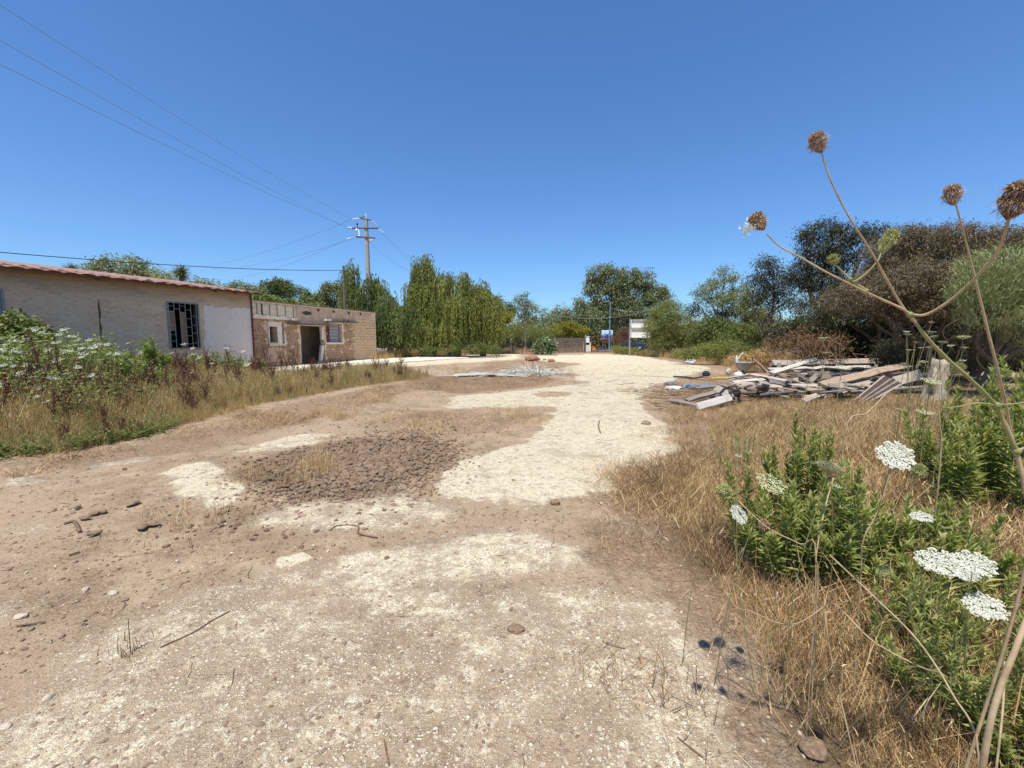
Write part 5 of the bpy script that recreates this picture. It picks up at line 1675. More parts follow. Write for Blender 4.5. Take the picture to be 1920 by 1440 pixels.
for i in range(95):                                # broken bits among them
    cx = rs.uniform(560, 1760); cy = rs.uniform(345, 470) - max(0, (cx - 1200)) * .03
    z = rs.uniform(.04, .36); L = rs.uniform(40, 190); an = rs.uniform(-.55, .55)
    plank(q(cx - L / 2, cy - L * an * .3, max(.04, z + an * .3)), q(cx + L / 2, cy + L * an * .3, max(.04, z - an * .3)), rs.uniform(.05, .15), .035, rs.choice(['plank_grey', 'plank_grey', 'plank_tan', 'plank_pale', 'wood_dark']),
          'short broken weathered board lying loose inside the timber heap', rs.uniform(-.5, .5), 'short broken boards in the heap', 'board', 'board')
def slatted():
    c0, c1, c2, c3 = PZ(*q(1375, 520, .05)), PZ(*q(1562, 358, .58)), PZ(*q(1692, 412, .46)), PZ(*q(1440, 548, .05))
    ctr = (c0 + c1 + c2 + c3) / 4
    root = thing('slatted_panel', 'dark brown slatted panel with pale edge leaning at the front right of the heap', 'panel', tuple(ctr))
    root['group'] = 'pieces of the timber heap'
    P_ = [v - ctr for v in (c0, c1, c2, c3)]
    n = 11
    for i in range(n):
        t0 = i / n + .012; t1 = (i + 1) / n - .012
        a0, a1 = P_[0].lerp(P_[3], (t0 + t1) / 2), P_[1].lerp(P_[2], (t0 + t1) / 2)
        w = (P_[1].lerp(P_[2], t1) - P_[1].lerp(P_[2], t0)).length
        nrm = (P_[1] - P_[0]).cross(P_[3] - P_[0]).normalized()
        if nrm.z < 0: nrm = -nrm
        mb = MB(); add_bar(mb, a0, a1, w * .85, .025, up=tuple(nrm)); mb.build('slat', M['plank_pale'] if i in (0, n - 1) else (M['wood_grey'] if i in (4, 7) else M['wood_dark']), root)
    mb = MB(); nn = nrm * -.03
    for t_ in (.15, .8):
        add_bar(mb, P_[0].lerp(P_[1], t_) + nn, P_[3].lerp(P_[2], t_) + nn, .06, .03, up=tuple(nrm))
    mb.build('back_batten', M['wood_grey'], root)
slatted()
def log():
    p = PZ(*q(1196, 372, .34)); root = thing('cut_log', 'round cut log end showing rings in the middle of the heap', 'log', tuple(p))
    root['group'] = 'pieces of the timber heap'
    mb = MB(); add_tube(mb, [(0, 0, 0), (.3, 1.0, .0)], .14, 14, cap=False); mb.build('bark', M['bark'], root, True)
    mb = MB(); add_tube(mb, [(-.001, -.002, 0), (.01, .03, 0)], .132, 14); mb.build('cut_face', M['plank_tan'], root)
log()
plank(q(1598, 305, .62), q(1612, 372, .30), .22, .14, 'plank_tan', 'upright stub of thick timber beside the slatted panel', 0, 'pieces of the timber heap', 'timber_stub', 'timber')
def stump():
    p = G(1748, 752)
    root = thing('weathered_stump', 'tall pale weathered wooden stump right of the timber heap', 'stump', (p.x, p.y, 0))
    top = PY(1755, 674, p.y).z
    rs = random.Random(2); mb = MB(); k = 12; n = 9; V = []
    for i in range(n):
        t_ = i / (n - 1); z = -.05 + (top + .05) * t_
        cx = .02 + .10 * t_ ; r = .20 - .045 * t_ + (.06 * (1 - t_) ** 3)
        for j in range(k):
            a = 2 * math.pi * j / k
            rr = r * (1 + .14 * math.sin(a * 3 + t_ * 2) + rs.uniform(-.07, .07))
            V.append((cx + math.cos(a) * rr, math.sin(a) * rr, z + (rs.uniform(-.05, .04) if i == n - 1 else 0)))
    V.append((.12, 0, top - .03))
    F = [[i * k + j, i * k + (j + 1) % k, (i + 1) * k + (j + 1) % k, (i + 1) * k + j] for i in range(n - 1) for j in range(k)]
    mb.add(V, F); mb.F.append((np.array([[(n - 1) * k + j, (n - 1) * k + (j + 1) % k, n * k] for j in range(k)]), 0))
    t = NT('bleached_wood'); pp = t.pos(); mp = t.n('ShaderNodeMapping'); mp.inputs['Scale'].default_value = (9, 9, 1.2); t.l(pp, mp.inputs[0])
    g_ = t.noise(mp.outputs[0], 2.4, 6, .75)
    m = t.principled(t.ramp(g_, [(.34, (.14, .10, .065)), (.48, (.38, .30, .21)), (.7, (.60, .51, .38))]), .95, t.bump(g_, 1.0, .02))
    mb.build('stump_body', m, root, True)
    mb = MB(); add_tube(mb, spline([(-.02, -.05, .1), (-.12, -.12, .5), (-.02, -.02, .8)], 4), [.09, .085, .08, .07, .07, .06, .05, .045, .03], 7); mb.build('side_stem', m, root, True)
stump()
def basin():
    p = PZ(1394, 705, .0)
    root = thing('washbasin', 'grey stained washbasin tilted on white rubble at the left of the heap', 'basin', (p.x, p.y, .18), R(15), 'dumped fittings by the timber heap')
    mb = MB(); n, k = 7, 20; V = []
    prof = [(.06, .02), (.14, .05), (.22, .12), (.29, .24), (.36, .36), (.37, .385), (.34, .385), (.27, .28), (.2, .17), (.1, .1), (.02, .09)]
    for (r_, z) in prof:
        for j in range(k):
            a = 2 * math.pi * j / k; V.append((math.cos(a) * r_ * 1.15, math.sin(a) * r_ * .8, z))
    n = len(prof)
    mb.add(V, [[i * k + j, i * k + (j + 1) % k, (i + 1) * k + (j + 1) % k, (i + 1) * k + j] for i in range(n - 1) for j in range(k)] )
    mb.build('bowl', mat_simple('stained_ceramic', (.22, .21, .20), (.46, .44, .42), 5, .5, .2, .003, stain=(.12, .10, .09)), root, True)
    mb = MB(); add_tube(mb, [(0, 0, -.16), (0, 0, .04)], [.10, .07], 10); mb.build('pedestal', M['dark_in'], root, True)
    mb = MB(); add_tube(mb, [(-.36, 0, .38), (-.38, 0, .52), (-.37, 0, .66)], [.06, .045, .02], 8); add_tube(mb, [(-.36, 0, .46), (-.12, -.05, .78)], .022, 6); mb.build('tap', M['white_paint'], root)
basin()
def lump(name, label, cat, p, s, mat, seed, group=None, rz=0, sub=2, amp=.25):
    me = rock_mesh(name, seed, mat, sub, amp)
    o = obj(name, me); o.location = p; o.scale = s; o.rotation_euler = (0, 0, rz)
    return tag(o, label, cat, group)
import bmesh
def rock_mesh(name, seed, mat, sub=2, amp=.25):
    bm = bmesh.new(); bmesh.ops.create_icosphere(bm, subdivisions=sub, radius=1)
    rs = random.Random(seed)
    o1, o2 = rs.uniform(0, 50), rs.uniform(0, 50)
    from mathutils import noise as mn
    for v in bm.verts:
        c = v.co.copy()
        n = mn.noise(c * 1.3 + Vector((o1, o2, 0))) * 1.3 + mn.noise(c * 3.1 + Vector((o2, o1, 3))) * .6
        v.co = c * (1 + amp * n)
        v.co.z = v.co.z if v.co.z > -.35 else -.35 + (v.co.z + .35) * .3
    me = bpy.data.meshes.new(name); bm.to_mesh(me); bm.free(); me.materials.append(M[mat])
    return me
M['bag_white'] = mat_simple('white_plastic', (.62, .62, .62), (.8, .8, .79), 4, .4)
M['bag_grey'] = mat_simple('grey_blue_plastic', (.10, .12, .15), (.24, .27, .31), 5, .4)
M['bag_black'] = mat_simple('black_plastic', (.012, .014, .02), (.04, .045, .06), 6, .35)
M['yellow_plastic'] = mat_simple('yellow_plastic', (.62, .52, .03), (.78, .70, .08), 6, .5)
M['clod'] = mat_simple('dried_clod', (.15, .095, .057), (.37, .255, .16), 3, .95, .8, .006)
M['clod_dark'] = mat_simple('dark_clod', (.10, .065, .042), (.25, .17, .11), 3, .95, .8, .006)
M['brick_red'] = mat_simple('red_brown_rock', (.22, .09, .05), (.42, .22, .14), 2, .95, .7, .01)
M['stone_pale'] = mat_simple('pale_limestone', (.40, .325, .23), (.62, .53, .40), 3, .95, .6, .004)
M['stone_grey'] = mat_simple('grey_stone', (.16, .15, .14), (.30, .28, .26), 3, .95, .6, .004)
def at(px, py, z=0.0):
    g_ = G(px, py); return (g_.x, g_.y, gzf(g_.x, g_.y) + z)
DF = 'dumped fittings by the timber heap'
lump('rubbish_bag', 'round black plastic bag on the earth left of the heap', 'bag', at(1324, 707, .12), (.16, .15, .14), 'bag_black', 3)
lump('rubble_lump', 'white plaster lump under the washbasin', 'rubble', at(1385, 706, .08), (.20, .16, .13), 'bag_white', 4, DF)
lump('rubble_lump', 'grey white bucket shaped lump left of the washbasin', 'rubble', at(1365, 702, .12), (.12, .12, .18), 'stone_pale', 5, DF)
lump('plastic_scrap', 'white crumpled plastic on the yard edge before the heap', 'plastic', at(1262, 731, .03), (.24, .10, .06), 'bag_white', 6, None, .2, 3, .4)
lump('plastic_scrap', 'blue grey crumpled sheet beside the white plastic', 'plastic', at(1292, 729, .05), (.30, .16, .09), 'bag_grey', 7, None, .5, 3, .45)
lump('plastic_scrap', 'small white scrap near the weeds at the far yard edge', 'plastic', at(1294, 680, .08), (.32, .2, .14), 'bag_white', 8, None, .1, 3, .4)
lump('plastic_scrap', 'dark crumpled foil scrap behind the white plastic', 'plastic', at(1258, 722, .03), (.26, .12, .06), 'bag_grey', 9, None, .5, 3, .45)
lump('plastic_scrap', 'crumpled silver grey sheet near the left heap tip', 'plastic', at(1322, 728, .05), (.30, .18, .09), 'bag_grey', 19, None, .9, 3, .45)
mb = MB(); add_bar(mb, (-.36, 0, .03), (.34, .05, .05), .14, .03); o = mb.build('yellow_strip', M['yellow_plastic'], None, loc=at(1350, 710)); tag(o, 'bright yellow flat strip of plastic near the washbasin', 'strip')
mb = MB(); add_tube(mb, spline([PZ(1263, 706, .03), PZ(1285, 707, .05), PZ(1300, 709, .04), PZ(1318, 706, .10)], 6), .035, 6); tag(mb.build('dark_branch', M['black_iron'], None, True), 'dark branch leading to the round black bag', 'branch')
# ---- heap of bleached cut brush on the yard
def brush():
    c = PZ(1003, 703, 0)
    root = thing('brush_heap', 'heap of bleached white cut sticks in the middle of the yard', 'brush heap', (c.x, c.y, 0))
    rs = random.Random(9); mats_ = ['plank_white', 'bag_white']
    mb = MB()
    for i in range(170):
        a = rs.uniform(0, math.pi * 2); r_ = rs.gauss(0, .55)
        b = Vector((rs.gauss(-.1, .75), rs.gauss(0, .7), rs.uniform(.02, .18)))
        lift = max(0, 1 - abs(b.x + .1) / .8)
        d = Vector((rs.gauss(0, 1), rs.gauss(0, .7), rs.uniform(-.05, .7) * lift)).normalized() * rs.uniform(.3, .95)
        e = b + d; e.z = max(.02, e.z)
        m_ = (b + e) / 2 + Vector((rs.gauss(0, .05), rs.gauss(0, .05), rs.gauss(.02, .04)))
        m_.z = max(.02, m_.z)
        sp = spline([b, m_, e], 2); add_tube(mb, sp, list(np.linspace(rs.uniform(.012, .024), .006, len(sp))), 4, rnd=rs.random())
    mb.build('stick_pile', mat_simple('bleached_stick', (.34, .32, .26), (.64, .61, .52), 4), root)['kind'] = 'stuff'
    mb = MB()
    for i in range(60):
        b = Vector((rs.uniform(-3.1, 1.6), rs.gauss(.1, .6), rs.uniform(.01, .06)))
        d = Vector((rs.gauss(0, 1), rs.gauss(0, .4), 0)).normalized() * rs.uniform(.3, 1.1)
        sp = spline([b, b + d * .5 + Vector((0, rs.gauss(0, .08), .03)), b + d], 2); add_tube(mb, sp, .012, 4)
    mb.build('loose_sticks', bpy.data.materials['bleached_stick'], root)['kind'] = 'stuff'
    lw = mb = MB()
    # crumpled pale sheet lying under its left side
    nx, ny = 40, 12; V = []
    for i in range(nx):
        for j in range(ny):
            u, v = i / (nx - 1), j / (ny - 1)
            x = -3.3 + 2.7 * u; y = -.9 + .8 * v + .2 * math.sin(u * 9) * v
            z = .03 + .09 * fbm(np.array([x * 2.5]), np.array([y * 2.5]), 5, 3)[0] * math.sin(math.pi * min(1, u * 1.1)) + .05 * math.sin(v * 3.14)
            V.append((x, y, z))
    F = [[i * ny + j, (i + 1) * ny + j, (i + 1) * ny + j + 1, i * ny + j + 1] for i in range(nx - 1) for j in range(ny - 1)]
    m2 = MB(); m2.add(V, F)
    o = m2.build('pale_sheet', mat_simple('grey_white_sheet', (.28, .28, .25), (.46, .46, .41), 3, .7), None, True, (c.x, c.y, 0)); tag(o, 'crumpled pale grey sheet lying left of the bleached stick heap', 'sheet')
    md = o.modifiers.new('thickness', 'SOLIDIFY'); md.thickness = .01
    o = lump('stone', 'small dark grey lump at the foot of the stick heap', 'stone', (c.x - .95, c.y - .55, .09), (.16, .14, .12), 'stone_grey', 12)
brush()
lump('rock', 'rust brown chunk of masonry on the pale ground behind the stick heap', 'rock', at(997, 677, .16), (.52, .35, .27), 'brick_red', 14, sub=3, amp=.22)
lump('rock', 'small red brown rock right of the masonry chunk', 'rock', at(1034, 678, .08), (.26, .2, .14), 'brick_red', 15)
lump('rock', 'tiny reddish rock between the chunk and the brown rock', 'rock', at(1021, 675, .05), (.14, .12, .09), 'brick_red', 16)
lump('rock', 'pale square stone in the dry grass before the willows', 'rock', at(848, 667, .2), (.42, .3, .26), 'stone_pale', 17)
lump('rock', 'pale stone at the foot of the hut corner', 'rock', at(710, 671, .15), (.36, .25, .2), 'stone_pale', 18)
lump('rock', 'low heap of pale rubble in the grass right of the hut', 'rock', at(783, 662, .12), (.8, .5, .28), 'stone_pale', 21, sub=3, amp=.4)
lump('clod', 'single flat brown clod lying alone in the foreground', 'clod', at(967, 1187, .012), (.042, .030, .018), 'clod', 31, sub=3)
bpy.data.objects[-1] if False else None
lump('clod', 'brown clod on the pale stone left of the dry weeds', 'clod', at(1041, 946, .015), (.045, .035, .03), 'clod', 32)
lump('clod', 'dark clod at the bottom edge beside the dry grass', 'clod', at(1526, 1412, .02), (.042, .035, .03), 'clod', 33, sub=3)
lump('stone', 'grey round stone in the dry grass below the bush', 'stone', at(1412, 1042, .05), (.065, .055, .06), 'stone_grey', 34, sub=3)
lump('clod', 'brown lump on the bright path right of centre', 'clod', at(1211, 795, .03), (.09, .06, .045), 'clod', 35)
for k, (px, py, sx, lab) in enumerate(((160, 977, .07, 'leftmost dark clod of the loose row on the left'), (180, 968, .07, 'clod just right of the leftmost dark one'), (250, 949, .10, 'flattened dark clod highest in the loose row on the left'),
        (265, 995, .08, 'flat brown clod right of the green tuft'), (288, 988, .09, 'long brown clod in the loose row on the left'), (178, 1007, .07, 'low red brown clod left of the green tuft'), (146, 958, .05, 'small clod behind the loose row on the left'), (195, 965, .06, 'pale brown clod in the loose row on the left'))):
    lump('clod', lab, 'clod', at(px, py, .02), (sx * .62, sx * .36, .018), 'clod', 40 + k, 'loose clods on the left', k * .8)
for k, (px, py, sx, lab) in enumerate(((40, 1158, .05, 'flat pale stone nearest the left edge'), (595, 0, 0, ''), (160, 1108, .035, 'thin pale stone chip left of the dry tuft'), (212, 1114, .045, 'white stone chip left above the dry tuft'), (310, 1194, .035, 'white chip right beside the dry tuft'), (90, 1310, .04, 'flat chip in the lower left earth'), (10, 1365, .04, 'dark shaded chip at the left edge'))):
    if sx: lump('stone_chip', lab, 'stone', at(px, py, .006), (sx * .6, sx * .4, .014), 'stone_pale', 60 + k, 'pale stone chips on the earth', k)

# ---- the patch of dried clods
cl_meshes = [rock_mesh('clod', 100 + i, 'clod' if i % 3 else 'clod_dark', 2, .30) for i in range(8)]
PATCH = gpoly([(500, 905), (560, 880), (640, 845), (710, 826), (785, 822), (818, 834), (812, 856), (760, 880), (712, 900), (672, 918), (630, 925), (555, 920)])
rs = random.Random(12)
xs = [p_[0] for p_ in PATCH]; ys = [p_[1] for p_ in PATCH]
placed = []
tries = 0
while len(placed) < 295 and tries < 30000:
    tries += 1
    x, y = rs.uniform(min(xs) - .2, max(xs) + .2), rs.uniform(min(ys) - .2, max(ys) + .2)
    sd = float(sdist(np.array([x]), np.array([y]), PATCH)[0])
    dens = 1 if sd > .15 else (.35 if sd > -.1 else .04)
    px_rel = (x - min(xs)) / (max(xs) - min(xs))
    if rs.random() > dens * (.35 + .65 * px_rel): continue
    r_ = (.020 + .042 * rs.random() ** 1.8) * (.75 + .35 * px_rel)
    if any((x - a) ** 2 + (y - b) ** 2 < ((r_ + c) * .85) ** 2 for a, b, c in placed): continue
    placed.append((x, y, r_))
    o = bpy.data.objects.new('clod', rs.choice(cl_meshes)); COL.objects.link(o)
    o.location = (x, y, gzf(x, y) + r_ * .12); o.scale = (r_ * rs.uniform(.9, 1.3), r_ * rs.uniform(.75, 1), r_ * rs.uniform(.45, .75)); o.rotation_euler = (rs.uniform(-.3, .3), rs.uniform(-.3, .3), rs.uniform(0, 6.3))
    tag(o, 'dry brown clod lying in the dark patch of clods', 'clod', 'dried clods in the dark patch')

# ================================================================== SCATTER (countless small growth and stones)
def scatter_tree():
    g = bpy.data.node_groups.new('scatter', 'GeometryNodeTree')
    return g
def scatter(name, label, cat, P_, rot, scl, idx, variants, kind='stuff'):
    coll = bpy.data.collections.new(name + '_kinds')
    for v in variants: coll.objects.link(v)
    order = sorted(range(len(variants)), key=lambda i: variants[i].name)   # instances are picked in name order
    rank = np.empty(len(variants), int); rank[order] = np.arange(len(variants))
    idx = rank[np.asarray(idx)]
    n = len(P_)
    me = bpy.data.meshes.new(name)
    me.vertices.add(n); me.vertices.foreach_set('co', np.asarray(P_, np.float32).ravel())
    a = me.attributes.new('rot', 'FLOAT_VECTOR', 'POINT'); a.data.foreach_set('vector', np.asarray(rot, np.float32).ravel())
    a = me.attributes.new('scl', 'FLOAT_VECTOR', 'POINT'); a.data.foreach_set('vector', np.asarray(scl, np.float32).ravel())
    a = me.attributes.new('idx', 'INT', 'POINT'); a.data.foreach_set('value', np.asarray(idx, np.int32))
    o = obj(name, me); tag(o, label, cat, None, kind)
    g = bpy.data.node_groups.new(name + '_nodes', 'GeometryNodeTree')
    g.interface.new_socket('Geometry', in_out='INPUT', socket_type='NodeSocketGeometry')
    g.interface.new_socket('Geometry', in_out='OUTPUT', socket_type='NodeSocketGeometry')
    N = g.nodes
    gi, go = N.new('NodeGroupInput'), N.new('NodeGroupOutput')
    ip = N.new('GeometryNodeInstanceOnPoints'); ci = N.new('GeometryNodeCollectionInfo')
    ci.inputs['Collection'].default_value = coll; ci.inputs['Separate Children'].default_value = True; ci.inputs['Reset Children'].default_value = True
    def na(nm, ty):
        q_ = N.new('GeometryNodeInputNamedAttribute'); q_.data_type = ty; q_.inputs['Name'].default_value = nm; return q_.outputs['Attribute']
    ip.inputs['Pick Instance'].default_value = True
    L_ = g.links.new
    L_(gi.outputs[0], ip.inputs['Points']); L_(ci.outputs[0], ip.inputs['Instance'])
    L_(na('idx', 'INT'), ip.inputs['Instance Index']); L_(na('rot', 'FLOAT_VECTOR'), ip.inputs['Rotation']); L_(na('scl', 'FLOAT_VECTOR'), ip.inputs['Scale'])
    L_(ip.outputs[0], go.inputs[0])
    md = o.modifiers.new('scatter', 'NODES'); md.node_group = g
    return o
def var(name, mb, mats, smooth=False):
    return bpy.data.objects.new(name, mb.mesh(name, mats, smooth))
def region_pts(poly, n, ymin=0, ymax=99, edge=.0, dens=None, seed=0):
    """points inside an area of ground, denser near the viewer's side of the yard (by distance)"""
    rg = np.random.default_rng(seed)
    xs_ = [p_[0] for p_ in poly]; ys_ = [p_[1] for p_ in poly]
    out = []
    x0, x1, y0, y1 = min(xs_), max(xs_), max(min(ys_), ymin), min(max(ys_), ymax)
    got = 0
    while got < n:
        m = 40000
        x, y = rg.uniform(x0, x1, m), rg.uniform(y0, y1, m)
        ok = (sdist(x, y, poly) + (fbm(x * 1.5, y * 1.5, seed + 50, 3) - .5) * .8 * min(1, edge + .3) > edge) & (np.abs(x) < y * 1.35 + 1.5)
        if dens is not None: ok &= rg.random(m) < dens(x, y)
        out.append(np.stack([x[ok], y[ok]], 1)); got += ok.sum()
        if len(out) > 60: break
    return np.concatenate(out)[:n], rg
def do_scatter(name, label, cat, pts, rg, variants, smin, smax, tilt=.15, weights=None, zoff=0.0, smul=None):
    n = len(pts)
    z = gz(pts[:, 0], pts[:, 1]) + zoff
    P_ = np.column_stack([pts, z])
    rot = np.column_stack([rg.normal(size=n) * tilt, rg.normal(size=n) * tilt, rg.random(n) * 6.283])
    s = rg.uniform(smin, smax, n)
    if smul is not None: s = s * smul(pts[:, 0], pts[:, 1])
    idx = rg.choice(len(variants), n, p=weights)
    return scatter(name, label, cat, P_, rot, np.column_stack([s, s, s]), idx, variants)

# -- kinds of tufts
def tuft_dry(k, n=34, h=.28, spread=.09, lean=.55, width=.0042, mat='straw', heads=True, segs=3):
    r2 = np.random.default_rng(k)
    mb = MB(); B = np.column_stack([r2.normal(size=n) * spread, r2.normal(size=n) * spread, np.zeros(n) - .01])
    H = h * (.5 + .8 * r2.random(n)); az = r2.random(n) * 6.283
    add_blades(mb, B, H, az, lean * (.2 + r2.random(n)), width * (.7 + .8 * r2.random(n)), r2.random(n) * .8 + .1, segs=segs)
    if heads:
        m = n // 4
        hb = B[:m] + np.column_stack([np.cos(az[:m]) * np.sin(lean) * H[:m] * .6, np.sin(az[:m]) * np.sin(lean) * H[:m] * .6, H[:m] * .8])
        add_blades(mb, hb, .05, az[:m], 1.2, .009, .6 + .3 * r2.random(m), segs=2)
    return mb
def tuft_mat(k, n=60, r=.16, mat='straw'):             # broken stalks lying across each other
    r2 = np.random.default_rng(k); mb = MB()
    B = np.column_stack([r2.normal(size=n) * r, r2.normal(size=n) * r, np.abs(r2.normal(size=n)) * .035])
    add_blades(mb, B, .10 + .20 * r2.random(n), r2.random(n) * 6.28, 1.25 + .35 * r2.random(n), .0045 * (.6 + r2.random(n)), r2.random(n), segs=2, curl=.25)
    return mb
def tuft_branchy(k, h=.4, n=5, mat='straw_dark'):        # small dead bush: forked wiry stems
    r2 = random.Random(k); mb = MB()
    def br(p, d, L, r_, dep):
        e = p + d * L
        m_ = (p + e) / 2 + Vector((r2.gauss(0, .06), r2.gauss(0, .06), r2.gauss(0, .03))) * L
        add_tube(mb, [p, m_, e], [r_, r_ * .8, r_ * .55], 3, rnd=r2.random(), cap=False)
        if dep:
            for _ in range(r2.choice((2, 3))):
                nd = (d + Vector((r2.gauss(0, .55), r2.gauss(0, .55), r2.gauss(.1, .3)))).normalized()
                br(e, nd, L * r2.uniform(.45, .75), r_ * .6, dep - 1)
    for i in range(n):
        br(Vector((r2.gauss(0, .03), r2.gauss(0, .03), -.01)), Vector((r2.gauss(0, .45), r2.gauss(0, .45), 1)).normalized(), h * .42, .0035, 3)
    return mb
def tuft_weed(k, n=5, h=.5, leaf=.07, mat='weed', w=.3, nl=26):
    r2 = np.random.default_rng(k); mb = MB()
    for i in range(n):
        b = np.array([*r2.normal(size=2) * .07, 0]); t_ = b + np.array([*r2.normal(size=2) * .13, h * r2.uniform(.6, 1.1)])
        s_ = np.sort(r2.random(nl)) ** .8
        C = b + (t_ - b) * s_[:, None]
        a = r2.random(nl) * 6.28
        D = np.column_stack([np.cos(a), np.sin(a), .35 + .8 * s_ * r2.random(nl)])
        add_leaves(mb, C, D, leaf * (1.2 - .7 * s_) * r2.uniform(.7, 1.2, nl), leaf * w, r2.random(nl), diamond=True, droop=.2)
        add_tube(mb, [b, t_], [.004, .002], 3, rnd=.3, cap=False)
    return mb
def tuft_dock(k, n=3, h=.9):
    r2 = np.random.default_rng(k); mb = MB()
    for i in range(n):
        b = np.array([*r2.normal(size=2) * .05, 0]); t_ = b + np.array([*r2.normal(size=2) * .16, h * r2.uniform(.7, 1.1)])
        add_tube(mb, [b, t_], [.007, .003], 4, rnd=.3, cap=False)
        for q_ in range(4):
            f_ = r2.uniform(.35, .8); s0 = b + (t_ - b) * f_; a = r2.random() * 6.28
            e = s0 + np.array([math.cos(a) * .12, math.sin(a) * .12, .28 * h])
            add_tube(mb, [s0, e], [.004, .002], 3, rnd=.3, cap=False)
            m = 34; u_ = r2.random(m)[:, None]; C = s0 + (e - s0) * u_ + r2.normal(size=(m, 3)) * .012
            add_leaves(mb, C, r2.normal(size=(m, 3)), .022, .016, r2.random(m), diamond=True)
        m = 60; u_ = (.4 + .6 * r2.random(m))[:, None]; C = b + (t_ - b) * u_ + r2.normal(size=(m, 3)) * .014
        add_leaves(mb, C, r2.normal(size=(m, 3)), .024, .018, r2.random(m), diamond=True)
    return mb
V_straw = [var('dry_grass_tuft', tuft_dry(i, 36, .26, .08, .75), M['straw']) for i in range(4)] + [var('dry_grass_tuft', tuft_mat(20 + i), M['straw']) for i in range(3)] + \
          [var('dry_stem_bush', tuft_branchy(40 + i, .36, 5), M['straw_dark']) for i in range(2)] + [var('dry_grass_tuft', tuft_mat(30 + i, 50, .15), M['straw_dark']) for i in range(2)]
# dry bed on the right
def d_right(x, y): return np.clip(1.15 - y / 14, .12, 1)
pts, rg = region_pts(RIGHT_BED, 9400, 0, 12.5, .18, lambda x, y: np.clip(2.2 / (y + .6), .1, 1), 1)
wts = np.array([1, 1, 1, 1, 1.3, 1.3, 1.3, .45, .45, .9, .9]); wts /= wts.sum()
def h_right(x, y):
    d = sdist(x, y, RIGHT_BED)
    return (.50 + .65 * sstep(.1, 1.1, d)) * (.65 + .6 * fbm(x * .8, y * .8, 9, 3)) * np.clip(1.15 - .055 * y, .5, 1)
do_scatter('dry_grass', 'tangled golden brown dry grass bed along the right side of the yard', 'dry grass', pts, rg, V_straw, .7, 1.15, .25, wts, 0, h_right)
# sparse thin straw on the margins of the bed
def off_poly(poly, d_): return poly
bx = np.random.default_rng(3)
x = bx.uniform(-1.2, 4.5, 30000); y = bx.uniform(1.0, 13, 30000)
sd = sdist(x, y, RIGHT_BED); ok = (sd < .1) & (sd > -.7) & (bx.random(30000) < .05 * np.exp(sd * 2.6) * (.3 + 1.4 * fbm(x * 1.2, y * 1.2, 4, 2)))
mpts = np.stack([x[ok], y[ok]], 1)
do_scatter('straw_litter', 'loose broken straw scattered on the earth beside the dry grass', 'straw', mpts, bx, V_straw[4:7] + V_straw[9:], .35, .75, .1)
# meadow on the left
V_mead = [var('meadow_tuft', tuft_dry(60 + i, 40, .42, .10, .45, .006, 'meadow', True, 2), M['meadow']) for i in range(4)] + \
         [var('meadow_straw', tuft_dry(66 + i, 30, .40, .10, .5, .005, 'straw', True, 2), M['straw']) for i in range(2)] + \
         [var('meadow_weed', tuft_weed(70 + i, 5, .42, .06, w=.28), M['weed']) for i in range(2)] + \
         [var('dock_stalk', tuft_dock(80 + i, 3, .75), M['dock']) for i in range(2)]
def green_w(x, y):                                  # greener towards the thicket on the far left and along the front edge
    return sstep(-5.5, -8.5, x) * sstep(11, 7, y)
pts, rg = region_pts(MEADOW, 15000, 0, 28, .0, lambda x, y: np.clip(6.5 / (y + .5), .12, 1), 2)
wts = np.array([1.6, 1.6, 1.6, 1.6, 1.0, 1.0, .5, .5, .09, .09]); wts /= wts.sum()
def h_mead(x, y):
    d = sdist(x, y, MEADOW)
    return (.35 + .75 * sstep(.0, 1.5, d)) * (.6 + .75 * fbm(x * .5, y * .5, 19, 3))
do_scatter('meadow_grass', 'high dry and green meadow grass between the yard and the house', 'grass', pts, rg, V_mead, .75, 1.3, .12, wts, 0, h_mead)
# green low growth at the meadow front edge, far left
EDGE = gpoly([(-300, 930), (0, 862), (150, 845), (320, 805), (330, 785), (150, 815), (0, 830), (-300, 880)])
pts, rg = region_pts(EDGE, 600, 0, 12, .0, None, 4)
V_low = [var('low_green_tuft', tuft_weed(90 + i, 6, .15, .04, w=.35, nl=20), M['olive_bush' if i else 'weed']) for i in range(3)]
do_scatter('low_weeds', 'low green weeds along the front edge of the meadow', 'weeds', pts, rg, V_low, .6, 1.2, .2)
# isolated wisps in the yard
WISPS = [((470, 765), (1000, 800), 60), ((560, 705), (1080, 690), 260), ((380, 930), (480, 905), 4), ((330, 985), (420, 1005), 4), ((540, 905), (640, 865), 26), ((600, 805), (660, 775), 14), ((700, 664), (985, 656), 350)]
wp = []
for (a, b, n) in WISPS:
    g0, g1 = G(*a), G(*b)
    rr_ = np.random.default_rng(n)
    m_ = 5
    cc_ = np.stack([rr_.uniform(min(g0.x, g1.x), max(g0.x, g1.x), max(3, n // m_)), rr_.uniform(min(g0.y, g1.y), max(g0.y, g1.y), max(3, n // m_))], 1)
    wp.append(cc_[rr_.integers(0, len(cc_), n)] + rr_.normal(size=(n, 2)) * .10 * (1 + .04 * g0.y))
wp = np.concatenate(wp)
do_scatter('yard_wisps', 'thin dry wisps of grass standing in the yard', 'grass', wp, np.random.default_rng(8), V_straw[:4] + V_mead[4:6], .35, .8, .2)
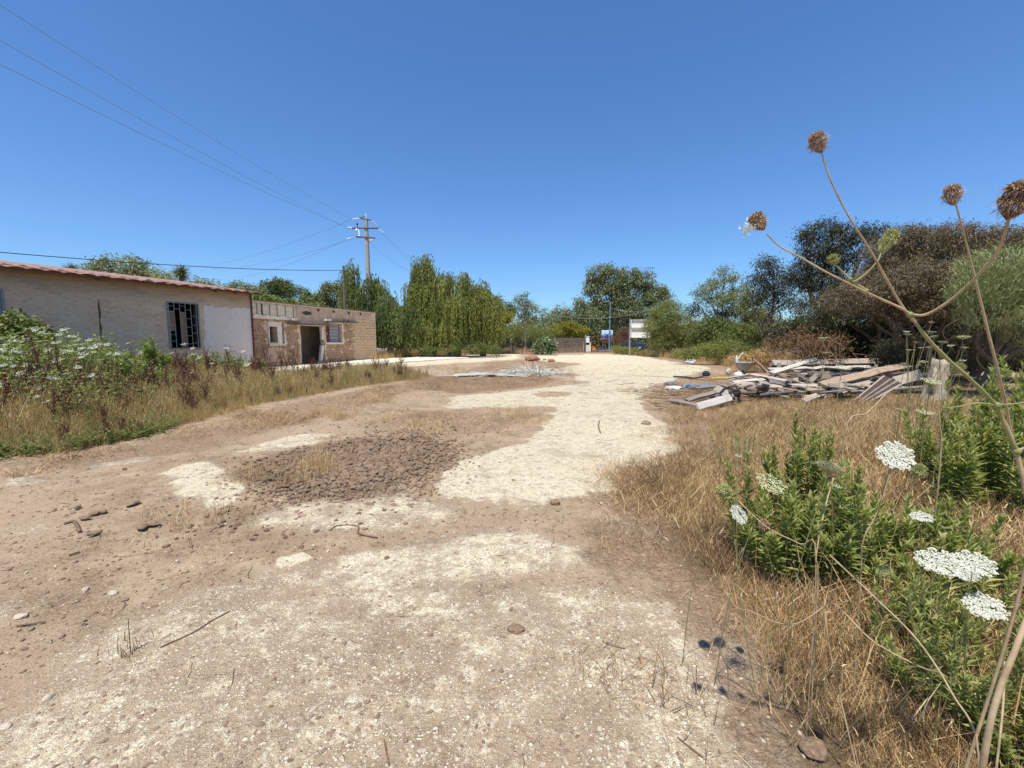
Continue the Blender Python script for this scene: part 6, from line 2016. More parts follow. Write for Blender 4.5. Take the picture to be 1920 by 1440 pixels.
# rough strip of dry grass in front of the willows and the yard edges
STRIP = gpoly([(705, 676), (780, 668), (985, 662), (1090, 660), (1090, 657), (985, 654), (880, 655), (760, 660), (700, 668)])
pts, rg = region_pts(STRIP, 2600, 0, 60, -.3, None, 5)
do_scatter('dry_strip', 'strip of dry grass at the foot of the willows', 'grass', pts, rg, V_mead[:6], .8, 1.5, .15)
STRIP2 = gpoly([(1150, 663), (1260, 672), (1340, 682), (1420, 700), (1500, 700), (1560, 690), (1500, 676), (1400, 668), (1300, 662), (1180, 657)])
pts, rg = region_pts(STRIP2, 2600, 0, 60, -.2, None, 6)
do_scatter('dry_strip', 'dry grass fringe below the weeds on the far right of the yard', 'grass', pts, rg, V_mead[:7], .7, 1.4, .15)
# trodden straw, dead leaves and stalks on the earth of the yard
V_flat = [var('trodden_straw', tuft_mat(120 + i, 46, .17, 'straw'), M['straw' if i < 2 else 'straw_dark']) for i in range(4)]
rg = np.random.default_rng(77); n = 60000
y = 3 + 30 * rg.random(n) ** 1.4; x = (rg.random(n) * 2 - 1) * (y * 1.05 + 1)
fl = np.maximum(field(x, y, LITTER), .8 * field(x, y, DARK[1:])) * (1 - .9 * field(x, y, DARK[:1]))
ok = (rg.random(n) < .42 * fl ** 1.5 * sstep(.35, .65, fbm(x * 1.3, y * 1.3, 91, 3)) * np.clip(1.3 - y / 30, .3, 1)) & (sdist(x, y, MEADOW) < .2) & (sdist(x, y, RIGHT_BED) < .2)
pts = np.stack([x[ok], y[ok]], 1); n = len(pts); s = rg.uniform(.45, 1.1, n)
scatter('trodden_straw', 'trodden straw and dead stalks lying on the brown earth of the yard', 'straw', np.column_stack([pts, gz(pts[:, 0], pts[:, 1])]), np.column_stack([rg.normal(size=(n, 2)) * .05, rg.random(n) * 6.28]), np.column_stack([s, s, s * .45]), rg.integers(0, 4, n), V_flat)
# clods and pebbles of earth over the middle ground
rg = np.random.default_rng(78); n = 16000
y = 1.2 + 22 * rg.random(n) ** 1.7; x = (rg.random(n) * 2 - 1) * (y * 1.25)
ok = (sdist(x, y, MEADOW) < .2) & (sdist(x, y, RIGHT_BED) < .1)
pts = np.stack([x[ok], y[ok]], 1); n = len(pts); s = (.003 + .015 * rg.random(n) ** 4) * (.7 + pts[:, 1] * .08)
M['pebble_earth'] = mat_simple('brown_pebble', (.16, .105, .07), (.36, .26, .18), 3, .95, .6, .003)
pk = [bpy.data.objects.new('pebble', rock_mesh('pebble', 340 + i, 'pebble_earth' if i < 3 else 'stone_pale', 1, .3)) for i in range(5)]
scatter('pebbles', 'small brown and pale pebbles lying over the yard', 'pebbles', np.column_stack([pts, gz(pts[:, 0], pts[:, 1]) + s * .2]), np.column_stack([rg.normal(size=(n, 2)) * .3, rg.random(n) * 6.28]), np.column_stack([s * 1.3, s, s * .7]), rg.choice(5, n, p=[.31, .31, .31, .04, .03]), pk)
# stones: small chips of limestone, the near yard
ck = []
for i in range(6):
    me = rock_mesh('chip', 300 + i, 'stone_pale' if i != 5 else 'clod', 1, .3); ck.append(bpy.data.objects.new('chip', me))
M['earth_crumb'] = mat_simple('earth_crumb', (.20, .13, .08), (.38, .27, .18), 3, .95, .6, .003)
for i in range(2):
    ck.append(bpy.data.objects.new('chip', rock_mesh('chip', 310 + i, 'earth_crumb', 1, .3)))
rg = np.random.default_rng(21)
n = 62000
y = 1.0 + 7.5 * rg.random(n) ** 1.7; x = (rg.random(n) * 2 - 1) * (y * 1.3 + .4)
pl = field(x, y, PALE); rb = sdist(x, y, RIGHT_BED)
ok = (rg.random(n) < .22 + .45 * pl) & (rb < .1) & (sdist(x, y, MEADOW) < 0)
pts = np.stack([x[ok], y[ok]], 1); n = len(pts)
s = (.0026 + .0075 * rg.random(n) ** 4)
P_ = np.column_stack([pts, gz(pts[:, 0], pts[:, 1]) + s * .1 + .002])
scatter('gravel', 'small pale limestone chips loose on the yard', 'gravel', P_, np.column_stack([rg.normal(size=(n, 2)) * .3, rg.random(n) * 6.28]), np.column_stack([s * 1.4, s, s * .7]), np.where(rg.random(n) < .25 + .5 * pl[ok], rg.integers(0, 5, n), rg.integers(5, 8, n)), ck)
# crumbs round the clods
rg = np.random.default_rng(22); n = 8000
cx, cy = np.mean(xs), np.mean(ys)
x = cx + rg.normal(size=n) * (max(xs) - min(xs)) * .36; y = cy + rg.normal(size=n) * (max(ys) - min(ys)) * .33
pts = np.stack([x, y], 1); s = .006 + .024 * rg.random(n) ** 2.2
P_ = np.column_stack([pts, gz(x, y) + s * .2])
cc = [bpy.data.objects.new('crumb', rock_mesh('crumb', 320 + i, 'clod' if i < 3 else 'clod_dark', 1, .3)) for i in range(4)]
scatter('clod_crumbs', 'brown crumbs of earth between the dried clods', 'crumbs', P_, np.column_stack([rg.normal(size=(n, 2)) * .3, rg.random(n) * 6.28]), np.column_stack([s, s * .8, s * .6]), rg.choice(4, n), cc)
# twigs and stalks lying about
def twig_var(k):
    r2 = random.Random(k); mb = MB()
    p_ = [Vector((0, 0, .004))]; d = Vector((1, 0, 0))
    for i in range(4):
        d = (d + Vector((0, r2.gauss(0, .35), r2.gauss(0, .04)))).normalized(); p_.append(p_[-1] + d * .05)
    for v_ in p_: v_.z = max(v_.z, .003)
    add_tube(mb, p_, [.0028, .0026, .0022, .002, .0012], 4); return mb
tv = [var('twig', twig_var(i), M['twig'], True) for i in range(5)] + [var('stalk', twig_var(i + 10), M['stem_dry'], True) for i in range(3)]
rg = np.random.default_rng(31); n = 520
y = 1.1 + 13 * rg.random(n) ** 1.5; x = rg.uniform(-1, 1, n) * (y * 1.1)
pts = np.stack([x, y], 1)
s = (.12 + .50 * rg.random(n) ** 2) * (1 + y * .15)
P_ = np.column_stack([pts, gz(x, y) + .003])
scatter('twigs', 'small twigs and stalks strewn over the yard', 'twigs', P_, np.column_stack([rg.normal(size=(n, 2)) * .03, rg.random(n) * 6.28]), np.column_stack([s, s, s]), rg.choice(8, n), tv)
# small splinters round the heap
rg = np.random.default_rng(33); n = 700
a_, b_ = PZ(1235, 735, 0), PZ(1330, 735, 0)
x = rg.uniform(3.0, 9, n); y = rg.normal(size=n) * 1.2 + 10.6
pts = np.stack([x, y], 1); s = .8 + 2.2 * rg.random(n)
P_ = np.column_stack([pts, gz(x, y) + .01])
scatter('splinters', 'splinters and sticks of wood strewn round the timber heap', 'splinters', P_, np.column_stack([rg.normal(size=(n, 2)) * .1, rg.random(n) * 6.28]), np.column_stack([s, s, s]), rg.choice(8, n), tv)
# single sticks that stand out
def stick(pxs, r_, label, z=.01):
    mb = MB(); add_tube(mb, spline([Vector(at(a, b, z)) for a, b in pxs], 4), r_, 5)
    tag(mb.build('stick', M['twig'], None, True), label, 'stick')
stick([(618, 1001), (632, 992), (655, 990), (672, 993), (672, 1004), (690, 1008), (708, 1011)], .006, 'bent dark stick left of centre on the pale patch')
stick([(1130, 1206), (1145, 1214), (1172, 1222)], .003, 'curved thin twig in the right foreground')
stick([(1270, 1385), (1295, 1405), (1318, 1422)], .003, 'straight twig at the lower right of the path')
stick([(30, 1175), (55, 1172), (85, 1168)], .004, 'short dark twig on the left earth')
stick([(130, 1048), (150, 1041)], .006, 'stubby dark twig below the loose clods')
stick([(720, 1390), (724, 1410), (730, 1440)], .0025, 'thin curved twig at the bottom edge')
stick([(120, 985), (140, 982), (150, 1000)], .012, 'forked dark root end left of the loose clods')
stick([(300, 1215), (360, 1190), (400, 1165), (430, 1150)], .003, 'long straight stalk lying by the dry tuft')
stick([(1124, 790), (1122, 800), (1126, 812)], .012, 'small curved bark strip on the bright path')
stick([(980, 705), (1060, 699), (1150, 701), (1230, 706), (1340, 715)], .012, 'long thin dark hose across the yard behind')
# white torn plastic strip in the grass
mb = MB(); add_bar(mb, (-.05, 0, .01), (.015, .0, .02), .012, .003); add_bar(mb, (.015, 0, .02), (.03, .015, .045), .010, .003); add_bar(mb, (.02, .0, .02), (.08, -.01, .015), .010, .003)
o = mb.build('plastic_strip', M['bag_white'], None, loc=at(1450, 1134, .02)); tag(o, 'torn white plastic strip in the dry grass', 'plastic')

# ================================================================== LEAFY BUSHES IN THE RIGHT FOREGROUND
def herb(label, base, r, h, nst, leafL, mat='bush_leaf', seed=0, wl=.24, nl=46, lean=.35, name='leafy_bush', cat='bush', group='green leafy bushes on the right'):
    r2 = np.random.default_rng(seed)
    bx_, by_ = base
    root = thing(name, label, cat, (bx_, by_, gzf(bx_, by_)), group=group)
    ml, ms = MB(), MB()
    for i in range(nst):
        a = r2.random() * 6.283; rr_ = r * math.sqrt(r2.random())
        foot = np.array([math.cos(a) * rr_ * .35, math.sin(a) * rr_ * .35, 0])
        hh = h * (1 - .45 * (rr_ / r) ** 2) * r2.uniform(.72, 1.08)
        tip = np.array([math.cos(a) * rr_ * 1.05 + r2.normal() * .03, math.sin(a) * rr_ * 1.05 + r2.normal() * .03, hh])
        mid = (foot + tip) / 2 + np.array([math.cos(a), math.sin(a), 0]) * .12 * rr_
        sp = np.array([list(v) for v in spline([foot, mid, tip], 6)])
        add_tube(ms, [Vector(v) for v in sp], list(np.linspace(.006, .002, len(sp))), 4, cap=False)
        s_ = .18 + .82 * np.sort(r2.random(nl)) ** .75
        idx = s_ * (len(sp) - 1); k0 = np.minimum(idx.astype(int), len(sp) - 2); f_ = (idx - k0)[:, None]
        C = sp[k0] * (1 - f_) + sp[k0 + 1] * f_
        ax = _norm(sp[k0 + 1] - sp[k0])
        ga = np.arange(nl) * 2.399 + r2.random() * 6
        side = np.column_stack([np.cos(ga), np.sin(ga), np.zeros(nl)])
        D = side * (1.1 - .55 * s_)[:, None] + ax * (.35 + 1.0 * s_ ** 3)[:, None]
        L_ = leafL * (.55 + .55 * np.sin(np.pi * np.clip(s_, .1, .92))) * r2.uniform(.8, 1.15, nl)
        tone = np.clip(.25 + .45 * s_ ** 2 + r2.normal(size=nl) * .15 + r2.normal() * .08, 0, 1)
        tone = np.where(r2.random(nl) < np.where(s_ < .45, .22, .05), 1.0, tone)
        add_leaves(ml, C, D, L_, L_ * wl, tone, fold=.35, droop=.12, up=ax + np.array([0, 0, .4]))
    ml.build('leaves', M[mat], root)['kind'] = 'stuff'
    ms.build('stems', M['stem_green'], root)['kind'] = 'stuff'
    return root
def hb(px, py, y=None): 
    g_ = G(px, py) if y is None else PY(px, py, y)
    return (g_.x, g_.y)
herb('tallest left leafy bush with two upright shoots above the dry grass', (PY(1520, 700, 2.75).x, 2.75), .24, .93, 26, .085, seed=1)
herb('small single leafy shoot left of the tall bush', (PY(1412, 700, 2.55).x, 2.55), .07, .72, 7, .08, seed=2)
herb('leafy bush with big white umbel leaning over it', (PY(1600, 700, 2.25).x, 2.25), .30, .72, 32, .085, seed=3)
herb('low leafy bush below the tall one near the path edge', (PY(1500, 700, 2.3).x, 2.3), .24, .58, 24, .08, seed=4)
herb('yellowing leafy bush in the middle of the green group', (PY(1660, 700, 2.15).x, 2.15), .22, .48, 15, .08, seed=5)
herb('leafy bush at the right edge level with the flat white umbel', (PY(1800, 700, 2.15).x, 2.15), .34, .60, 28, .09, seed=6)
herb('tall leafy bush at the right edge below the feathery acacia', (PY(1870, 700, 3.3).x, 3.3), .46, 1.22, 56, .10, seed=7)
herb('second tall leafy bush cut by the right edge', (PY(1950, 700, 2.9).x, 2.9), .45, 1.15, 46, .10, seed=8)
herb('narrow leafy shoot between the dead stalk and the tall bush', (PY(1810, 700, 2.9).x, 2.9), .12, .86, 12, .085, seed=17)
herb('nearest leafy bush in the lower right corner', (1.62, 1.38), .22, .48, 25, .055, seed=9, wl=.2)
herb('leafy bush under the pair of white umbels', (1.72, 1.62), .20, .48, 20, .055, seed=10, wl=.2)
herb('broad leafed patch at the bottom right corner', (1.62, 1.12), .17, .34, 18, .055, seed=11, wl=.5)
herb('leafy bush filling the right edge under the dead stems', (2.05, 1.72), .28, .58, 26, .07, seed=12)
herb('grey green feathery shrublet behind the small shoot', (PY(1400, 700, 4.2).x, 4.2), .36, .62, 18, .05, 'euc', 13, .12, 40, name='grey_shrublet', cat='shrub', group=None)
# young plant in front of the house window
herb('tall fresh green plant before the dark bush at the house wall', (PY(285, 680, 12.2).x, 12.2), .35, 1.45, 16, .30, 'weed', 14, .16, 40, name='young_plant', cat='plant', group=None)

# ================================================================== LEFT THICKET
def thicket(label, px, y, w, h, mat, n, leaf, seed, name='weed_thicket', cat='thicket'):
    b = PY(px, 700, y)
    root = thing(name, label, cat, (b.x, y, 0), group='green weeds before the house')
    r2 = np.random.default_rng(seed); ml, ms = MB(), MB()
    for i in range(n):
        f = np.array([r2.uniform(-w, w), r2.uniform(-w, w) * .6, 0])
        hh = h * (1 - .35 * (abs(f[0]) / w) ** 2) * r2.uniform(.55, 1.05)
        t_ = f + np.array([r2.normal() * .16, r2.normal() * .16, hh])
        add_tube(ms, [Vector(f), Vector((f + t_) / 2 + r2.normal(size=3) * .04), Vector(t_)], [.008, .006, .003], 3, cap=False)
        nl = 40
        s_ = r2.random(nl) ** .6
        C = f + (t_ - f) * s_[:, None] + r2.normal(size=(nl, 3)) * .05
        a = r2.random(nl) * 6.28
        add_leaves(ml, C, np.column_stack([np.cos(a), np.sin(a), r2.normal(size=nl) * .6 + .1]), leaf * r2.uniform(.5, 1.2, nl), leaf * .38 * r2.uniform(.6, 1.2, nl), np.clip(s_ * .5 + r2.random(nl) * .5, 0, 1), diamond=True)
    ml.build('leaves', M[mat], root)['kind'] = 'stuff'; ms.build('stems', M['stem_green'], root)['kind'] = 'stuff'
thicket('tall green flowering weed thicket at the left edge of the picture', 40, 8.2, 1.5, 1.62, 'weed', 260, .10, 1)
thicket('bright green weed thicket in front of the cracked wall', 150, 9.2, 1.3, 1.55, 'weed', 210, .10, 2)
thicket('lower olive weed thicket before the first two', 60, 6.7, 1.3, 1.0, 'olive_bush', 200, .07, 3)
thicket('green weeds spreading right towards the barred window', 225, 9.6, .9, .85, 'weed', 110, .10, 4)
thicket('dull green weeds at the foot of the whitewashed corner', 400, 15.0, 1.6, 1.0, 'olive_bush', 120, .13, 5)
thicket('brown seeded weed clump in front of the green thicket', 145, 7.6, .6, 1.15, 'straw_dark', 110, .035, 6)
def dbush(name, label, L, y, mat='pine', leaf=.13, cat='bush'):
    tree(name, label, cat, L, y, mat, 22, leaf, .3, 32, .6, trunk=False, shell=.6)
dbush('dark_shrub', 'dark glossy bush against the house wall under the barred window', [(268, 690, 30, 20), (300, 694, 26, 18), (240, 688, 26, 18), (215, 690, 20, 16)], 13.6)
dbush('dark_shrub', 'dark climbing bush at the far left edge of the wall', [(10, 618, 30, 24), (45, 625, 20, 18), (-40, 625, 40, 34), (0, 645, 60, 36)], 10.8)
dbush('dark_shrub', 'small dark bush at the foot of the white patch', [(350, 705, 22, 12), (375, 707, 16, 10)], 15.6)
# dark red dock stalks
dk = [(97, 690, 7.2, 1.5, 'tall brown dock stalk rising in the left green thicket'), (108, 700, 7.0, 1.2, 'second brown dock stalk beside the tall one in the thicket'), (395, 700, 13, 1.2, 'dock stalk before the white patch of the house'), (440, 700, 13.5, 1.25, 'dock stalk nearest the whitewashed corner'),
      (500, 700, 14, 1.5, 'tallest red brown dock stalk before the hut window'), (525, 700, 13.5, 1.2, 'dark dock stalk right of the tallest one'), (545, 700, 14.5, 1.1, 'branching dock stalk before the hut doorway'), (478, 700, 13.5, .9, 'short dock stalk left of the tallest one'), (560, 705, 13, .9, 'dock stalk furthest right at the meadow end'), (315, 740, 8.8, .9, 'brown dock stalk in the open meadow'), (420, 705, 12, .9, 'thin dock stalk in the meadow before the white patch')]
for k, (px, py, y, h, lab) in enumerate(dk):
    b = PY(px, py, y)
    root = thing('dock_plant', lab, 'dock', (b.x, y, 0), group='dark dock stalks in the meadow')
    tuft_dock(200 + k, 4 if h > 1 else 3, h).build('stalks', M['dock'], root)
# leafless wiry bushes on the path edge
for k, (px, py, h, lab) in enumerate(((1240, 920, .34, 'wiry dry bush at the path edge left of the green bushes'), (1205, 915, .2, 'small wiry dry bush reaching onto the path'), (1350, 1075, .26, 'dark thin stemmed dry plant beside the pale patch'), (1290, 900, .36, 'dry brown bush behind the wiry one'),
        (1330, 1010, .2, 'short forked dry plant on the pale patch'))):
    g_ = G(px, py); root = thing('dry_bush', lab, 'dry bush', (g_.x, g_.y, gzf(g_.x, g_.y)), group='wiry dry bushes at the path edge')
    tuft_branchy(300 + k, h * 1.35, 9).build('stems', M['straw_dark' if k % 2 else 'twig'], root)
for k, (px, py, h, n, lab) in enumerate(((206, 1018, .07, 14, 'tiny green tuft among the loose clods'), (276, 1030, .06, 5, 'two dark dry stumps right of the green tuft'), (362, 1030, .11, 6, 'thin dry plant standing below the pale patch'), (205, 1040, .05, 5, 'dark stub below the green tuft'), (245, 1225, .09, 40, 'dry tuft with one tall stalk in the left foreground'), (278, 968, .07, 10, 'small thin tuft right of the loose clods'))):
    g_ = G(px, py); root = thing('yard_tuft', lab, 'tuft', (g_.x, g_.y, gzf(g_.x, g_.y)), group='small tufts on the left earth')
    tuft_dry(400 + k, n, h, .02 + h * .25, .7, .004, heads=False).build('blades', M['weed' if k == 0 else 'straw_dark'], root)
    if k == 4:
        mb = MB(); add_tube(mb, [(0, 0, 0), (.004, 0, .17)], [.003, .002], 4); mb.build('stalk', M['twig'], root)

# ================================================================== WILD CARROT (white umbels)
def umbel_mesh(k, ray_n=38, florets=26, mats='petal', cup=.12, flor=.045):
    """flat head of radius 1 made of many small clusters; z is its axis"""
    r2 = np.random.default_rng(k); mb = MB()
    i = np.arange(ray_n); rr_ = np.sqrt((i + .5) / ray_n) * .88; a = i * 2.39996 + r2.random()
    c = np.column_stack([np.cos(a) * rr_, np.sin(a) * rr_, cup * rr_ ** 2 + r2.normal(size=ray_n) * .03])
    for q_ in range(ray_n):
        cr = .17 * r2.uniform(.8, 1.15)
        m = florets
        rr2 = np.sqrt(r2.random(m)) * cr; a2 = r2.random(m) * 6.28
        f = c[q_] + np.column_stack([np.cos(a2) * rr2, np.sin(a2) * rr2, .05 * (1 - (rr2 / cr) ** 2) + r2.normal(size=m) * .012])
        ang = r2.random(m) * 6.28
        d1 = np.column_stack([np.cos(ang), np.sin(ang), r2.normal(size=m) * .25]) * flor * r2.uniform(.7, 1.3, m)[:, None]
        d2 = np.column_stack([-np.sin(ang), np.cos(ang), r2.normal(size=m) * .25]) * flor * r2.uniform(.7, 1.3, m)[:, None]
        V = np.stack([f - d1, f - d2, f + d1, f + d2], 1).reshape(-1, 3)
        mb.add(V, np.arange(m)[:, None] * 4 + np.arange(4), np.repeat(r2.random(m), 4), 0)
    for q_ in range(ray_n):                              # rays of the umbel, from the stem top
        p0 = np.array([0, 0, -.55]); p1 = c[q_] - np.array([0, 0, .02])
        add_tube(mb, [p0, (p0 + p1) / 2 + np.array([c[q_][0], c[q_][1], 0]) * .12, p1], [.022, .016, .012], 3, rnd=.5, mat=1, cap=False)
    m = 10
    a = np.arange(m) / m * 6.283
    add_blades(mb, np.tile([0, 0, -.56], (m, 1)), .5, a, 1.6, .02, .3, 1, segs=2)
    return mb.mesh('umbel', [M[mats], M['stem_green']])
UH = [umbel_mesh(1), umbel_mesh(2, 34, 26), umbel_mesh(3, 42, 26)]
UC = [umbel_mesh(4, 26, 10, 'petal_cream', -.25, .05), umbel_mesh(6, 34, 12, 'petal_cream', .1, .04)]
UL = [umbel_mesh(5 + k, 16, 5, 'petal', .1, .085) for k in range(3)]
ULc = umbel_mesh(9, 14, 5, 'petal_cream', -.2, .085)
def seed_mesh(k, mats='seed', n=90, closed=1.15, hairs=220):
    """the dried head, closed up like a nest"""
    r2 = np.random.default_rng(k); mb = MB()
    for i in range(n):
        u_ = math.sqrt((i + .5) / n); a = i * 2.39996
        R_ = .82 * u_
        d = np.array([math.cos(a), math.sin(a), 0])
        pts = [np.array([0, 0, -1.0]), d * R_ * .75 + np.array([0, 0, -.55]), d * (R_ * 1.02) + np.array([0, 0, .05]), d * R_ * (.78) + np.array([0, 0, .55 + .35 * (1 - u_)])]
        pts = [p_ + r2.normal(size=3) * .03 for p_ in pts]
        add_tube(mb, spline(pts, 2), .018, 3, rnd=r2.random(), cap=False)
        c = pts[-1]; m = 9
        D = r2.normal(size=(m, 3)) * .6 + d * .5 + np.array([0, 0, .4])
        add_leaves(mb, np.tile(c, (m, 1)) + r2.normal(size=(m, 3)) * .08, D, .24, .10, r2.random(m), diamond=True)
        c = pts[2]; m = 4
        add_leaves(mb, np.tile(c, (m, 1)) + r2.normal(size=(m, 3)) * .05, r2.normal(size=(m, 3)) + d * .6, .24, .09, r2.random(m), diamond=True)
    dd = sph(hairs); dd[:, 2] = dd[:, 2] * .9
    dd = dd * r2.uniform(.85, 1.15, (hairs, 1))
    add_leaves(mb, dd * .8, dd + r2.normal(size=(hairs, 3)) * .45, r2.uniform(.25, .55, hairs), .045, .3 + .7 * r2.random(hairs), diamond=True)
    m = 12; a = np.arange(m) / m * 6.283
    add_blades(mb, np.tile([0, 0, -.98], (m, 1)), .55, a, 1.9, .03, .25, segs=3)
    return mb.mesh('seed_head', [M[mats]])
SH = [seed_mesh(1), seed_mesh(2)]
SG = seed_mesh(3, 'green_seed', 70, 1, 60)
def head(me, p, axis, r, parent, name, stretch=1.0):
    o = obj(name, me, parent); ax = Vector(axis).normalized()
    o.location = Vector(p); o.rotation_euler = ax.to_track_quat('Z', 'Y').to_euler(); o.scale = (r, r, r * stretch)
    return o
def carrot(label, px, py, y, w_px, foot=None, kind='white', tilt=(0, 0, 1), via=None, group=None, thick=.0028, name='wild_carrot'):
    c = PY(px, py, y); r = w_px * .5 * (y * CP + (EYE - c.z) * SP) / F_PX
    if foot is None:
        foot = (c.x + random.uniform(-.05, .15), c.y + random.uniform(.05, .35))
    fz = gzf(*foot)
    root = thing(name, label, 'wild carrot', (foot[0], foot[1], fz), group=group)
    P_ = c - Vector(root.location)
    ax = Vector(tilt).normalized()
    me = {'white': random.choice(UH if w_px > 26 else UL), 'cream': (UC[0] if w_px > 16 else ULc), 'open': UC[1], 'bud': SG, 'dry': SH[0], 'lite': random.choice(UL)}[kind]
    nm = 'flower_head' if kind in ('white', 'cream', 'lite', 'open') else 'seed_head'
    head(me, P_, ax, r, root, nm, 1.0 if nm == 'flower_head' else 1.1)
    bot = P_ - ax * r * (.55 if nm == 'flower_head' else 1.05)
    mid = Vector((P_.x * .55, P_.y * .55, P_.z * .55)) + Vector((random.uniform(-.08, .08), random.uniform(-.05, .05), 0)) if via is None else via - Vector(root.location)
    mb = MB(); sp = spline([Vector((0, 0, -.02)), mid, bot], 5); add_tube(mb, sp, list(np.linspace(thick * 1.5, thick, len(sp))), 5)
    # small feathery leaves on the stem
    m = 14; s_ = RNG.random(m) * .6
    C = np.array([0, 0, 0]) + np.array(list(mid)) * (s_[:, None] * 1.4)
    mb.build('stem', M['stem_green'], root, True)
    return root
near = [
 (1678, 855, 1.12, 66, 'white', (-.35, -.75, .75), 'largest round white umbel tilted towards the viewer above the leafy bush'),
 (1555, 876, 1.30, 52, 'white', (.45, .35, .9), 'slanting flat white umbel left of the largest one'),
 (1445, 908, 1.35, 62, 'open', (.1, -.5, .9), 'greenish half opened umbel over the low leafy bush'),
 (1384, 965, 1.55, 42, 'white', (.4, -.75, .7), 'white umbel nearest the path edge'),
 (1728, 970, 1.5, 40, 'white', (-.2, -.15, 1), 'small flat white umbel among the green leaves'),
 (1758, 1055, 1.05, 76, 'white', (-.25, -.22, 1), 'left one of the pair of touching white umbels'),
 (1826, 1058, 1.12, 70, 'white', (-.22, -.25, 1), 'right one of the pair of touching white umbels'),
 (1812, 1079, 1.22, 42, 'white', (-.25, -.05, 1), 'thin edge on umbel just below the touching pair'),
 (1846, 1138, 1.08, 68, 'white', (-.32, -.3, 1), 'lowest white umbel above the nearest leafy bush'),
 (1385, 855, 2.3, 16, 'white', (0, -.2, 1), 'tiny white umbel left of the single leafy shoot'),
 (1570, 912, 1.9, 15, 'white', (0, -.4, 1), 'tiny white umbel right below the slanting one'),
 (1358, 925, 1.5, 34, 'bud', (-.3, -.3, .9), 'green closed umbel ball near the path edge'),
 (1722, 884, 1.35, 28, 'bud', (.2, -.2, 1), 'green closed umbel ball right of the largest umbel'),
 (1432, 984, 1.5, 20, 'dry', (.2, -.2, 1), 'small brown seed head right of the path edge umbel'),
 (1560, 884, 1.35, 20, 'dry', (.2, -.2, -1), 'small brown seed head below the slanting umbel'),
 (1656, 1072, 1.5, 26, 'bud', (1, 0, .2), 'yellow green closed umbel lying low in the grass'),
 (1580, 690, 3.9, 30, 'white', (0, -.25, 1), 'white umbel floating before the timber heap'),
 (1545, 634, 4.2, 22, 'white', (0, -.02, 1), 'thin edge on white umbel above the white bench'),
 (1548, 660, 4.2, 16, 'cream', (0, -.1, 1), 'cream umbel just under the edge on one by the bench'),
 (1690, 768, 3.0, 20, 'white', (.2, 0, 1), 'slim white umbel over the dry grass below the slatted panel'),
 (1735, 774, 2.8, 32, 'open', (0, -.2, 1), 'pale green umbel over the dry grass near the stump'),
 (1748, 716, 2.6, 38, 'open', (0, -.35, 1), 'spiky yellow green umbel in front of the stump'),
 (1795, 692, 2.7, 24, 'bud', (.4, -.3, .8), 'round green yellow umbel right of the stump'),
 (1472, 742, 4.5, 20, 'cream', (.1, -.1, 1), 'cream umbel at the front of the timber heap'),
]
for k, (px, py, y, w, kd, tl, lab) in enumerate(near):
    carrot(lab, px, py, y, w * .94, None, kd, tl, group='wild carrots on the right', thick=.0012 if y < 2 else .0022)
cl = [(1702, 626, 14, 'cream'), (1717, 641, 9, 'cream'), (1750, 630, 15, 'cream'), (1746, 622, 14, 'white'), (1768, 640, 16, 'cream'), (1783, 648, 13, 'white'), (1806, 630, 24, 'cream'), (1809, 651, 12, 'cream'), (1727, 652, 9, 'white'), (1741, 651, 9, 'white'), (1756, 650, 9, 'white'), (1760, 656, 10, 'white'), (1764, 664, 9, 'white'), (1767, 668, 9, 'white'), (1704, 656, 9, 'white'), (1714, 656, 7, 'white'), (1731, 677, 16, 'cream'), (1722, 684, 8, 'cream'), (1804, 676, 12, 'white'), (1779, 683, 10, 'white'), (1872, 692, 22, 'white'), (1888, 702, 16, 'bud'), (1700, 622, 12, 'white'), (1824, 708, 8, 'white'), (1747, 604, 10, 'white')]
for k, (px, py, w, kd) in enumerate(cl):
    y = 3.5 + (k * 37 % 11) * .08
    c0_ = PY(px, py, y)
    carrot(('cream' if kd == 'cream' else 'white' if kd == 'white' else 'green') + ' umbel of the cluster standing against the dark thicket', px, py, y, w * 1.05, (c0_.x * .5 + 1.95 + random.uniform(-.15, .15), y + random.uniform(0, .4)), kd, (random.uniform(-.3, .3), random.uniform(-.2, .1), 1), group=('cream' if kd == 'cream' else 'white' if kd == 'white' else 'green') + ' umbels against the dark thicket', thick=.0018)
# the many small ones before the house, from the thicket to the window
c4 = [(235, 622, 52), (265, 634, 40), (315, 652, 45), (350, 665, 40), (480, 633, 55), (448, 670, 40), (533, 685, 62), (583, 712, 50), (668, 710, 42), (615, 742, 40), (808, 744, 36), (75, 730, 90), (20, 760, 60), (257, 762, 62), (205, 825, 55), (420, 730, 50), (550, 750, 60), (610, 775, 40), (705, 762, 70), (760, 742, 45), (820, 812, 40), (877, 812, 40), (620, 815, 60), (430, 865, 70), (135, 968, 60), (400, 998, 62), (20, 1045, 60), (288, 1072, 70), (350, 1172, 46), (275, 1135, 40), (690, 975, 46), (1073, 803, 50), (962, 733, 30), (1280, 812, 42), (1380, 741, 40), (1445, 772, 30), (1450, 818, 45), (1495, 845, 38), (1448, 950, 42), (1590, 886, 34), (1622, 960, 38), (1698, 773, 34), (1825, 795, 30), (1855, 893, 44), (1103, 1100, 34), (1525, 1160, 42), (1668, 1118, 24), (1785, 970, 34), (130, 800, 45), (60, 840, 50), (30, 900, 40), (180, 900, 45), (700, 800, 30), (15, 790, 60), (100, 690, 40), (1250, 995, 28), (10, 700, 50), (330, 745, 40), (480, 790, 40)] + [(random.uniform(0, 640), random.uniform(680, 1000), random.uniform(28, 52)) for _ in range(40)]
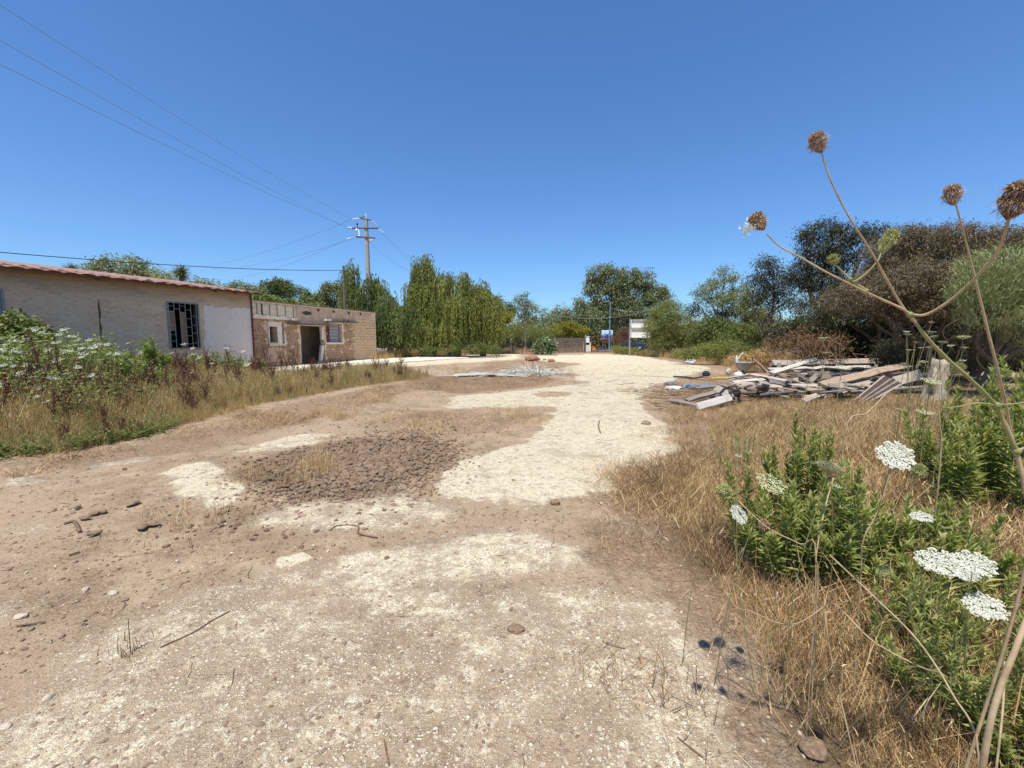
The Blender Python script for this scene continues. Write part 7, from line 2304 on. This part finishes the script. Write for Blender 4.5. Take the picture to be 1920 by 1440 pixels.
for k, (cx, cy, w) in enumerate(c4):
    px, py = cx / 4, 460 + cy / 4
    if cx < 900: y = max(5.6, 8.8 - (cy - 620) / 550 * 3.0)
    else: y = max(8, 13.0 - max(0, (cy - 800)) / 350 * 3.5)
    lab = 'white umbel standing in the green weeds before the cracked wall' if cx < 900 else 'white umbel standing in the meadow before the barred window'
    carrot(lab, px, py, y, w / 4 * 1.35, None, 'lite', (random.uniform(-.3, .3), random.uniform(-.75, -.1), 1), group='wild carrots before the cracked wall' if cx < 900 else 'wild carrots before the barred window', thick=.004)

# ================================================================== DEAD UMBEL STALKS CLOSE TO THE VIEWER
def stalk(pts, r0, r1, parent, off, mat='stem_dry', name='stem'):
    P_ = [PY(*p_) - off for p_ in pts]
    sp = spline(P_, 6)
    n = len(sp)
    rad = list(np.linspace(r0, r1, n))
    rad = [r_ * (1 + .10 * math.sin(i * 1.3)) for i, r_ in enumerate(rad)]
    mb = MB(); add_tube(mb, sp, rad, 9); return mb.build(name, M[mat], parent, True)
def near_stalk():
    g_ = PY(1850, 1440, .86); foot = Vector((g_.x + .03, .90, gzf(g_.x, .9)))
    root = thing('dead_umbel_stalk', 'big forked dry umbel stalk arching across the right of the picture', 'dry stalk', tuple(foot))
    off = Vector(root.location)
    def N(name, px, py, y, r, me, toward, stretch=1.15):
        c = PY(px, py, y); t_ = PY(*toward)
        return head(me, c - off, c - t_, r, root, name, stretch)
    J = (1707, 590, .92)
    mb = MB()
    lower = [PY(1845, 1420, .84) - off, PY(1872, 1300, .84) - off, PY(1912, 1195, .86) - off, PY(1945, 1080, .90) - off, PY(1925, 930, .93) - off, PY(1906, 846, .94) - off]
    sp = spline([Vector((0, 0, -.03))] + lower, 5); add_tube(mb, sp, list(np.linspace(.0062, .0044, len(sp))), 10); mb.build('stem', M['stem_dry'], root, True)
    stalk([(1906, 846, .94), (1885, 800, .94), (1868, 762, .94), (1820, 712, .93), (1775, 672, .93), (1735, 630, .925), J], .0046, .0033, root, off, 'stem_green')
    for (px, py, y, r) in ((1906, 846, .94, .0085), (1868, 760, .94, .0078), (1706, 590, .92, .0062), (1625, 545, .92, .004), (1595, 524, .93, .004)):
        mb = MB(); c = PY(px, py, y) - off; add_tube(mb, [c - Vector((0, 0, r)), c - Vector((0, 0, r * .5)), c + Vector((0, 0, r * .5)), c + Vector((0, 0, r))], [r * .4, r, r, r * .4], 8); mb.build('node', M['stem_green'], root, True)
    stalk([J, (1690, 578, .92), (1650, 560, .92), (1600, 536, .92), (1545, 508, .93), (1500, 482, .94), (1462, 462, .95), (1437, 438, .95)], .0028, .0014, root, off)
    stalk([(1716, 605, .92), (1692, 575, .92), (1660, 520, .91), (1632, 470, .90), (1600, 420, .89), (1575, 375, .89), (1552, 325, .88), (1541, 288, .88)], .0026, .0013, root, off)
    stalk([J, (1735, 590, .91), (1775, 568, .88), (1825, 525, .84), (1868, 475, .80), (1886, 430, .77), (1893, 402, .76)], .0030, .0023, root, off)
    stalk([(1625, 545, .92), (1600, 528, .93), (1582, 512, .94), (1566, 496, .94)], .0028, .0016, root, off, 'stem_green')
    stalk([(1604, 528, .93), (1625, 512, .92), (1645, 490, .91), (1652, 474, .91)], .0024, .0016, root, off, 'stem_green')
    stalk([(1868, 760, .94), (1835, 756, .93), (1800, 762, .92), (1768, 766, .90)], .0022, .0012, root, off, 'stem_green')
    stalk([(1868, 760, .94), (1895, 758, .95), (1925, 754, .96)], .0022, .0014, root, off, 'stem_green')
    stalk([(1906, 846, .94), (1898, 820, .95), (1888, 795, .96), (1880, 780, .97)], .002, .0012, root, off)
    stalk([(1906, 846, .94), (1930, 835, .93), (1950, 820, .92)], .003, .002, root, off)
    N('seed_head', 1534, 268, .88, .0175, SH[0], (1541, 288, .88))
    N('seed_head', 1422, 416, .95, .0185, SH[1], (1437, 438, .95))
    N('seed_head', 1905, 376, .75, .0270, SH[1], (1893, 402, .76))
    N('green_seed_head', 1563, 488, .94, .0125, SG, (1566, 496, .94), 1.0)
    N('green_seed_head', 1664, 453, .91, .0160, SG, (1652, 474, .91), 1.7)
    # white dried florets hanging from the left head
    mb = MB(); r2 = np.random.default_rng(4)
    c = np.array(list(PY(1404, 426, .95) - off)); C = c + r2.normal(size=(60, 3)) * np.array([.010, .006, .008])
    add_leaves(mb, C, r2.normal(size=(60, 3)), .009, .005, .9, diamond=True)
    mb.build('dried_petals', M['petal'], root)
near_stalk()
def second_stalk():
    foot = Vector((PY(1900, 1000, 1.02).x + .04, 1.12, 0)); foot.z = gzf(foot.x, foot.y)
    root = thing('dead_umbel_stalk', 'upright thin dry umbel stalk behind the forked one near the right edge', 'dry stalk', tuple(foot)); off = Vector(root.location)
    mb = MB(); sp = spline([Vector((0, 0, -.02)), PY(1925, 1050, 1.08) - off, PY(1893, 800, 1.03) - off, PY(1872, 700, 1.0) - off, PY(1852, 620, .99) - off, PY(1830, 530, .98) - off, PY(1810, 450, .97) - off, PY(1797, 400, .96) - off, PY(1792, 384, .96) - off], 5)
    add_tube(mb, sp, list(np.linspace(.0042, .0014, len(sp))), 8); mb.build('stem', M['stem_dry'], root, True)
    head(SH[0], PY(1786, 366, .96) - off, (-.2, 0, 1), .0185, root, 'seed_head', 1.15)
second_stalk()
def low_stalks():
    T_ = [
     ('long pale bent stalk running down through the dry grass to the bottom edge', [(1568, 870, 1.5), (1560, 905, 1.45), (1545, 960, 1.4), (1530, 1045, 1.35), (1533, 1090, 1.35)], .0022),
     ('green forked stalk in the middle of the leafy bushes', [(1668, 890, 1.4), (1645, 960, 1.4), (1618, 1015, 1.4), (1614, 1085, 1.42)], .0020),
     ('long straight straw slanting from the dry grass to the lower right', [(1555, 1040, 1.25), (1640, 1120, 1.15), (1720, 1200, 1.05), (1785, 1300, .95), (1835, 1420, .88)], .0022),
     ('thin straw angled across the dry grass bed', [(1368, 1148, 1.5), (1478, 1172, 1.35), (1550, 1135, 1.3)], .0018),
     ('yellow straw arching over the dry grass to the bush', [(1545, 1140, 1.3), (1640, 1205, 1.15), (1725, 1250, 1.05), (1765, 1262, 1.0)], .0022),
     ('long stalk leaning over the path edge from the bush', [(1385, 940, 1.55), (1440, 990, 1.45), (1500, 1020, 1.4), (1530, 1045, 1.35)], .0018),
     ('upright dead stalk in the right dry grass', [(1764, 850, 2.4), (1762, 800, 2.4), (1760, 770, 2.4)], .004),
     ('straw slanting up over the dry grass behind the bushes', [(1585, 808, 2.6), (1625, 775, 2.6), (1660, 740, 2.6)], .004),
     ('pale stalk at the lower right corner before the bush', [(1868, 1440, .85), (1880, 1330, .88), (1884, 1240, .92)], .0022),
    ]
    for lab, pts, r in T_:
        a = PY(*pts[-1]); root = thing('dry_stalk', lab, 'dry stalk', tuple(a), group='single dry stalks on the right'); off = Vector(root.location)
        P_ = [PY(*p_) - off for p_ in pts]
        lo = min(P_, key=lambda v: v.z)
        ext = Vector((lo.x + .03, lo.y + .02, gzf(a.x, a.y) - off.z - .01))
        P_ = P_ + [ext] if (P_[-1] - lo).length < 1e-6 else [ext] + P_
        sp = spline(P_, 5); mb = MB(); add_tube(mb, sp, r, 6); mb.build('stem', M['stem_dry'], root, True)
low_stalks()

# every small umbel gets its own label: its row, counted downwards, and its place in the row
ORD = ['first', 'second', 'third', 'fourth', 'fifth', 'sixth', 'seventh', 'eighth', 'ninth', 'tenth', 'eleventh', 'twelfth', 'thirteenth', 'fourteenth', 'fifteenth', 'sixteenth']
def seen_at(o):
    h_ = [c for c in o.children if c.name.startswith(('flower_head', 'seed_head'))][0]
    p_ = Vector(o.location) + Vector(h_.location)
    d_ = p_.y * CP - (p_.z - EYE) * SP
    return 960 + F_PX * p_.x / d_, 720 - F_PX * ((p_.z - EYE) * CP + p_.y * SP) / d_
for grp, what, where, per in (('wild carrots before the cracked wall', 'white umbel', 'before the cracked wall', 12), ('wild carrots before the barred window', 'white umbel', 'before the barred window', 6),
                              ('white umbels against the dark thicket', 'white umbel', 'against the dark thicket', 6), ('cream umbels against the dark thicket', 'cream umbel', 'against the dark thicket', 4)):
    L_ = sorted([o for o in COL.objects if o.get('group') == grp], key=lambda o: seen_at(o)[1])
    nrow = (len(L_) + per - 1) // per
    for r_ in range(nrow):
        row = sorted(L_[r_ * per:(r_ + 1) * per], key=lambda o: seen_at(o)[0])
        rn = 'top row' if r_ == 0 else ('bottom row' if r_ == nrow - 1 else ORD[r_] + ' row down')
        for k_, o in enumerate(row):
            o['label'] = what + ', ' + ORD[k_] + ' from the left in the ' + rn + ' ' + where
